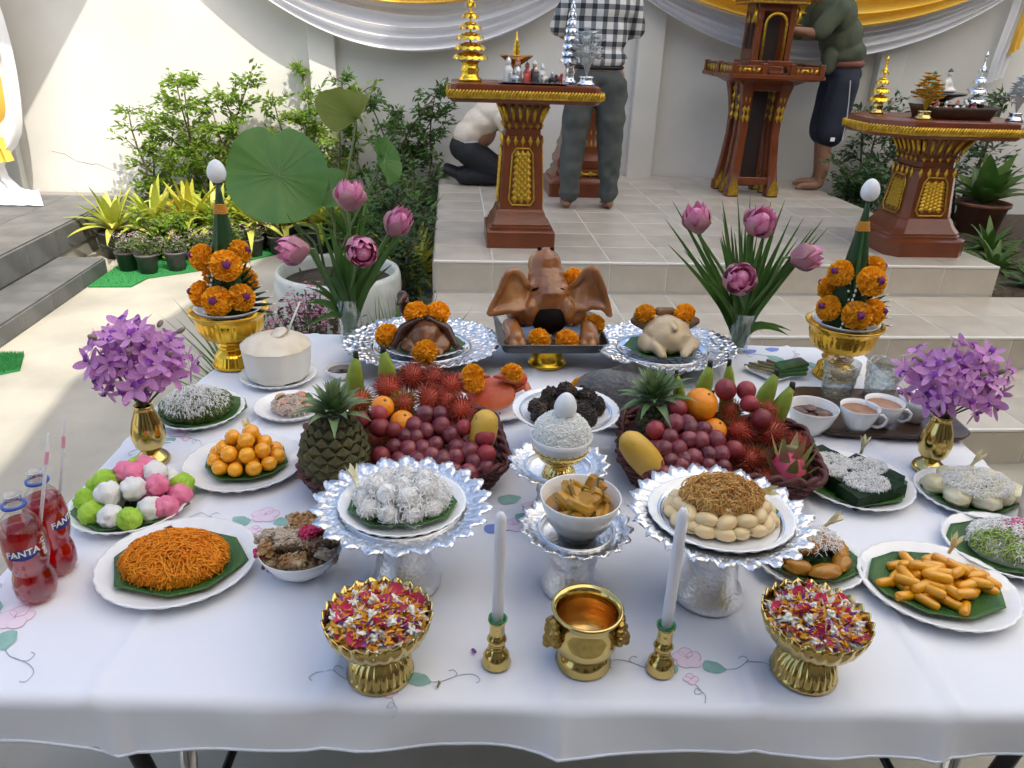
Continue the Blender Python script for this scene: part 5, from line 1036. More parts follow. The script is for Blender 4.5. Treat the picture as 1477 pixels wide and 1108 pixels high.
# tray with glasses and cups
WOODT=mat('dark_wood',(.045,.024,.016),.4,c2=(.07,.038,.024),ns=14,mapping=(1,8,1),coat=.2)
TXx,TYy=1.085,1.690
o=mk('wooden_tray',loft([[(x,y,z) for x,y,_ in rrect(a,c,.05,0,6)] for a,c,z in((.17,.115,0),(.185,.13,.006),(.19,.135,.018),(.185,.13,.018),(.172,.117,.008),(.12,.07,.0065))]),WOODT,None,True,xf((TXx,TYy,ZT),(0,0,-.10))); tag(o,'dark wooden tray under the glasses and teacups','tray')
TEA=mat('milky_tea',(.36,.17,.08),.2); CUTG=thin_glass('cut_glass',(.90,.92,.93),.06,.50,None,0,.04,.55,80)
for x,y,lab in((1.022,1.785,'left'),(1.140,1.785,'right')):
    t=thing('cut_glass_tumbler',f'clear cut-glass tumbler of water, {lab} one on the wooden tray','glass',(x,y,ZT+.009),0,'cut-glass tumblers'); n=10
    def md(a,i,r,z):
        return (r*(1-.035*(abs(sin(a*n/2+(.0 if i%2 else PI/2)))**.7) if 2<=i<=8 else r),z)
    def md(a,i,r,z):
        k_=1-.04*abs(sin(a*n/2+(PI/2 if i%2 else 0))) if 2<=i<=8 else 1
        return r*k_,z
    mk('glass_wall',lathe([(0,0),(.036,0),(.038,.005),(.0395,.016),(.0405,.028),(.0415,.040),(.0425,.052),(.0435,.064),(.0440,.072),(.0455,.078),(.047,.104),(.0455,.104),(.043,.076),(.038,.016),(0,.014)],n*8,md),CUTG,t)
    mk('water',lathe([(0,.0155),(.0365,.0165),(.041,.070),(.0425,.084),(0,.084)],40),WATER,t)
for i,(x,y,lab) in enumerate(((.985,1.600,'left teacup of milky tea on the wooden tray'),(1.062,1.628,'middle teacup of milky tea on the wooden tray'),(1.165,1.655,'teacup half hidden behind the right orchids'))):
    t=thing('teacup',lab,'cup',(x,y,ZT+.0085),-.6,'white swirled teacups')
    mk('cup',lathe([(0,0),(.021,0),(.022,.004),(.024,.007),(.035,.024),(.043,.048),(.0465,.066),(.0455,.0665),(.0425,.052),(.033,.024),(.015,.009),(0,.008)],80,lambda a,i_,r,z:(r*(1+(.014*sin(20*a+z*70) if 4<=i_<=5 else 0)),z)),PORC,t)
    mk('handle',tube([(.038,0,.050),(.052,0,.056),(.062,0,.048),(.060,0,.032),(.048,0,.022),(.034,0,.022)],[.004,.0042,.004,.0038,.0038,.004],8),PORC,t)
    mk('tea',lathe([(0,.054),(.0425,.054),(.0428,.053)],32,cap=False),TEA,t)
bowl('bowl',.878,1.618,.060,.066,.030,'white bowl of dark brown soup behind the right basket'); o=mk('soup',lathe([(0,.045),(.050,.045),(.051,.044)],32,cap=False),mat('brown_soup',(.13,.065,.045),.12,c2=(.055,.03,.02),ns=35),None,True,xf((.878,1.618,ZT))); tag(o,'dark brown soup in the bowl behind the right basket','soup')
for i in range(5):
    o=mk('meat_piece',lump(.017,.25,2,i,12,9,(1.3,.8,.4)),mat('stewed_meat',(.10,.045,.03),.4,c2=(.18,.09,.06),ns=60,coat=.3),None,True,xf((.878+.028*cos(i*1.3),1.618+.028*sin(i*1.3),ZT+.047),(.2,.1,i))); tag(o,'dark stewed piece floating in the brown soup','meat','stewed pieces in the soup')
# orchid vases
ORC=mat('orchid_petal',(.52,.15,.50),.55,c2=(.76,.46,.72),ns=28,tl=.3,rand=.15); OLIP=mat('orchid_lip',(.22,.03,.34),.5); OCEN=mat('orchid_centre',(.62,.50,.45),.5)
b=MB()
for k,(a,L,w_) in enumerate(((PI/2,1.05,.40),(PI/2+1.35,1,.52),(PI/2-1.35,1,.52),(PI/2+2.5,1.1,.36),(PI/2-2.5,1.1,.36))):
    pts=[Vector((cos(a)*L*f,sin(a)*L*f,.10*f+.22*f*f-.12*(k>2)*f)) for f in(0,.15,.4,.7,.9,1)]; b.add(strip(pts,[w_*x for x in(.25,.6,1,.95,.6,.12)],(0,0,1),.18),None,0)
b.add(strip([(0,-.05,.05),(0,-.12,.25),(0,-.38,.30),(0,-.52,.20)],[.18,.36,.34,.1],(0,.3,1),.5),None,1); b.add(ell(.07,.08,.13,8,6),xf((0,.02,.12)),2)
ORC_ME=b.mesh('blossom',[ORC,OLIP,OCEN])
OST=mat('orchid_stem',(.13,.13,.045),.5)
def orchids(x,y,cx,cz,label,vlabel,seed,lean):
    v=thing('brass_vase',vlabel,'vase',(x,y,ZT),0,'brass orchid vases')
    mk('foot',lathe([(0,0),(.035,0),(.0365,.004),(.034,.010),(.030,.015),(.024,.020),(.017,.026)],64),BRASS,v)
    mk('body',lathe([(.017,.025),(.021,.029),(.030,.042),(.0345,.062),(.034,.078),(.028,.100),(.021,.118),(.0185,.128),(.020,.134),(.0185,.134),(.016,.126)],64,cap=False),BRASS,v)
    t=thing('orchid_bouquet',label,'flowers',(x,y,ZT),0,'purple orchid bouquets'); r=random.Random(seed)
    N=84; tops=[]
    for i in range(N):
        z=1-1.55*(i+.5)/N; a=i*2.39996+seed; rr_=math.sqrt(max(0,1-z*z)); d=Vector((rr_*cos(a),rr_*sin(a),z)); f=r.uniform(.45,1.02); p=Vector((cx+d.x*.112*f,d.y*.095*f,cz+d.z*.088*f)); e=(d+Vector((r.gauss(0,.35),r.gauss(-.25,.35),r.gauss(.05,.35)))).normalized()
        link('blossom',ORC_ME,t,Matrix.Translation(p)@zto(e)@Matrix.Rotation(r.uniform(0,TAU),4,'Z')@Matrix.Diagonal((1,1,1,1))@Matrix.Scale(r.uniform(.025,.036),4))
        if i%6==0: tops.append(p)
    for p in tops:
        mk('stem',tube([Vector((0,0,.03)),Vector((0,0,.125)),Vector((p.x*.5+cx*.3,p.y*.5,.125+(p.z-.125)*.5)),p],.0022,6),OST,t)
    for k in range(7): a=k*.9+seed; p=Vector((cx+.088*cos(a),.06*sin(a),cz+.055+.02*sin(a*2))); mk('closed_bud',ell(.0055,.0055,.010,10,8),mat('orchid_bud',(.26,.20,.16),.5),t,M=Matrix.Translation(p)@zto((cos(a),sin(a),.6)))
orchids(-.642,1.499,.010,.226,'bouquet of purple orchids in the left brass vase','brass vase of orchids at the left table edge',3,0)
orchids(1.075,1.431,.0,.212,'bouquet of purple orchids in the right brass vase','brass vase of orchids at the right table edge',4,0)
# red drinks
PET=thin_glass('clear_plastic',(.97,.97,.97),.05,.50,(.9,.9,.9),.025); RED=thin_glass('red_soda',(.66,.015,.03),.03,.16,(.75,.003,.015),.30); NAVY=mat('label_navy',(.015,.03,.22),.4); BLUE=mat('ring_blue',(.04,.10,.42),.4); WHT=mat('print_white',(.8,.8,.8),.5); STRW=mat('clear_straw',(.82,.80,.80),.25,tr=.35,ior=1.2); STRP=mat('straw_pink',(.80,.35,.45),.4)
def wrap(ob,R_,z0,a0):
    for v in ob.data.vertices:
        a=a0+v.co.x/R_; v.co=Vector(((R_+v.co.z)*cos(a),(R_+v.co.z)*sin(a),z0+v.co.y))
def text_part(name,body,size,m_,parent,R_,z0,a0,rot=0,shear=0):
    cu=bpy.data.curves.new(name,'FONT'); cu.body=body; cu.size=size; cu.align_x='CENTER'; cu.align_y='CENTER'; cu.shear=shear; cu.extrude=.0001; cu.offset=size*.022
    to=bpy.data.objects.new('tmp',cu); COL.objects.link(to); me=bpy.data.meshes.new_from_object(to.evaluated_get(bpy.context.evaluated_depsgraph_get())); bpy.data.objects.remove(to); me.name=name; me.materials.clear(); me.materials.append(m_)
    if rot:
        me.transform(Matrix.Rotation(rot,4,'Z'))
    o=link(name,me,parent); wrap(o,R_,z0,a0); return o
def soda(x,y,rz,label,slabel,sd,flabel):
    t=thing('soda_bottle',label,'bottle',(x,y,ZT),rz,'red soda bottles')
    def md(a,i,r,z): 
        if z<.012: return r*(1-.10*max(0,cos(5*a))**2),z+(.004*max(0,-cos(5*a)))
        return r*(1+(.012*cos(10*a) if .01<z<.045 else 0)),z
    out=[(0,.006),(.020,.0),(.027,.004),(.0305,.014),(.0315,.030),(.0300,.046),(.0270,.056),(.0265,.060),(.0295,.070),(.0325,.085),(.0330,.110),(.0325,.124),(.0290,.142),(.0220,.156),(.0150,.165),(.0132,.170),(.0132,.176)]
    mk('bottle_wall',lathe(out+[(.0165,.1765),(.0165,.1785),(.0130,.1795),(.0128,.194),(.0138,.195),(.0118,.196),(.0115,.170),(.0140,.163)],60,md),PET,t)
    mk('soda',lathe([(max(0,r-.0012),z+.0008) for r,z in out[:-5]]+[(.0283,.1435),(0,.1435)],60,md),RED,t)
    mk('neck_ring',lathe([(.0137,.1755),(.0178,.1755),(.0178,.1795),(.0137,.1795)],40,cap=False),BLUE,t)
    badge=[(.0225*cos(t_)*(1+.06*cos(5*t_)),.0095*sin(t_)-.001,0) for t_ in [TAU*i/28 for i in range(28)]]
    o=mk('label_badge',([(0,0,0)]+badge,[(0,1+i,1+(i+1)%28) for i in range(28)]),NAVY,t); wrap(o,.0336,.104,-PI/2-.12)
    text_part('label_lettering','FANTA',.0155,WHT,t,.0341,.106,-PI/2-.12,.06,.1)
    text_part('label_side_lettering','แฟนต้า',.0110,WHT,t,.0337,.106,-PI/2+.86,PI/2)
    text_part('label_lettering_rear','FANTA',.0155,WHT,t,.0340,.106,PI/2,.06,.1)
    o=mk('label_panel',box(0,0,0,.018,.007,.0003),WHT,t); wrap(o,.0334,.090,.75)
    s_=thing('drinking_straw',slabel,'straw',(x,y,ZT+.03),0,'clear drinking straws'); d=Vector(sd); mk('tube',tube([(0,0,0),d*.55,d],.0026,10),STRW,s_); mk('pink_band',tube([d*.80,d*.88],.0029,10,False),STRP,s_)
soda(-.674,1.058,.50,'front red soda bottle at the left table edge','straw leaning out of the front soda bottle',(.05,.05,.245),'')
soda(-.672,1.128,1.45,'rear red soda bottle behind its twin at the left table edge','straw standing in the rear soda bottle',(.050,.03,.245),'')
o=mk('drinking_cup',lathe([(0,0),(.028,0),(.030,.004),(.040,.09),(.0385,.09),(.028,.006),(0,.005)],40),thin_glass('frosted_plastic',(.85,.83,.84),.1,.4,(.8,.78,.78),.5),None,True,xf((1.155,1.195,ZT))); tag(o,'frosted plastic cup at the right table edge','cup')
# two fallen petals on the cloth
o=mk('fallen_petal',ell(.003,.006,.002,8,6),PURPP,None,True,xf((.035,.905,ZT+.002),(0,0,.6))); tag(o,'tiny purple petal fallen left of the left candlestick','petal')
o=mk('fallen_petal',tube([(0,0,0),(.003,.006,.002),(.002,.012,.001)],[.001,.0022,.001],6),CIG,None,True,xf((-.02,.835,ZT+.001))); tag(o,'tiny withered petal fallen near the front of the cloth','petal')

# ================================================================ drapery on the wall
WCL=mat('satin_white',(.86,.86,.88),.75,spec=.25,tl=.15); YCL=mat('satin_yellow',(.88,.56,.07),.65,c2=(.92,.64,.13),ns=3,spec=.3,tl=.15)
def swag_sheet(x0,hw,zA,zb,zt,folds,out,seed,nu=70,nv=44):
    V_=[];F_=[]
    for j in range(nv+1):
        v=j/nv; zm=zb+(zt-zb)*v
        for i in range(nu+1):
            u=-1+2*i/nu; e=1-u*u; x=x0+u*hw; ph=v*folds*TAU+1.2*noise.noise(Vector((u*1.2,v*2,seed))); a=.020+.030*e
            z=zA-(zA-zm)*e*(1+.05*noise.noise(Vector((u*1.5,v*3,seed+5)))*(.2+v)); y=-out-a*sin(ph)-.05*e*(1-v)-.02*noise.noise(Vector((u*3,v*6,seed)))
            V_.append((x,y,z+.010*cos(ph)))
    for j in range(nv):
        for i in range(nu): p=j*(nu+1)+i; F_.append((p,p+1,p+nu+2,p+nu+1))
    return V_,F_
for x0,hw,zb,zy,lab,sd in((-.30,1.78,1.46,1.80,'white and yellow satin swag hanging on the wall above the kneeling person',1),(2.93,2.03,1.50,1.735,'white and yellow satin swag hanging on the wall behind the spirit house',2)):
    t=thing('drapery_swag',lab,'drapery',(0,WY,0),0,'satin swags on the wall'); mk('white_cloth',swag_sheet(x0,hw,2.36,zb,zy+.04,4.5,.16,sd),WCL,t); mk('yellow_cloth',swag_sheet(x0,hw,2.40,zy,2.2,5,.22,sd+10),YCL,t)
t=thing('drapery_tail','narrow white and yellow satin tail hanging at the right wall end','drapery',(4.72,WY,0))
def tail_sheet(w_,z0,z1,folds,out,sx=0):
    V_=[];F_=[]
    for j in range(21):
        f=j/20; z=z0+(z1-z0)*f
        for i in range(25): u=i/24-.5; V_.append((sx*f+u*w_*(1-.45*f)+.02*sin(f*5),-out-.03*sin(u*folds*TAU+f*2),z+.05*u))
    for j in range(20):
        for i in range(24): p=j*25+i; F_.append((p,p+1,p+26,p+25))
    return V_,F_
mk('white_cloth',tail_sheet(.22,2.3,1.40,3,.12,-.05),WCL,t); mk('yellow_cloth',tail_sheet(.12,2.3,1.62,2,.17,0),YCL,t)
t=thing('gathered_curtain','white and yellow gathered satin curtain at the left edge of the terrace','curtain',(-3.66,6.50,.30))
for (m_,w_,sx,yo,z0,z1,nm) in((WCL,.55,.0,0,2.0,.0,'white_cloth'),(YCL,.20,.16,-.06,1.9,.30,'yellow_cloth'),(YCL,.12,-.1,-.06,1.9,.5,'yellow_cloth')):
    V_=[];F_=[]
    for j in range(25):
        f=j/24; z=z0+(z1-z0)*f; bel=1+.45*sin(PI*min(1,f*1.1))-.55*math.exp(-((f-.88)/.08)**2)
        for i in range(41): u=i/40-.5; V_.append((sx+u*w_*bel,yo-.05*sin(u*7*TAU+f)-.08*cos(u*PI)*bel,z))
    for j in range(24):
        for i in range(40): p=j*41+i; F_.append((p,p+1,p+42,p+41))
    mk(nm,(V_,F_),m_,t)
V_=[];F_=[]
for j in range(15):
    for i in range(31):
        u,v=i/30-.5,j/14; V_.append((u*(.75+.35*v),-.32*v,.012+.11*(1-v)*(1+.6*noise.noise(Vector((u*6,v*3,1))))*max(.1,1-abs(u)*1.2)+.03*abs(noise.noise(Vector((u*11,v*9,4))))))
for j in range(14):
    for i in range(30): p=j*31+i; F_.append((p,p+1,p+32,p+31))
mk('cloth_puddle',(V_,F_),WCL,t)

# ================================================================ plants
def shrub(name,x,y,z,H,rx,label,m_,seed,n=900,ll=.055,lw=.022,group=None,low=.15,stems=3,droop=.3):
    r=random.Random(seed); t=thing(name,label,'shrub',(x,y,z),0,group); b=MB(); br=[]
    for k in range(stems):
        a=r.uniform(0,TAU); p=Vector((.03*cos(a),.03*sin(a),0)); pts=[p.copy()]; d=Vector((r.gauss(0,.12),r.gauss(0,.10),1)).normalized(); h=H*r.uniform(.75,1.0)
        for i in range(7): p=p+d*h/7; d=(d+Vector((r.gauss(0,.14),r.gauss(0,.10),.05))).normalized(); pts.append(p.copy())
        b.add(tube(pts,[.012*(1-.8*i/7)+.002 for i in range(8)],6)); 
        for i in range(1,8):
            for _ in range(3):
                a=r.uniform(0,TAU); L=rx*r.uniform(.35,1.0)*(1-.35*i/7); e=pts[i]+Vector((cos(a)*L,sin(a)*L*.7,L*r.uniform(.1,.7))); b.add(tube([pts[i],pts[i].lerp(e,.5)+Vector((0,0,.015)),e],[.004,.003,.001],4,False)); br.append((pts[i],e))
    b.build('trunk',mat('bark',(.07,.05,.03),.8,c2=(.12,.09,.06),ns=30),t)
    c=MB()
    for _ in range(n):
        s_,e=r.choice(br); f=r.uniform(.15,1.05); p=s_.lerp(e,f)+Vector((r.gauss(0,.022),r.gauss(0,.022),r.gauss(0,.022)))
        if p.z<low*H and r.random()<.6: continue
        d=(e-s_).normalized()+Vector((r.gauss(0,.7),r.gauss(0,.7),r.gauss(-droop,.5))); s2=r.uniform(.6,1.2); c.add(kite(p,d,Vector((r.gauss(0,.6),r.gauss(-.3,.6),1)),ll*s2,lw*s2,.18))
    stuff(c.build('crown',m_,t,False)); return t
LF1=mat('shrub_leaf_sunlit',(.13,.24,.025),.55,c2=(.25,.36,.05),ns=4,tl=.5,spec=.25); LF2=mat('shrub_leaf_shaded',(.045,.115,.02),.5,c2=(.10,.19,.04),ns=4,tl=.25); LF3=mat('shrub_leaf_deep',(.025,.075,.018),.5,c2=(.06,.12,.03),ns=5,tl=.2)  # paler leaf on sunlit shrubs, darker on shaded ones: light put into colour
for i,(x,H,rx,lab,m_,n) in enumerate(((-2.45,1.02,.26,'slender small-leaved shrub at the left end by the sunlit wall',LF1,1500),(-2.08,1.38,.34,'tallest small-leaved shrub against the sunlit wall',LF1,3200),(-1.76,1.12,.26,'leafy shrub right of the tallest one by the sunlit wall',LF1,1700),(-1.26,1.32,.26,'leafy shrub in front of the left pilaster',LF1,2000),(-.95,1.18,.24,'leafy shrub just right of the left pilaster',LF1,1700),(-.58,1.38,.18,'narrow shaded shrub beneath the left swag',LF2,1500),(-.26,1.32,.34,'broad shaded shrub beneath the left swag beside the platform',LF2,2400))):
    shrub('wall_shrub',x,6.58,.0,H,rx,lab,m_,20+i,n,.060,.024,'shrubs along the wall')
for i,(x,y,H,rx,lab) in enumerate(((3.55,6.45,1.10,.36,'dark shrub behind the golden tiered tree'),(3.30,6.15,.55,.34,'low dark shrub beside the bending man'),(4.45,6.5,1.30,.42,'dark shrub beneath the right drapery tail'),(3.95,6.55,.75,.35,'dark shrub between the wall and the right altar table'))):
    shrub('bed_shrub',x,y,.24,H-.05,rx,lab,LF3,40+i,1100,.070,.026,'shrubs in the right bed')
def rosette(name,x,y,z,n,L,w_,label,m_,seed,el=(.3,1.3),drop=.5,group=None,cat='plant'):
    r=random.Random(seed); b=MB(); t=thing(name,label,cat,(x,y,z),0,group)
    for i in range(n):
        f=i/n; a=i*2.39996+r.uniform(-.2,.2); e=el[0]+(el[1]-el[0])*f+r.uniform(-.12,.12); l=L*r.uniform(.75,1.1); d=Vector((cos(a)*cos(e),sin(a)*cos(e),sin(e)))
        lf=strip(arc((.02*cos(a),.02*sin(a),.02*f),d,l,drop*(1-.5*f),8),blade_w(w_*r.uniform(.8,1.15),8,.55,.8),(0,0,1),.3)
        if n<=40: mk('leaf',lf,m_,t)
        else: b.add(lf)
    if b.v: stuff(b.build('blades',m_,t))
    return t
YEL=mat('variegated_leaf',(.34,.42,.04),.42,c2=(.58,.56,.12),ns=3,lo=.4,hi=.6,tl=.3); YE2=mat('variegated_gold',(.50,.40,.03),.42,c2=(.34,.40,.05),ns=3,tl=.3); GRS=mat('strap_leaf',(.05,.14,.022),.42,c2=(.14,.22,.05),ns=4,tl=.25)
POTB=mat('black_plastic',(.022,.023,.024),.5,c2=(.04,.04,.04),ns=20)
def pot(x,y,r_,h,label,m_,z=0,grp=None):
    t=thing('plant_pot',label,'pot',(x,y,z),0,grp); mk('pot_wall',lathe([(0,0),(r_*.72,0),(r_*.95,h*.88),(r_*1.03,h*.89),(r_*1.05,h),(r_*.97,h),(r_*.90,h*.86),(0,h*.85)],32),m_,t); mk('soil',lathe([(0,h*.90),(r_*.94,h*.88),(r_*.93,h*.87)],20,cap=False),mat('pot_soil',(.16,.085,.045),.95,c2=(.09,.05,.03),ns=60,bump=.8,bs=90,bd=.01),t); return t
for i,(x,y,n,L,m_,lab) in enumerate(((-2.50,5.90,30,.46,YEL,'yellow-green strap-leaf plant at the left end above the slate step'),(-2.24,6.02,34,.46,YEL,'yellow-green strap-leaf plant second from the left'),(-2.00,6.08,34,.46,YE2,'golden strap-leaf plant in the middle of the sunlit group'),(-1.78,6.05,34,.46,YEL,'yellow-green strap-leaf plant behind the small pots'),(-1.55,6.12,34,.46,YEL,'yellow-green strap-leaf plant just left of the leaf cone'),(-1.32,6.20,34,.46,YEL,'yellow-green strap-leaf plant behind the big lotus leaf'),(-1.05,6.12,34,.46,YE2,'golden strap-leaf plant under the big lotus leaf'))):
    pot(x,y,.13,.20,f'black pot under the {lab}',POTB,.0 if x>-2.4 else .0,'black pots of the strap-leaf plants'); rosette('strap_leaf_plant',x,y,.20,n,L,.062,lab,m_,60+i,(.25,1.35),.45,'sunlit strap-leaf plants')
for i,(x,y) in enumerate(((-2.20,5.78),(-1.98,5.80),(-1.72,5.86))): shrub('low_bush',x,y,.02,.30,.16,('left','middle','right')[i]+' of the three low bright bushes behind the small pots',LF1,80+i,900,.045,.026,'low bright bushes',.1,5)
MINI=mat('small_flower_leaf',(.09,.14,.05),.6,c2=(.16,.20,.08),ns=20,tl=.2); MINIP=mat('small_flower_pink',(.42,.22,.34),.6,tl=.2,c2=(.52,.38,.44),ns=60)
for i,(x,y,lab) in enumerate(((-2.28,5.50,'first'),(-2.12,5.44,'second'),(-1.95,5.52,'third'),(-1.79,5.63,'fourth'),(-1.64,5.78,'fifth'),(-1.50,5.92,'sixth'),(-1.34,6.02,'seventh'))):
    pot(x,y,.078,.135,f'{lab} small black pot from the left along the turf','' or mat('grey_plastic',(.05,.052,.052),.55,c2=(.09,.09,.088),ns=15,rand=.2),.014,'small black pots along the turf'); r=random.Random(100+i); t=thing('potted_flower',f'tiny-leaved pale pink plant in the {lab} small pot','plant',(x,y,.13),0,'tiny-leaved plants in small pots'); b=MB(); fl=MB()
    for k in range(26):
        a=r.uniform(0,TAU); e=r.uniform(.5,1.5); L=r.uniform(.08,.17); d=Vector((cos(a)*cos(e),sin(a)*cos(e),sin(e))); b.add(tube([(0,0,0),d*L],[.002,.001],3,False))
        for _ in range(13): p=d*L*r.uniform(.3,1)+Vector((r.gauss(0,.012),r.gauss(0,.012),r.gauss(0,.008))); b.add(kite(p,Vector((r.gauss(0,1),r.gauss(0,1),r.gauss(.4,.6))),Vector((r.gauss(0,.5),r.gauss(0,.5),1)),.022,.010))
        for _ in range(3): p=d*L*1.02+Vector((r.gauss(0,.012),r.gauss(0,.012),r.gauss(0,.006))); fl.add(kite(p,Vector((r.gauss(0,1),r.gauss(0,1),.4)),Vector((0,0,1)),.016,.012))
    stuff(b.build('leaves',MINI,t,False)); stuff(fl.build('flowers',MINIP,t,False))
# lotus tub
CERW=mat('glazed_white',(.60,.62,.58),.35,c2=(.46,.50,.45),ns=12,lo=.4,hi=.75,bump=.3,bs=40,bd=.004,coat=.25)
BX2,BY2=-.60,4.05
t=thing('lotus_tub','big round white glazed tub with lotus behind the table','tub',(BX2,BY2,0)); mk('tub',lathe([(0,0),(.16,0),(.20,.02),(.28,.14),(.325,.27),(.335,.36),(.330,.43),(.322,.452),(.305,.452),(.298,.43),(.29,.38)],64,lambda a,i,r,z:(r*(1+.004*sin(26*a)*(2<i<7)),z)),CERW,t); mk('mud',lathe([(0,.385),(.294,.385),(.296,.38)],40,cap=False),SOIL,t)
LOTL=mat('lotus_leaf',(.06,.17,.035),.55,c2=(.10,.22,.05),ns=5,tl=.35,bump=.15,bs=14,bd=.004); LOTY=mat('lotus_leaf_pale',(.20,.25,.05),.5,c2=(.26,.30,.08),ns=6,tl=.45)
def lotus_leaf(p,nrm,R_,label,m_,seed,cup=.25,fold=0,sx=1):
    o=Vector((BX2,BY2,0)); p=Vector(p); t=thing('lotus_leaf',label,'leaf',(BX2,BY2,.38),0,'lotus leaves in the white tub'); rings=[]
    for f in(.002,.15,.35,.55,.75,.9,1):
        ring=[]
        for i in range(60):
            a=TAU*i/60; rr_=R_*f*(1+.05*noise.noise(Vector((cos(a)*1.3,sin(a)*1.3,seed)))*f-.16*f*f*math.exp(-((a-PI/2)/.16)**2)); z=R_*(cup*f*f*.5+.10*f*f*sin(3*a+seed)+.05*f*f*sin(5*a+2*seed)+.05*f*sin(a*11)*f*f*.3)-.02*R_*abs(sin(a*10))*f
            x_,y_=rr_*cos(a)*sx,rr_*sin(a); z+=fold*abs(x_); ring.append((x_,y_,z))
        rings.append(ring)
    Q=(p-Vector((BX2,BY2,.38))); M_=Matrix.Translation(Q)@zto(nrm); mk('blade',loft(rings,False),m_,t,M=M_)
    b=MB()
    for k in range(20):
        a=TAU*k/20; b.add(tube([(R_*f*cos(a)*sx,R_*f*sin(a),R_*cup*f*f*.5+.001+fold*abs(R_*f*cos(a)*sx)) for f in(.02,.3,.6,.85)],[.0022,.0015,.001,.0006],3,False))
    b.build('veins',mat('vein_pale',(.12,.22,.07),.5),t,M=M_)
    r=random.Random(seed); mk('stalk',tube([Vector((r.uniform(-.1,.1),r.uniform(-.08,.08),0)),Vector((Q.x*.35,Q.y*.35,Q.z*.5)),Q],[.008,.007,.005],8),mat('lotus_stalk',(.10,.13,.05),.6),t)
lotus_leaf((-.86,4.0,.945),(.12,-.86,.42),.250,'largest round lotus leaf facing the camera behind the left vase',LOTL,1,.12)
lotus_leaf((-.46,4.02,1.22),(-.45,.35,.75),.155,'pale folded lotus leaf standing highest above the tub',LOTY,2,.3,.75)
lotus_leaf((-.335,4.0,1.03),(.75,-.55,.25),.12,'small edge-on lotus leaf at the right of the tub',LOTL,3,.2,.35,.7)
lotus_leaf((-.95,4.15,.80),(.1,-.5,.8),.17,'yellowing lotus leaf half hidden under the largest one',YE2,4,.2)
lotus_leaf((-.62,4.12,.86),(.3,-.5,.7),.13,'small green lotus leaf close above the tub',LOTL,5,.2)
# pink flower bush, blades and dark mass between tub and steps
PBL=mat('plum_leaf',(.07,.05,.035),.6,c2=(.05,.085,.025),ns=15,tl=.2); PBF=mat('bush_flower',(.42,.12,.22),.6,c2=(.50,.22,.30),ns=60,tl=.2)
r=random.Random(77); t=thing('flower_bush','low pink-flowered bush between the table and the white tub','bush',(-.58,3.15,0)); b=MB(); fl=MB(); stb=MB()
for k in range(70):
    a=r.uniform(0,TAU); q=math.sqrt(r.random()); e=Vector((.27*q*cos(a),.22*q*sin(a),.40+.24*(1-q*q)*r.uniform(.5,1.05))); stb.add(tube([(0,0,0),e*.6,e],[.004,.003,.0015],4,False))
    for _ in range(14): p=e*r.uniform(.55,1.0)+Vector((r.gauss(0,.03),r.gauss(0,.03),r.gauss(0,.03))); b.add(kite(p,Vector((r.gauss(0,1),r.gauss(0,1),r.gauss(.2,.6))),Vector((r.gauss(0,.6),r.gauss(0,.6),1)),.034,.015))
    for _ in range(5): p=e+Vector((r.gauss(0,.03),r.gauss(0,.03),r.gauss(0,.015))); [fl.add(kite(p,Vector((cos(j*1.26+k),sin(j*1.26+k),.3)),Vector((0,-.5,1)),.010,.008)) for j in range(4)]
stb.build('stems',mat('bark',(.07,.05,.03),.8),t); stuff(b.build('leaves',PBL,t,False)); stuff(fl.build('flowers',PBF,t,False))
for i,(x,y,lab) in enumerate(((-.86,3.1,'left of the pink bush'),(-.30,3.05,'right of the pink bush behind the duck'),(-.20,3.25,'behind the duck beside the steps'),(-.92,3.3,'left behind the pink bush'))): rosette('grass_clump',x,y,0,60,.62,.014,'tuft of narrow green blades '+lab,GRS,120+i,(.85,1.5),.22,'grass tufts behind the table','grass')
for i,(x,y,H,rx,n,m_,lab) in enumerate(((-.30,4.55,.62,.24,1500,LF3,'dense dark bush beside the left end of the steps'),(-.28,5.1,.70,.28,1400,LF3,'dark bush midway along the left platform side'),(-.45,5.6,.75,.30,1200,LF2,'leafy bush at the back left of the platform'))): shrub('dense_bush',x,y,0,H,rx,lab,m_,130+i,n,.05,.022,'bushes along the left platform side',.02,6)
for i,(x,y,L,m_,lab) in enumerate(((-.32,5.3,.62,GRS,'front'),(-.45,5.95,.70,GRS,'rear'),(-.72,5.75,.60,GRS,'left'),(-.25,4.85,.45,YE2,'yellowish'))): rosette('strap_leaf_clump',x,y,.15,40,L,.045,f'{lab} shaded strap-leaf clump left of the platform',m_,140+i,(.3,1.35),.4,'shaded strap-leaf clumps')
for i,(x,y) in enumerate(((3.30,4.9),(3.45,5.3),(3.28,5.75),(3.8,5.0),(3.62,5.8),(4.1,5.5),(4.4,5.1),(3.25,4.55),(3.75,4.5),(4.3,4.6))): rosette('bed_plant',x,y,.22,26,.34,.055,('broad-leaved low plant nearest the platform edge','broad-leaved low plant in the middle of the right bed','low plant at the back of the right bed')[i%3]+(' by the altar','',' below the pot','')[i%4],GRS if i%2 else LF2,150+i,(.2,1.2),.5,'low plants in the right bed')
TERR=mat('terracotta',(.22,.085,.05),.7,c2=(.16,.065,.04),ns=12); pot(4.35,6.05,.20,.26,'terracotta pot in the right bed below the altar table',TERR,.24); rosette('broad_leaf_plant',4.35,6.05,.48,22,.50,.15,'broad-leaved green plant in the terracotta pot',GRS,170,(.5,1.4),.35)
STN=mat('garden_stone',(.28,.22,.14),.8,c2=(.18,.15,.11),ns=9); o=mk('garden_stone',lump(.16,.2,2,4,20,12,(1.2,.8,.35)),STN,None,True,xf((4.75,5.75,.27))); tag(o,'flat tan garden stone at the right edge of the bed','stone')

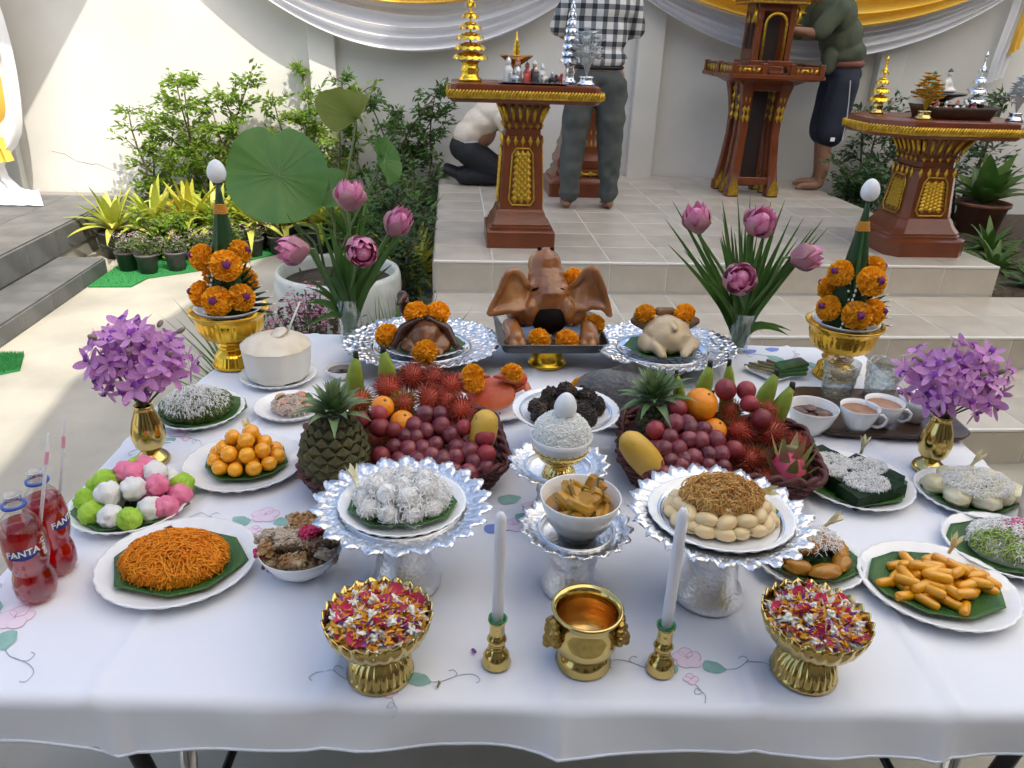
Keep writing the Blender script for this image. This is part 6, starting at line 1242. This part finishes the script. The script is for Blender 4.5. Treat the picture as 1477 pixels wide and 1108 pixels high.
# ================================================================ altar tables
def ring_sq(w_,z,c,d=None): return [(x,y,z) for x,y,_ in rect(w_,d or w_,0,c)]
LOZ=me_('gold_lozenge',([(0,0,-1),(.62,0,0),(0,0,1),(-.62,0,0),(0,-.45,0.1),(0,-.30,-.35)],[(0,1,5),(1,4,5),(1,2,4),(2,3,4),(3,5,4),(3,0,5)]),GOLDP,False)
def altar(x,y,z,k,slab,ch,zs,label,lozs,cw):
    t=thing('altar_table',label,'altar table',(x,y,z),0,'brown and gold altar tables')
    def S(w_,zz,c=None): return ring_sq(w_*k,zz,(c if c is not None else cw*w_)*k)
    sharp(mk('base',loft([S(1,0),S(1,.088),S(.97,.095),S(.90,.100),S(.90,.112),S(.86,.118),S(.86,.128),S(.80,.145),S(.74,.165),S(.70,.19),S(.655,.205)]),BROWN,t),30)
    h1=zs-.19
    sharp(mk('shaft',loft([S(.64,.203),S(.545,h1),S(.565,h1+.003),S(.565,h1+.014),S(.50,h1+.02),S(.50,h1+.05),S(.54,h1+.055)]),BROWN,t),30)
    sharp(mk('capital',loft([S(.52,h1+.052),S(.52,h1+.09),S(.56,h1+.12),S(.66,h1+.165),S(.72,zs)]),BROWN,t),40)
    a,b_=slab; sl=[]
    for s_,zz in((.94,zs-.001),(.97,zs+.010),(.985,zs+.02),(1,zs+.03),(1,zs+.036),(.985,zs+.055),(.96,zs+.060),(.955,zs+.085),(.93,zs+.090)): sl.append([(p[0],p[1],zz) for p in rect(a*s_,b_*s_-(1-s_)*.0,0,ch*s_)])
    sharp(mk('table_top',loft(sl),BROWN,t),30)
    b=MB(); P_=rect(a*.995,b_*.995,0,ch)
    for i in range(8):
        p,q=Vector((*P_[i][:2],0)),Vector((*P_[(i+1)%8][:2],0)); L=(q-p).length; n=max(1,int(L/.017)); dr=(q-p).normalized(); nr=Vector((dr.y,-dr.x,0))
        for j in range(n):
            c=p.lerp(q,(j+.5)/n); b.add(ell(.0095,.010,.024,7,6),Matrix.Translation(c+nr*.002+Vector((0,0,zs+.042)))@Matrix.Rotation(math.atan2(dr.y,dr.x),4,'Z')@Matrix.Rotation(.55,4,'Y'))
        b.add(tube([p+nr*.002+Vector((0,0,zs+.024)),q+nr*.002+Vector((0,0,zs+.024))],.006,6))
    stuff(b.build('gold_moulding',GOLDP,t))
    for (ax,face) in((0,'front'),(1,'left'),(2,'right')):
        rz=(0,-PI/2,PI/2)[ax]; R4=Matrix.Rotation(rz,4,'Z'); sl_=(.64-.545)/2*k/(h1-.203); zc=.203+(h1-.203)*.47; hh=(h1-.203)*.40; yy=-(.64-(.64-.545)*.47)/2*k; tilt=math.atan(sl_); MM=R4@Matrix.Translation((0,yy-.001,zc))@Matrix.Rotation(-tilt,4,'X'); w0,w1=.185*k,.145*k
        pts=[(-w0+.02,-.003,-hh),(w0-.02,-.003,-hh),(w0,-.003,-hh+.03),(w1,-.003,hh-.03),(w1-.02,-.003,hh),(-w1+.02,-.003,hh),(-w1,-.003,hh-.03),(-w0,-.003,-hh+.03)]; mk('panel_frame',tube(pts+pts[:1],.0055,6,False),GOLDP,t,M=MM)
        rows=8
        for j in range(rows*2-1):
            zz=-hh+.035+(2*hh-.07)*j/(rows*2-2); wv=(w0+(w1-w0)*(zz+hh)/(2*hh))-.022; nc=3 if j%2==0 else 2
            for i in range(nc): link('gold_lozenge',LOZ,t,MM@Matrix.Translation(((i-(nc-1)/2)*wv*.80,-.002,zz))@Matrix.Diagonal((.030*k/.38,.026,.030*(h1-.203)/.40,1)))
        for j in range(5):
            xx=(j-2)*.105*k; link('gold_petal',LOZ,t,R4@Matrix.Translation((xx,-.285*k,h1-.012))@Matrix.Diagonal((.050*k,.02,.030,1))); link('gold_petal',LOZ,t,R4@Matrix.Translation((xx*.95,-.268*k,h1+.066))@Matrix.Diagonal((.052*k,.024,.018,1)))
        for j in range(6): xx=(j-2.5)*.092*k; mk('gold_flute',tube([(xx,-.262*k,h1+.088),(xx*1.08,-.285*k,h1+.120),(xx*1.25,-.338*k,h1+.172)],[.008,.011,.013],6),GOLDP,t,M=R4)
    return t
altar(.395,4.46,.52,.385,(.82,.46),.03,.775,'brown altar table with gold lattice panel in front of the kneeling person',0,.02)
altar(2.76,4.42,.52,.48,(.96,.62),.17,.66,'brown altar table with clipped corners and gold panels at the right',0,.12)
# small base behind the standing man
t=thing('stepped_altar','brown stepped altar base with gold band behind the standing man','altar',(.975,6.04,.52)); S=lambda w_,zz:ring_sq(w_,zz,.015)
sharp(mk('plinth',loft([S(.48,0),S(.48,.10),S(.45,.105),S(.43,.13),S(.38,.15),S(.38,.18),S(.34,.20),S(.36,.22),S(.36,.26),S(.33,.28),S(.30,.33),S(.31,.36),S(.27,.40),S(.22,.58),S(.24,.62)]),BROWN,t),30)
for j in range(9): link('gold_petal',LOZ,t,xf(((j-4)*.034,-.148,.375),(0,0,0),(.018,.03,.035))); 
mk('gold_bar',tube([(-.15,-.20,.165),(.15,-.20,.165)],.008,8),GOLDP,t)
for j in range(5): mk('gold_knot',lump(.018,.2,3,j,10,8),GOLDP,t,M=xf(((j-2)*.07,-.203,.168)))
for j in range(7): link('gold_petal',LOZ,t,xf(((j-3)*.034,-.122,.45),(0,0,0),(.016,.03,.03)))
# ---- things on the left altar table (top z 1.385)
ZA=.52+.775+.091
GOLDL=mat('gold_foil',(.85,.52,.05),.22,.95,bump=.3,bs=60,bd=.004); SILL=mat('silver_foil_leaf',(.80,.82,.84),.22,.95)
def tier_tree(x,y,z,H,R_,label,m_,pm,seed,tiers=7,cat='ornament',base=.22):
    r=random.Random(seed); t=thing('tiered_tree',label,cat,(x,y,z),0,'tiered foil trees'); mk('base',lathe([(0,0),(R_*.75,0),(R_*.78,H*.03),(R_*.60,H*.05),(R_*.52,H*.10),(R_*.62,H*.13),(R_*.52,H*.16),(R_*.50,H*.20),(R_*.75,H*base)],32),pm,t); mk('stem',tube([(0,0,H*.2),(0,0,H*.98)],[.006,.003],8),m_,t)
    for k in range(tiers):
        f=k/(tiers-1); zz=H*(base+.06+(.92-base-.06)*f**1.05); rr_=R_*(1-.86*f**1.25); n=max(5,int(11*(1-f)+4))
        for j in range(n):
            a=TAU*j/n+k*.4; mk('foil_leaf',strip([Vector((rr_*.3*cos(a),rr_*.3*sin(a),zz)),Vector((rr_*.75*cos(a),rr_*.75*sin(a),zz+.012)),Vector((rr_*1.1*cos(a),rr_*1.1*sin(a),zz-.004)),Vector((rr_*1.15*cos(a),rr_*1.15*sin(a),zz-.020))],[rr_*.5,rr_*.62,rr_*.6,rr_*.15],(0,0,1),-.3),m_,t)
        mk('tier_ring',lathe([(rr_*.4,0),(rr_*.7,.012),(rr_*.72,.022),(rr_*.35,.030)],18,cap=False),m_,t,M=xf((0,0,zz-.012)))
    mk('finial',tube([(0,0,H*.93),(0,0,H*.97),(0,0,H*1.03)],[.007,.009,.001],8),m_,t); return t
tier_tree(.105,4.42,ZA,.46,.082,'golden tiered foil tree at the left end of the altar table',GOLDL,GOLDL,1)
tier_tree(.640,4.44,ZA,.46,.050,'tall silver tiered tree at the right end of the altar table',SILL,SILVS,2,9)
def flower_tree(x,y,z,H,R_,label,m_,pm,seed):
    r=random.Random(seed); t=thing('foil_flower_tree',label,'ornament',(x,y,z),0,'foil flower trees'); mk('base',lathe([(0,0),(.045,0),(.047,.008),(.036,.018),(.030,.034),(.040,.044),(0,.046)],32),pm,t)
    for j in range(46):
        a=j*2.39996; f=(j+.5)/46; d=Vector((cos(a)*math.sqrt(1-f*f),sin(a)*math.sqrt(1-f*f),f*1.1)); p=Vector((0,0,H*.42))+Vector((d.x*R_,d.y*R_,d.z*H*.5))*r.uniform(.6,1); 
        mk('twig',tube([(0,0,.04),(p.x*.3,p.y*.3,H*.35),p],.0012,4,False),m_,t)
        for q in range(5): b_=q*TAU/5; mk('foil_petal',kite(p,Vector((cos(b_),sin(b_),.4)),Vector((0,0,1)),.032,.028),m_,t,False)
    return t
CLR=mat('clear_foil',(.80,.84,.84),.15,.6); flower_tree(.722,4.36,ZA,.30,.085,'clear and silver foil flower tree at the right front corner of the altar table',CLR,SILVS,3)
t=thing('golden_footed_dish','golden footed dish with a tiered finial on the altar table','dish',(.355,4.50,ZA)); mk('dish',lathe([(0,0),(.045,0),(.045,.008),(.022,.02),(.02,.06),(.03,.07),(.024,.085),(.05,.10),(.088,.128),(.092,.135),(.085,.132),(.04,.115),(0,.115)],48),mat('copper_gold',(.55,.30,.09),.25,1),t); mk('finial',lathe([(0,.11),(.022,.11),(.026,.125),(.016,.14),(.022,.15),(.013,.165),(.018,.175),(.010,.19),(.013,.20),(.006,.215),(.004,.24),(0,.26)],20),GOLDL,t)
t=thing('steel_offering_tray','steel tray of small figurines on the left altar table','tray',(.435,4.35,ZA)); mk('pan',loft([[(x,y,z) for x,y,_ in rrect(a,c,.02,0,4)] for a,c,z in((.15,.075,0),(.178,.098,.010),(.182,.102,.010),(.176,.096,.008),(.15,.075,.003))]),STEEL,t)
FC=[mat('figure_white',(.68,.66,.62),.35),mat('figure_silver',(.55,.56,.56),.3,.7),mat('figure_red',(.45,.08,.05),.4),mat('figure_dark',(.05,.045,.04),.4),mat('figure_green',(.10,.36,.30),.4)]
SKN=mat('figure_skin',(.55,.36,.25),.5)
def figurine(x,y,z,h,i,label,grp,kind=0):
    t=thing('figurine',label,'figurine',(x,y,z),i*.5,grp); m_=FC[i%4 if kind!=2 else (4 if i==0 else 0)]
    if kind==1: organic('body',[('e',(0,0,h*.35),(h*.45,h*.22,h*.22)),('e',(h*.4,0,h*.65),(h*.16,h*.14,h*.16))]+[('c',(sx*h*.28,sy*h*.1,h*.3),(sx*h*.28,sy*h*.1,h*.04),h*.07,h*.06) for sx in(-1,1) for sy in(-1,1)],h*.05,m_,t,None,2)
    elif kind==2: organic('body',[('e',(0,-.1*h,h*.10),(h*.48,h*.30,h*.12)),('e',(0,0,h*.38),(h*.22,h*.17,h*.26)),('c',(-h*.2,0,h*.5),(-h*.28,-h*.12,h*.2),h*.07,h*.06),('c',(h*.2,0,h*.5),(h*.28,-h*.12,h*.2),h*.07,h*.06),('c',(0,0,h*.6),(0,0,h*.7),h*.06,h*.06)],h*.045,m_,t,None,2)
    else: mk('body',lathe([(0,0),(h*.26,0),(h*.28,h*.05),(h*.20,h*.3),(h*.23,h*.5),(h*.16,h*.64),(h*.09,h*.70),(h*.07,h*.74)],16),m_,t)
    if kind!=1: mk('head',ell(h*.13,h*.13,h*.15,12,10),SKN if kind==0 and i%2 else m_,t,M=xf((0,0,h*.86))); mk('hat',lathe([(h*.13,h*.92),(h*.10,h*1.0),(h*.03,h*1.06),(0,h*1.12)],12,cap=False),FC[(i+1)%4] if kind==0 else FC[3],t)
for i,(dx,dy,h,kd) in enumerate(((-.13,.02,.085,0),(-.08,.03,.08,0),(-.03,.02,.07,0),(.01,.03,.075,0),(.05,.01,.065,0),(-.10,-.03,.05,1),(-.04,-.04,.05,0),(.01,-.04,.055,0),(.06,-.03,.05,1),(.105,.01,.055,1),(.14,-.01,.05,1),(.10,-.04,.045,1))): figurine(.435+dx,4.35+dy,ZA+.005,h*1.35,i,('small standing figurine on the left altar tray','small animal figurine on the left altar tray')[kd],('standing','animal')[kd]+' figurines on the left altar tray',kd)
# ---- things on the right altar table
ZR=.52+.66+.091
tier_tree(2.47,4.56,ZR,.30,.052,'golden tiered tree at the left corner of the right altar table',GOLDL,BRASS,5,5)
flower_tree(2.575,4.25,ZR,.24,.070,'yellow foil flower tree at the front left of the right altar table',mat('yellow_foil',(.75,.45,.03),.3,.4),BRASS,6)
t=thing('carved_tray','dark curved wooden tray of figurines on the right altar table','tray',(2.80,4.36,ZR)); mk('pan',loft([[(x,y,z+(.022*(abs(x)/.22)**2 if z>.02 else 0)) for x,y,_ in rrect(a,c,.03,0,6)] for a,c,z in((.19,.09,0),(.205,.105,.03),(.215,.115,.05),(.207,.107,.05),(.18,.08,.012))]),WOODT,t)
for i in range(11): figurine(2.66+.028*i,4.36+.03*(-1)**i,ZR+.012,.062+.01*(i%3),i,'tiny figurine in the dark curved tray','figurines in the dark curved tray',0 if i%3 else 1)
t=thing('offering_stand','small dark pedestal stand behind the curved tray','stand',(2.80,4.53,ZR)); mk('stand',lathe([(0,0),(.07,0),(.06,.02),(.045,.05),(.05,.08),(.10,.105),(.145,.115),(.15,.125),(0,.125)],40),mat('lacquer_dark',(.025,.02,.018),.2,coat=.3),t); mk('gold_band',lathe([(.048,.060),(.054,.066),(.052,.076)],32,cap=False),BRASS,t)
figurine(2.745,4.52,ZR+.125,.105,0,'green-robed seated figure on the small dark stand','seated figures on the stand',2); figurine(2.835,4.52,ZR+.125,.120,1,'white-robed seated figure on the small dark stand','seated figures on the stand',2)
tier_tree(2.985,4.46,ZR,.34,.050,'silver tiered tree with pointed tip on the right altar table',SILL,SILVS,7,5)
flower_tree(3.12,4.28,ZR,.26,.065,'clear silver flower tree at the right edge of the photo',CLR,SILVS,8)

# ================================================================ spirit house on its legs
SX,SY,SZ=2.325,6.17,.52
DARK=mat('shrine_shade',(.02,.010,.008),.6)  # near black: shade of the shrine's openings put into the colour
t=thing('spirit_house','brown and gold spirit house on curved legs beside the bending man','spirit house',(SX+.03,SY-.02,SZ)); t.scale=(.82,.82,.975)
for sx in(-1,0,1):
    for sy in(-1,0,1):
        if sx==0 and sy==0 or (sx==0): continue
        w0=.10 if sy else .07; rings=[]
        for f,wd,off in((0,w0*1.15,.195),(.08,w0*1.15,.195),(.10,w0*.95,.192),(.3,w0*.82,.172),(.55,w0*.75,.156),(.72,w0*.78,.155),(.88,w0*.95,.168),(1,w0*1.15,.185)): rings.append([(p[0]+sx*off,p[1]+sy*(off if sy else 0),p[2]) for p in rect(wd,wd,f*.845,wd*.12)])
        l=sharp(mk('leg',loft(rings),BROWN,t),40)
        for (zz,sc) in((.60,.030),(.66,.030),(.74,.036),(.80,.036)): link('gold_petal',LOZ,l,xf((sx*.163-.018,sy*.160-w0*.44,zz),(0,0,0),(.034,.04,sc*1.25))); link('gold_petal',LOZ,l,xf((sx*.163+.018,sy*.160-w0*.44,zz),(0,0,0),(.034,.04,sc*1.25)))
        mk('gold_foot_leaf',([(-.05,-.004,0),(.05,-.004,0),(.045,-.004,.06),(0,-.012,.15),(-.045,-.004,.06),(0,-.022,.05)],[(0,1,5),(1,2,5),(2,3,5),(3,4,5),(4,0,5)]),GOLDP,l,False,xf((sx*.195,sy*.195-w0*.585,.012)))
        for q in range(5): link('gold_scroll',LOZ,l,xf((sx*.195+(q-2)*.016,sy*.195-w0*.60,.045+.02*(2-abs(q-2))),(0,(q-2)*.4,0),(.008,.02,.030)))
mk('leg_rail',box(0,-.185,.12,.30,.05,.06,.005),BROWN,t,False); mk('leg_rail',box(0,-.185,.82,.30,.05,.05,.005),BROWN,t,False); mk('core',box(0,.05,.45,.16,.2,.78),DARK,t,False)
sharp(mk('deck',loft([S(.50,.842),S(.62,.87),S(.84,.885),S(.86,.892),S(.86,.915),S(.84,.92)]),BROWN,t),30)
for s_ in((-1,-1),(1,-1),(1,1),(-1,1),(-.33,-1),(.33,-1),(1,0),(-1,0)):
    x,y=s_[0]*.395,s_[1]*.395; p=mk('post',box(x,y,.955,.045,.045,.085,.004),BROWN,t,False); mk('finial',lathe([(.020,.997),(.024,1.004),(.012,1.018),(.004,1.04),(0,1.045)],12),GOLDP,p)
for (x0,x1,yy) in((-.395,-.13,-.395),(.13,.395,-.395)): mk('rail_panel',box((x0+x1)/2,yy,.948,x1-x0-.05,.02,.06,.003),BROWN,t,False); [link('gold_scroll',LOZ,t,xf((x0+.05+(x1-x0-.1)*q/4,yy-.010,.948),(0,q,0),(.026,.03,.024))) for q in range(5)]
for sx in(-1,1):
    for q in range(12): mk('baluster',tube([(sx*.395,-.36+.065*q,.92),(sx*.395,-.36+.065*q,.975)],.008,6),GOLDP,t)
    mk('hand_rail',box(sx*.395,0,.983,.025,.74,.016,.003),BROWN,t,False)
for k in range(3): mk('stair',box(0,-.34+.045*k,.93+.018*k,.13,.05,.02+.036*k,.003),BROWN,t,False)
hb=MB().add(box(-.145,-.16,1.20,.05,.05,.40,.004)).add(box(.145,-.16,1.20,.05,.05,.40,.004)).add(box(0,.06,1.20,.30,.26,.40)).add(box(0,0,.99,.40,.42,.04,.004)).add(box(0,-.15,1.375,.30,.05,.05))
h=hb.build('house_wall',BROWN,t,False); mk('doorway',box(0,-.078,1.16,.15,.02,.30),DARK,h,False)  # doorway is a slab on the solid wall, coloured as a shaded opening
ar=[(-.095,-.185,1.01),(-.095,-.185,1.26)]+[(.095*-cos(PI*i/8),-.185,1.26+.075*sin(PI*i/8)) for i in range(1,8)]+[(.095,-.185,1.26),(.095,-.185,1.01)]; mk('door_arch',tube(ar,.013,8),GOLDP,h)
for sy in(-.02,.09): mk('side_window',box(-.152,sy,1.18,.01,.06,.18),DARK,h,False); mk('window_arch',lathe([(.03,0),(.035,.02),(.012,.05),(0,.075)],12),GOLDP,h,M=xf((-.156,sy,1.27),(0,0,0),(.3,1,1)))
for sx in(-1,1): mk('bracket',tube([(sx*.165,-.17,1.24),(sx*.205,-.19,1.31),(sx*.185,-.17,1.38)],[.008,.018,.010],6),GOLDP,h)
rf=sharp(mk('roof',loft([S(.50,1.395),S(.50,1.42),S(.44,1.435),S(.30,1.62),S(.26,1.63)]),BROWN,t),30)
mk('eave_gold',loft([S(.508,1.40),S(.508,1.415)]),GOLDP,rf,False)
for q in range(22): mk('roof_rib',tube([(-.24+.0228*q,-.238,1.425),(-.15+.0143*q,-.155,1.615)],.006,5),GOLDP,rf)
for yy,zz,sc in((-.215,1.43,1),(-.12,1.62,.75)):
    mk('gable',([(-.13*sc,yy,zz),(.13*sc,yy,zz),(0,yy,zz+.26*sc),(-.13*sc,yy+.2,zz),(.13*sc,yy+.2,zz),(0,yy+.2,zz+.26*sc)],[(0,1,2),(3,5,4),(0,2,5,3),(1,4,5,2),(0,3,4,1)]),BROWN,rf,False)
    for sx in(-1,1): mk('gable_edge',tube([(sx*.17*sc,yy-.008,zz+.05*sc),(sx*.125*sc,yy-.008,zz-.005),(sx*.06*sc,yy-.008,zz+.13*sc),(0,yy-.008,zz+.27*sc)],[.006,.014,.016,.010],7),GOLDP,rf); [link('gold_scroll',LOZ,rf,xf((sx*(.10-.022*q)*sc,yy-.012,zz+(.04+.05*q)*sc),(0,.6*sx,0),(.020,.03,.026))) for q in range(5)]
    for q in range(7): link('gold_scroll',LOZ,rf,xf(((q-3)*.024*sc,yy-.006,zz+(.03+.035*(3-abs(q-3)))*sc),(0,q,0),(.016,.02,.024)))
for sx in(-1,1):
    for sy in(-1,1): mk('corner_finial',tube([(sx*.235,sy*.235,1.42),(sx*.26,sy*.26,1.45),(sx*.255,sy*.255,1.50)],[.012,.016,.002],6),GOLDP,rf)
mk('spire',lathe([(.10,1.63),(.11,1.68),(.07,1.74),(.08,1.76),(.045,1.84),(.05,1.86),(.02,1.98),(0,2.15)],16),GOLDP,rf)

# ================================================================ people
SKIN=mat('skin',(.30,.155,.095),.5,c2=(.27,.135,.08),ns=12,sss=.15); HAIR=mat('hair',(.012,.010,.009),.5)
def plaid():
    M=bpy.data.materials.new('plaid_shirt'); M.use_nodes=True; N=M.node_tree.nodes; L=M.node_tree.links; bs=N['Principled BSDF']; bs.inputs['Roughness'].default_value=.8; tc=N.new('ShaderNodeTexCoord'); sp=N.new('ShaderNodeSeparateXYZ'); L.new(tc.outputs['Object'],sp.inputs[0])
    def st(out,sc,th,ph):
        m=N.new('ShaderNodeMath'); m.operation='MULTIPLY_ADD'; m.inputs[1].default_value=sc; m.inputs[2].default_value=ph; L.new(out,m.inputs[0]); f=N.new('ShaderNodeMath'); f.operation='FRACT'; L.new(m.outputs[0],f.inputs[0]); g=N.new('ShaderNodeMath'); g.operation='LESS_THAN'; g.inputs[1].default_value=th; L.new(f.outputs[0],g.inputs[0]); return g.outputs[0]
    def add(a,b_):
        m=N.new('ShaderNodeMath'); m.operation='ADD'; L.new(a,m.inputs[0]); L.new(b_,m.inputs[1]); return m.outputs[0]
    s_=add(st(sp.outputs[0],14,.42,.1),st(sp.outputs[2],14,.42,.3)); d=N.new('ShaderNodeMath'); d.operation='MULTIPLY'; d.inputs[1].default_value=.5; L.new(s_,d.inputs[0]); rp=N.new('ShaderNodeValToRGB'); rp.color_ramp.interpolation='CONSTANT'; e=rp.color_ramp.elements; e[0].color=(.62,.62,.60,1); e[1].position=.3; e[1].color=(.17,.18,.19,1); x=e.new(.8); x.color=(.018,.02,.024,1); L.new(d.outputs[0],rp.inputs[0]); L.new(rp.outputs[0],bs.inputs['Base Color']); return M
PLAID=plaid(); TRS=mat('trousers_grey',(.055,.062,.058),.85,c2=(.08,.088,.082),ns=9,bump=.5,bs=14,bd=.012); BELT=mat('belt_black',(.012,.012,.012),.5)
def wob(amp,fr,seed): return lambda v:v+Vector((noise.noise(v*fr+Vector((seed,0,0))),noise.noise(v*fr+Vector((0,seed,5))),.3*noise.noise(v*fr+Vector((9,0,seed)))))*amp
# standing man seen from behind
t=thing('person','standing person in plaid shirt and grey cargo trousers, seen from behind, barefoot','person',(.965,5.42,.52),0,'people preparing the altar')
P_=[]
for s_ in(-1,1):
    fx=s_*.140; P_+=[('e',(fx+.01*s_,.045,.035),(.043,.105,.034)),('c',(fx,-.01,.06),(fx,.0,.13),.036,.040),('c',(fx,.0,.13),(s_*.125,.01,.46),.042,.062),('c',(s_*.125,.01,.46),(s_*.10,.0,.86),.066,.088),('e',(s_*.012+fx,.14,.018),(.012,.02,.012)),('e',(fx-.02,.135,.018),(.012,.02,.012)),
      ('c',(s_*.19,.0,1.36),(s_*.25,.10,1.14),.052,.042),('c',(s_*.25,.10,1.14),(s_*.17,.30,1.10),.040,.032),('e',(s_*.15,.36,1.10),(.038,.055,.022))]
P_+=[('e',(0,0,.92),(.165,.115,.13)),('e',(0,0,1.12),(.15,.105,.18)),('e',(0,0,1.30),(.19,.11,.14)),('c',(0,.0,1.38),(0,.03,1.50),.055,.055),('e',(0,.05,1.60),(.078,.098,.115)),('e',(0,.145,1.585),(.014,.02,.022))]
organic('body',P_,.010,SKIN,t,None,3)
P_=[]
for s_ in(-1,1): P_+=[('c',(s_*.140,-.01,.10),(s_*.136,.0,.24),.066,.072),('c',(s_*.136,.0,.24),(s_*.125,.01,.46),.076,.088),('c',(s_*.125,.01,.46),(s_*.10,.0,.80),.090,.112),('e',(s_*.085,-.055,.83),(.092,.075,.095)),('e',(s_*.190,.0,.56),(.018,.05,.06)),('e',(s_*.14,-.01,.115),(.072,.072,.02))]
P_+=[('e',(0,0,.87),(.185,.13,.085))]; organic('trousers',P_,.010,TRS,t,None,1,wob(.013,14,1))
organic('belt',[('e',(0,0,.925),(.182,.132,.028))],.008,BELT,t,None,1); 
organic('shirt',[('e',(0,-.005,.98),(.195,.135,.085)),('e',(0,0,1.12),(.19,.13,.20)),('e',(0,0,1.29),(.215,.13,.15))]+[('c',(s_*.18,.0,1.36),(s_*.25,.09,1.16),.072,.064) for s_ in(-1,1)],.011,PLAID,t,None,1,wob(.012,12,3))
organic('hair',[('e',(0,.035,1.635),(.085,.098,.095))],.010,HAIR,t,None,2)
# kneeling person
PKS=mat('beige_shirt',(.56,.49,.40),.9,c2=(.64,.57,.47),ns=6,bump=.5,bs=22,bd=.012); WTE=mat('white_tee',(.72,.73,.76),.8); BLK2=mat('black_trousers',(.010,.011,.014),.8)
t=thing('person','kneeling person in beige overshirt and black trousers bending behind the altar table','person',(.22,6.32,.52),0,'people preparing the altar')
K=[]
for s_ in(-1,1): K+=[('c',(-.08,s_*.085,.26),(.20,s_*.10,.085),.095,.07),('c',(.20,s_*.10,.075),(-.13,s_*.09,.055),.062,.045),('c',(-.13,s_*.09,.055),(-.235,s_*.09,.10),.035,.024),('c',(.20,s_*.15,.50),(.30,s_*.14,.28),.045,.038),('c',(.30,s_*.14,.28),(.43,s_*.06,.17),.036,.026),('e',(.47,s_*.05,.155),(.045,.028,.018))]
K+=[('e',(-.09,0,.30),(.125,.155,.12)),('e',(.0,0,.40),(.14,.14,.13)),('e',(.13,0,.52),(.14,.16,.11)),('c',(.22,0,.56),(.31,0,.56),.045,.045),('e',(.38,0,.54),(.10,.075,.085))]
organic('body',K,.010,SKIN,t,None,2)
K=[('e',(-.09,0,.28),(.140,.170,.120))]
for s_ in(-1,1): K+=[('c',(-.07,s_*.085,.25),(.20,s_*.10,.085),.108,.082),('c',(.20,s_*.10,.085),(-.12,s_*.09,.065),.076,.060),('c',(-.12,s_*.09,.06),(-.25,s_*.09,.115),.042,.030)]
organic('trousers',K,.010,BLK2,t,None,2); organic('white_tee',[('e',(-.075,0,.345),(.130,.160,.075),(0,-.3,0))],.010,WTE,t,None,2)
organic('overshirt',[('e',(-.06,0,.40),(.145,.180,.105),(0,-.5,0)),('e',(.02,0,.47),(.17,.18,.12),(0,-.45,0)),('e',(.13,0,.54),(.175,.19,.125))]+[('c',(.19,s_*.165,.51),(.29,s_*.155,.29),.072,.060) for s_ in(-1,1)]+[('c',(.29,s_*.155,.29),(.40,s_*.08,.185),.056,.042) for s_ in(-1,1)],.010,PKS,t,None,2,wob(.010,13,6))
organic('hair',[('e',(.39,0,.575),(.105,.085,.085)),('c',(.30,.03,.55),(.28,.05,.45),.04,.025)],.010,HAIR,t,None,2)
# man bending over the spirit house
GRN=mat('olive_shirt',(.055,.068,.040),.85,c2=(.075,.088,.052),ns=6,bump=.3,bs=16,bd=.01); SHO=mat('navy_shorts',(.010,.014,.030),.7,bump=.3,bs=14,bd=.01); ORW=mat('shirt_hem_red',(.20,.07,.05),.8)
t=thing('person','barefoot person in olive shirt and navy shorts bending over the spirit house','person',(3.07,6.42,.52),0,'people preparing the altar')
B=[]
for s_,dx in((-1,-.03),(1,.03)):
    yy=s_*.10; B+=[('e',(-.055+dx,yy,.035),(.11,.044,.034)),('e',(-.16+dx,yy,.02),(.022,.034,.016)),('c',(.02+dx,yy,.06),(.03+dx,yy,.14),.038,.042),('c',(.03+dx,yy,.14),(.0+dx,yy,.44),.045,.062),('c',(.0+dx,yy,.44),(.04,s_*.085,.86),.066,.090),
      ('c',(-.16,s_*.19,1.36),(-.32,s_*.20,1.18),.052,.042),('c',(-.32,s_*.20,1.18),(-.50,s_*.12,1.20),.040,.032),('e',(-.56,s_*.10,1.20),(.05,.036,.022))]
B+=[('e',(.05,0,.92),(.13,.16,.13)),('e',(0,0,1.10),(.12,.15,.17)),('e',(-.10,0,1.30),(.13,.19,.15)),('c',(-.17,0,1.40),(-.24,0,1.48),.055,.055),('e',(-.30,0,1.55),(.10,.078,.11))]
organic('body',B,.010,SKIN,t,None,3)
organic('shorts',[('e',(.05,0,.90),(.150,.185,.10))]+[('c',(.045,s_*.09,.84),(.015+s_*.02,s_*.10,.46),.112,.118) for s_ in(-1,1)],.010,SHO,t,None,2,wob(.009,8,2))
organic('hem',[('e',(.045,0,.975),(.160,.19,.055))],.010,ORW,t,None,2)
organic('shirt',[('e',(.03,0,1.05),(.165,.195,.12),(0,-.2,0)),('e',(-.02,0,1.16),(.16,.19,.18)),('e',(-.10,0,1.31),(.165,.215,.17))]+[('c',(-.15,s_*.18,1.36),(-.28,s_*.20,1.20),.080,.070) for s_ in(-1,1)]+[('e',(-.12,-.10,.99),(.06,.06,.10))],.010,GRN,t,None,2,wob(.009,12,5))
mk('side_stripe',strip([(.03,-.21,.86),(.05,-.212,.70),(.06,-.216,.56),(.05,-.226,.40)],[.008]*4,(0,-1,0),0),mat('stripe_grey',(.45,.45,.47),.7),t); mk('shorts_patch',box(-.03,-.226,.42,.035,.003,.03),WHT,t,False)
organic('hair',[('e',(-.31,0,1.59),(.105,.085,.09))],.010,HAIR,t,None,2)
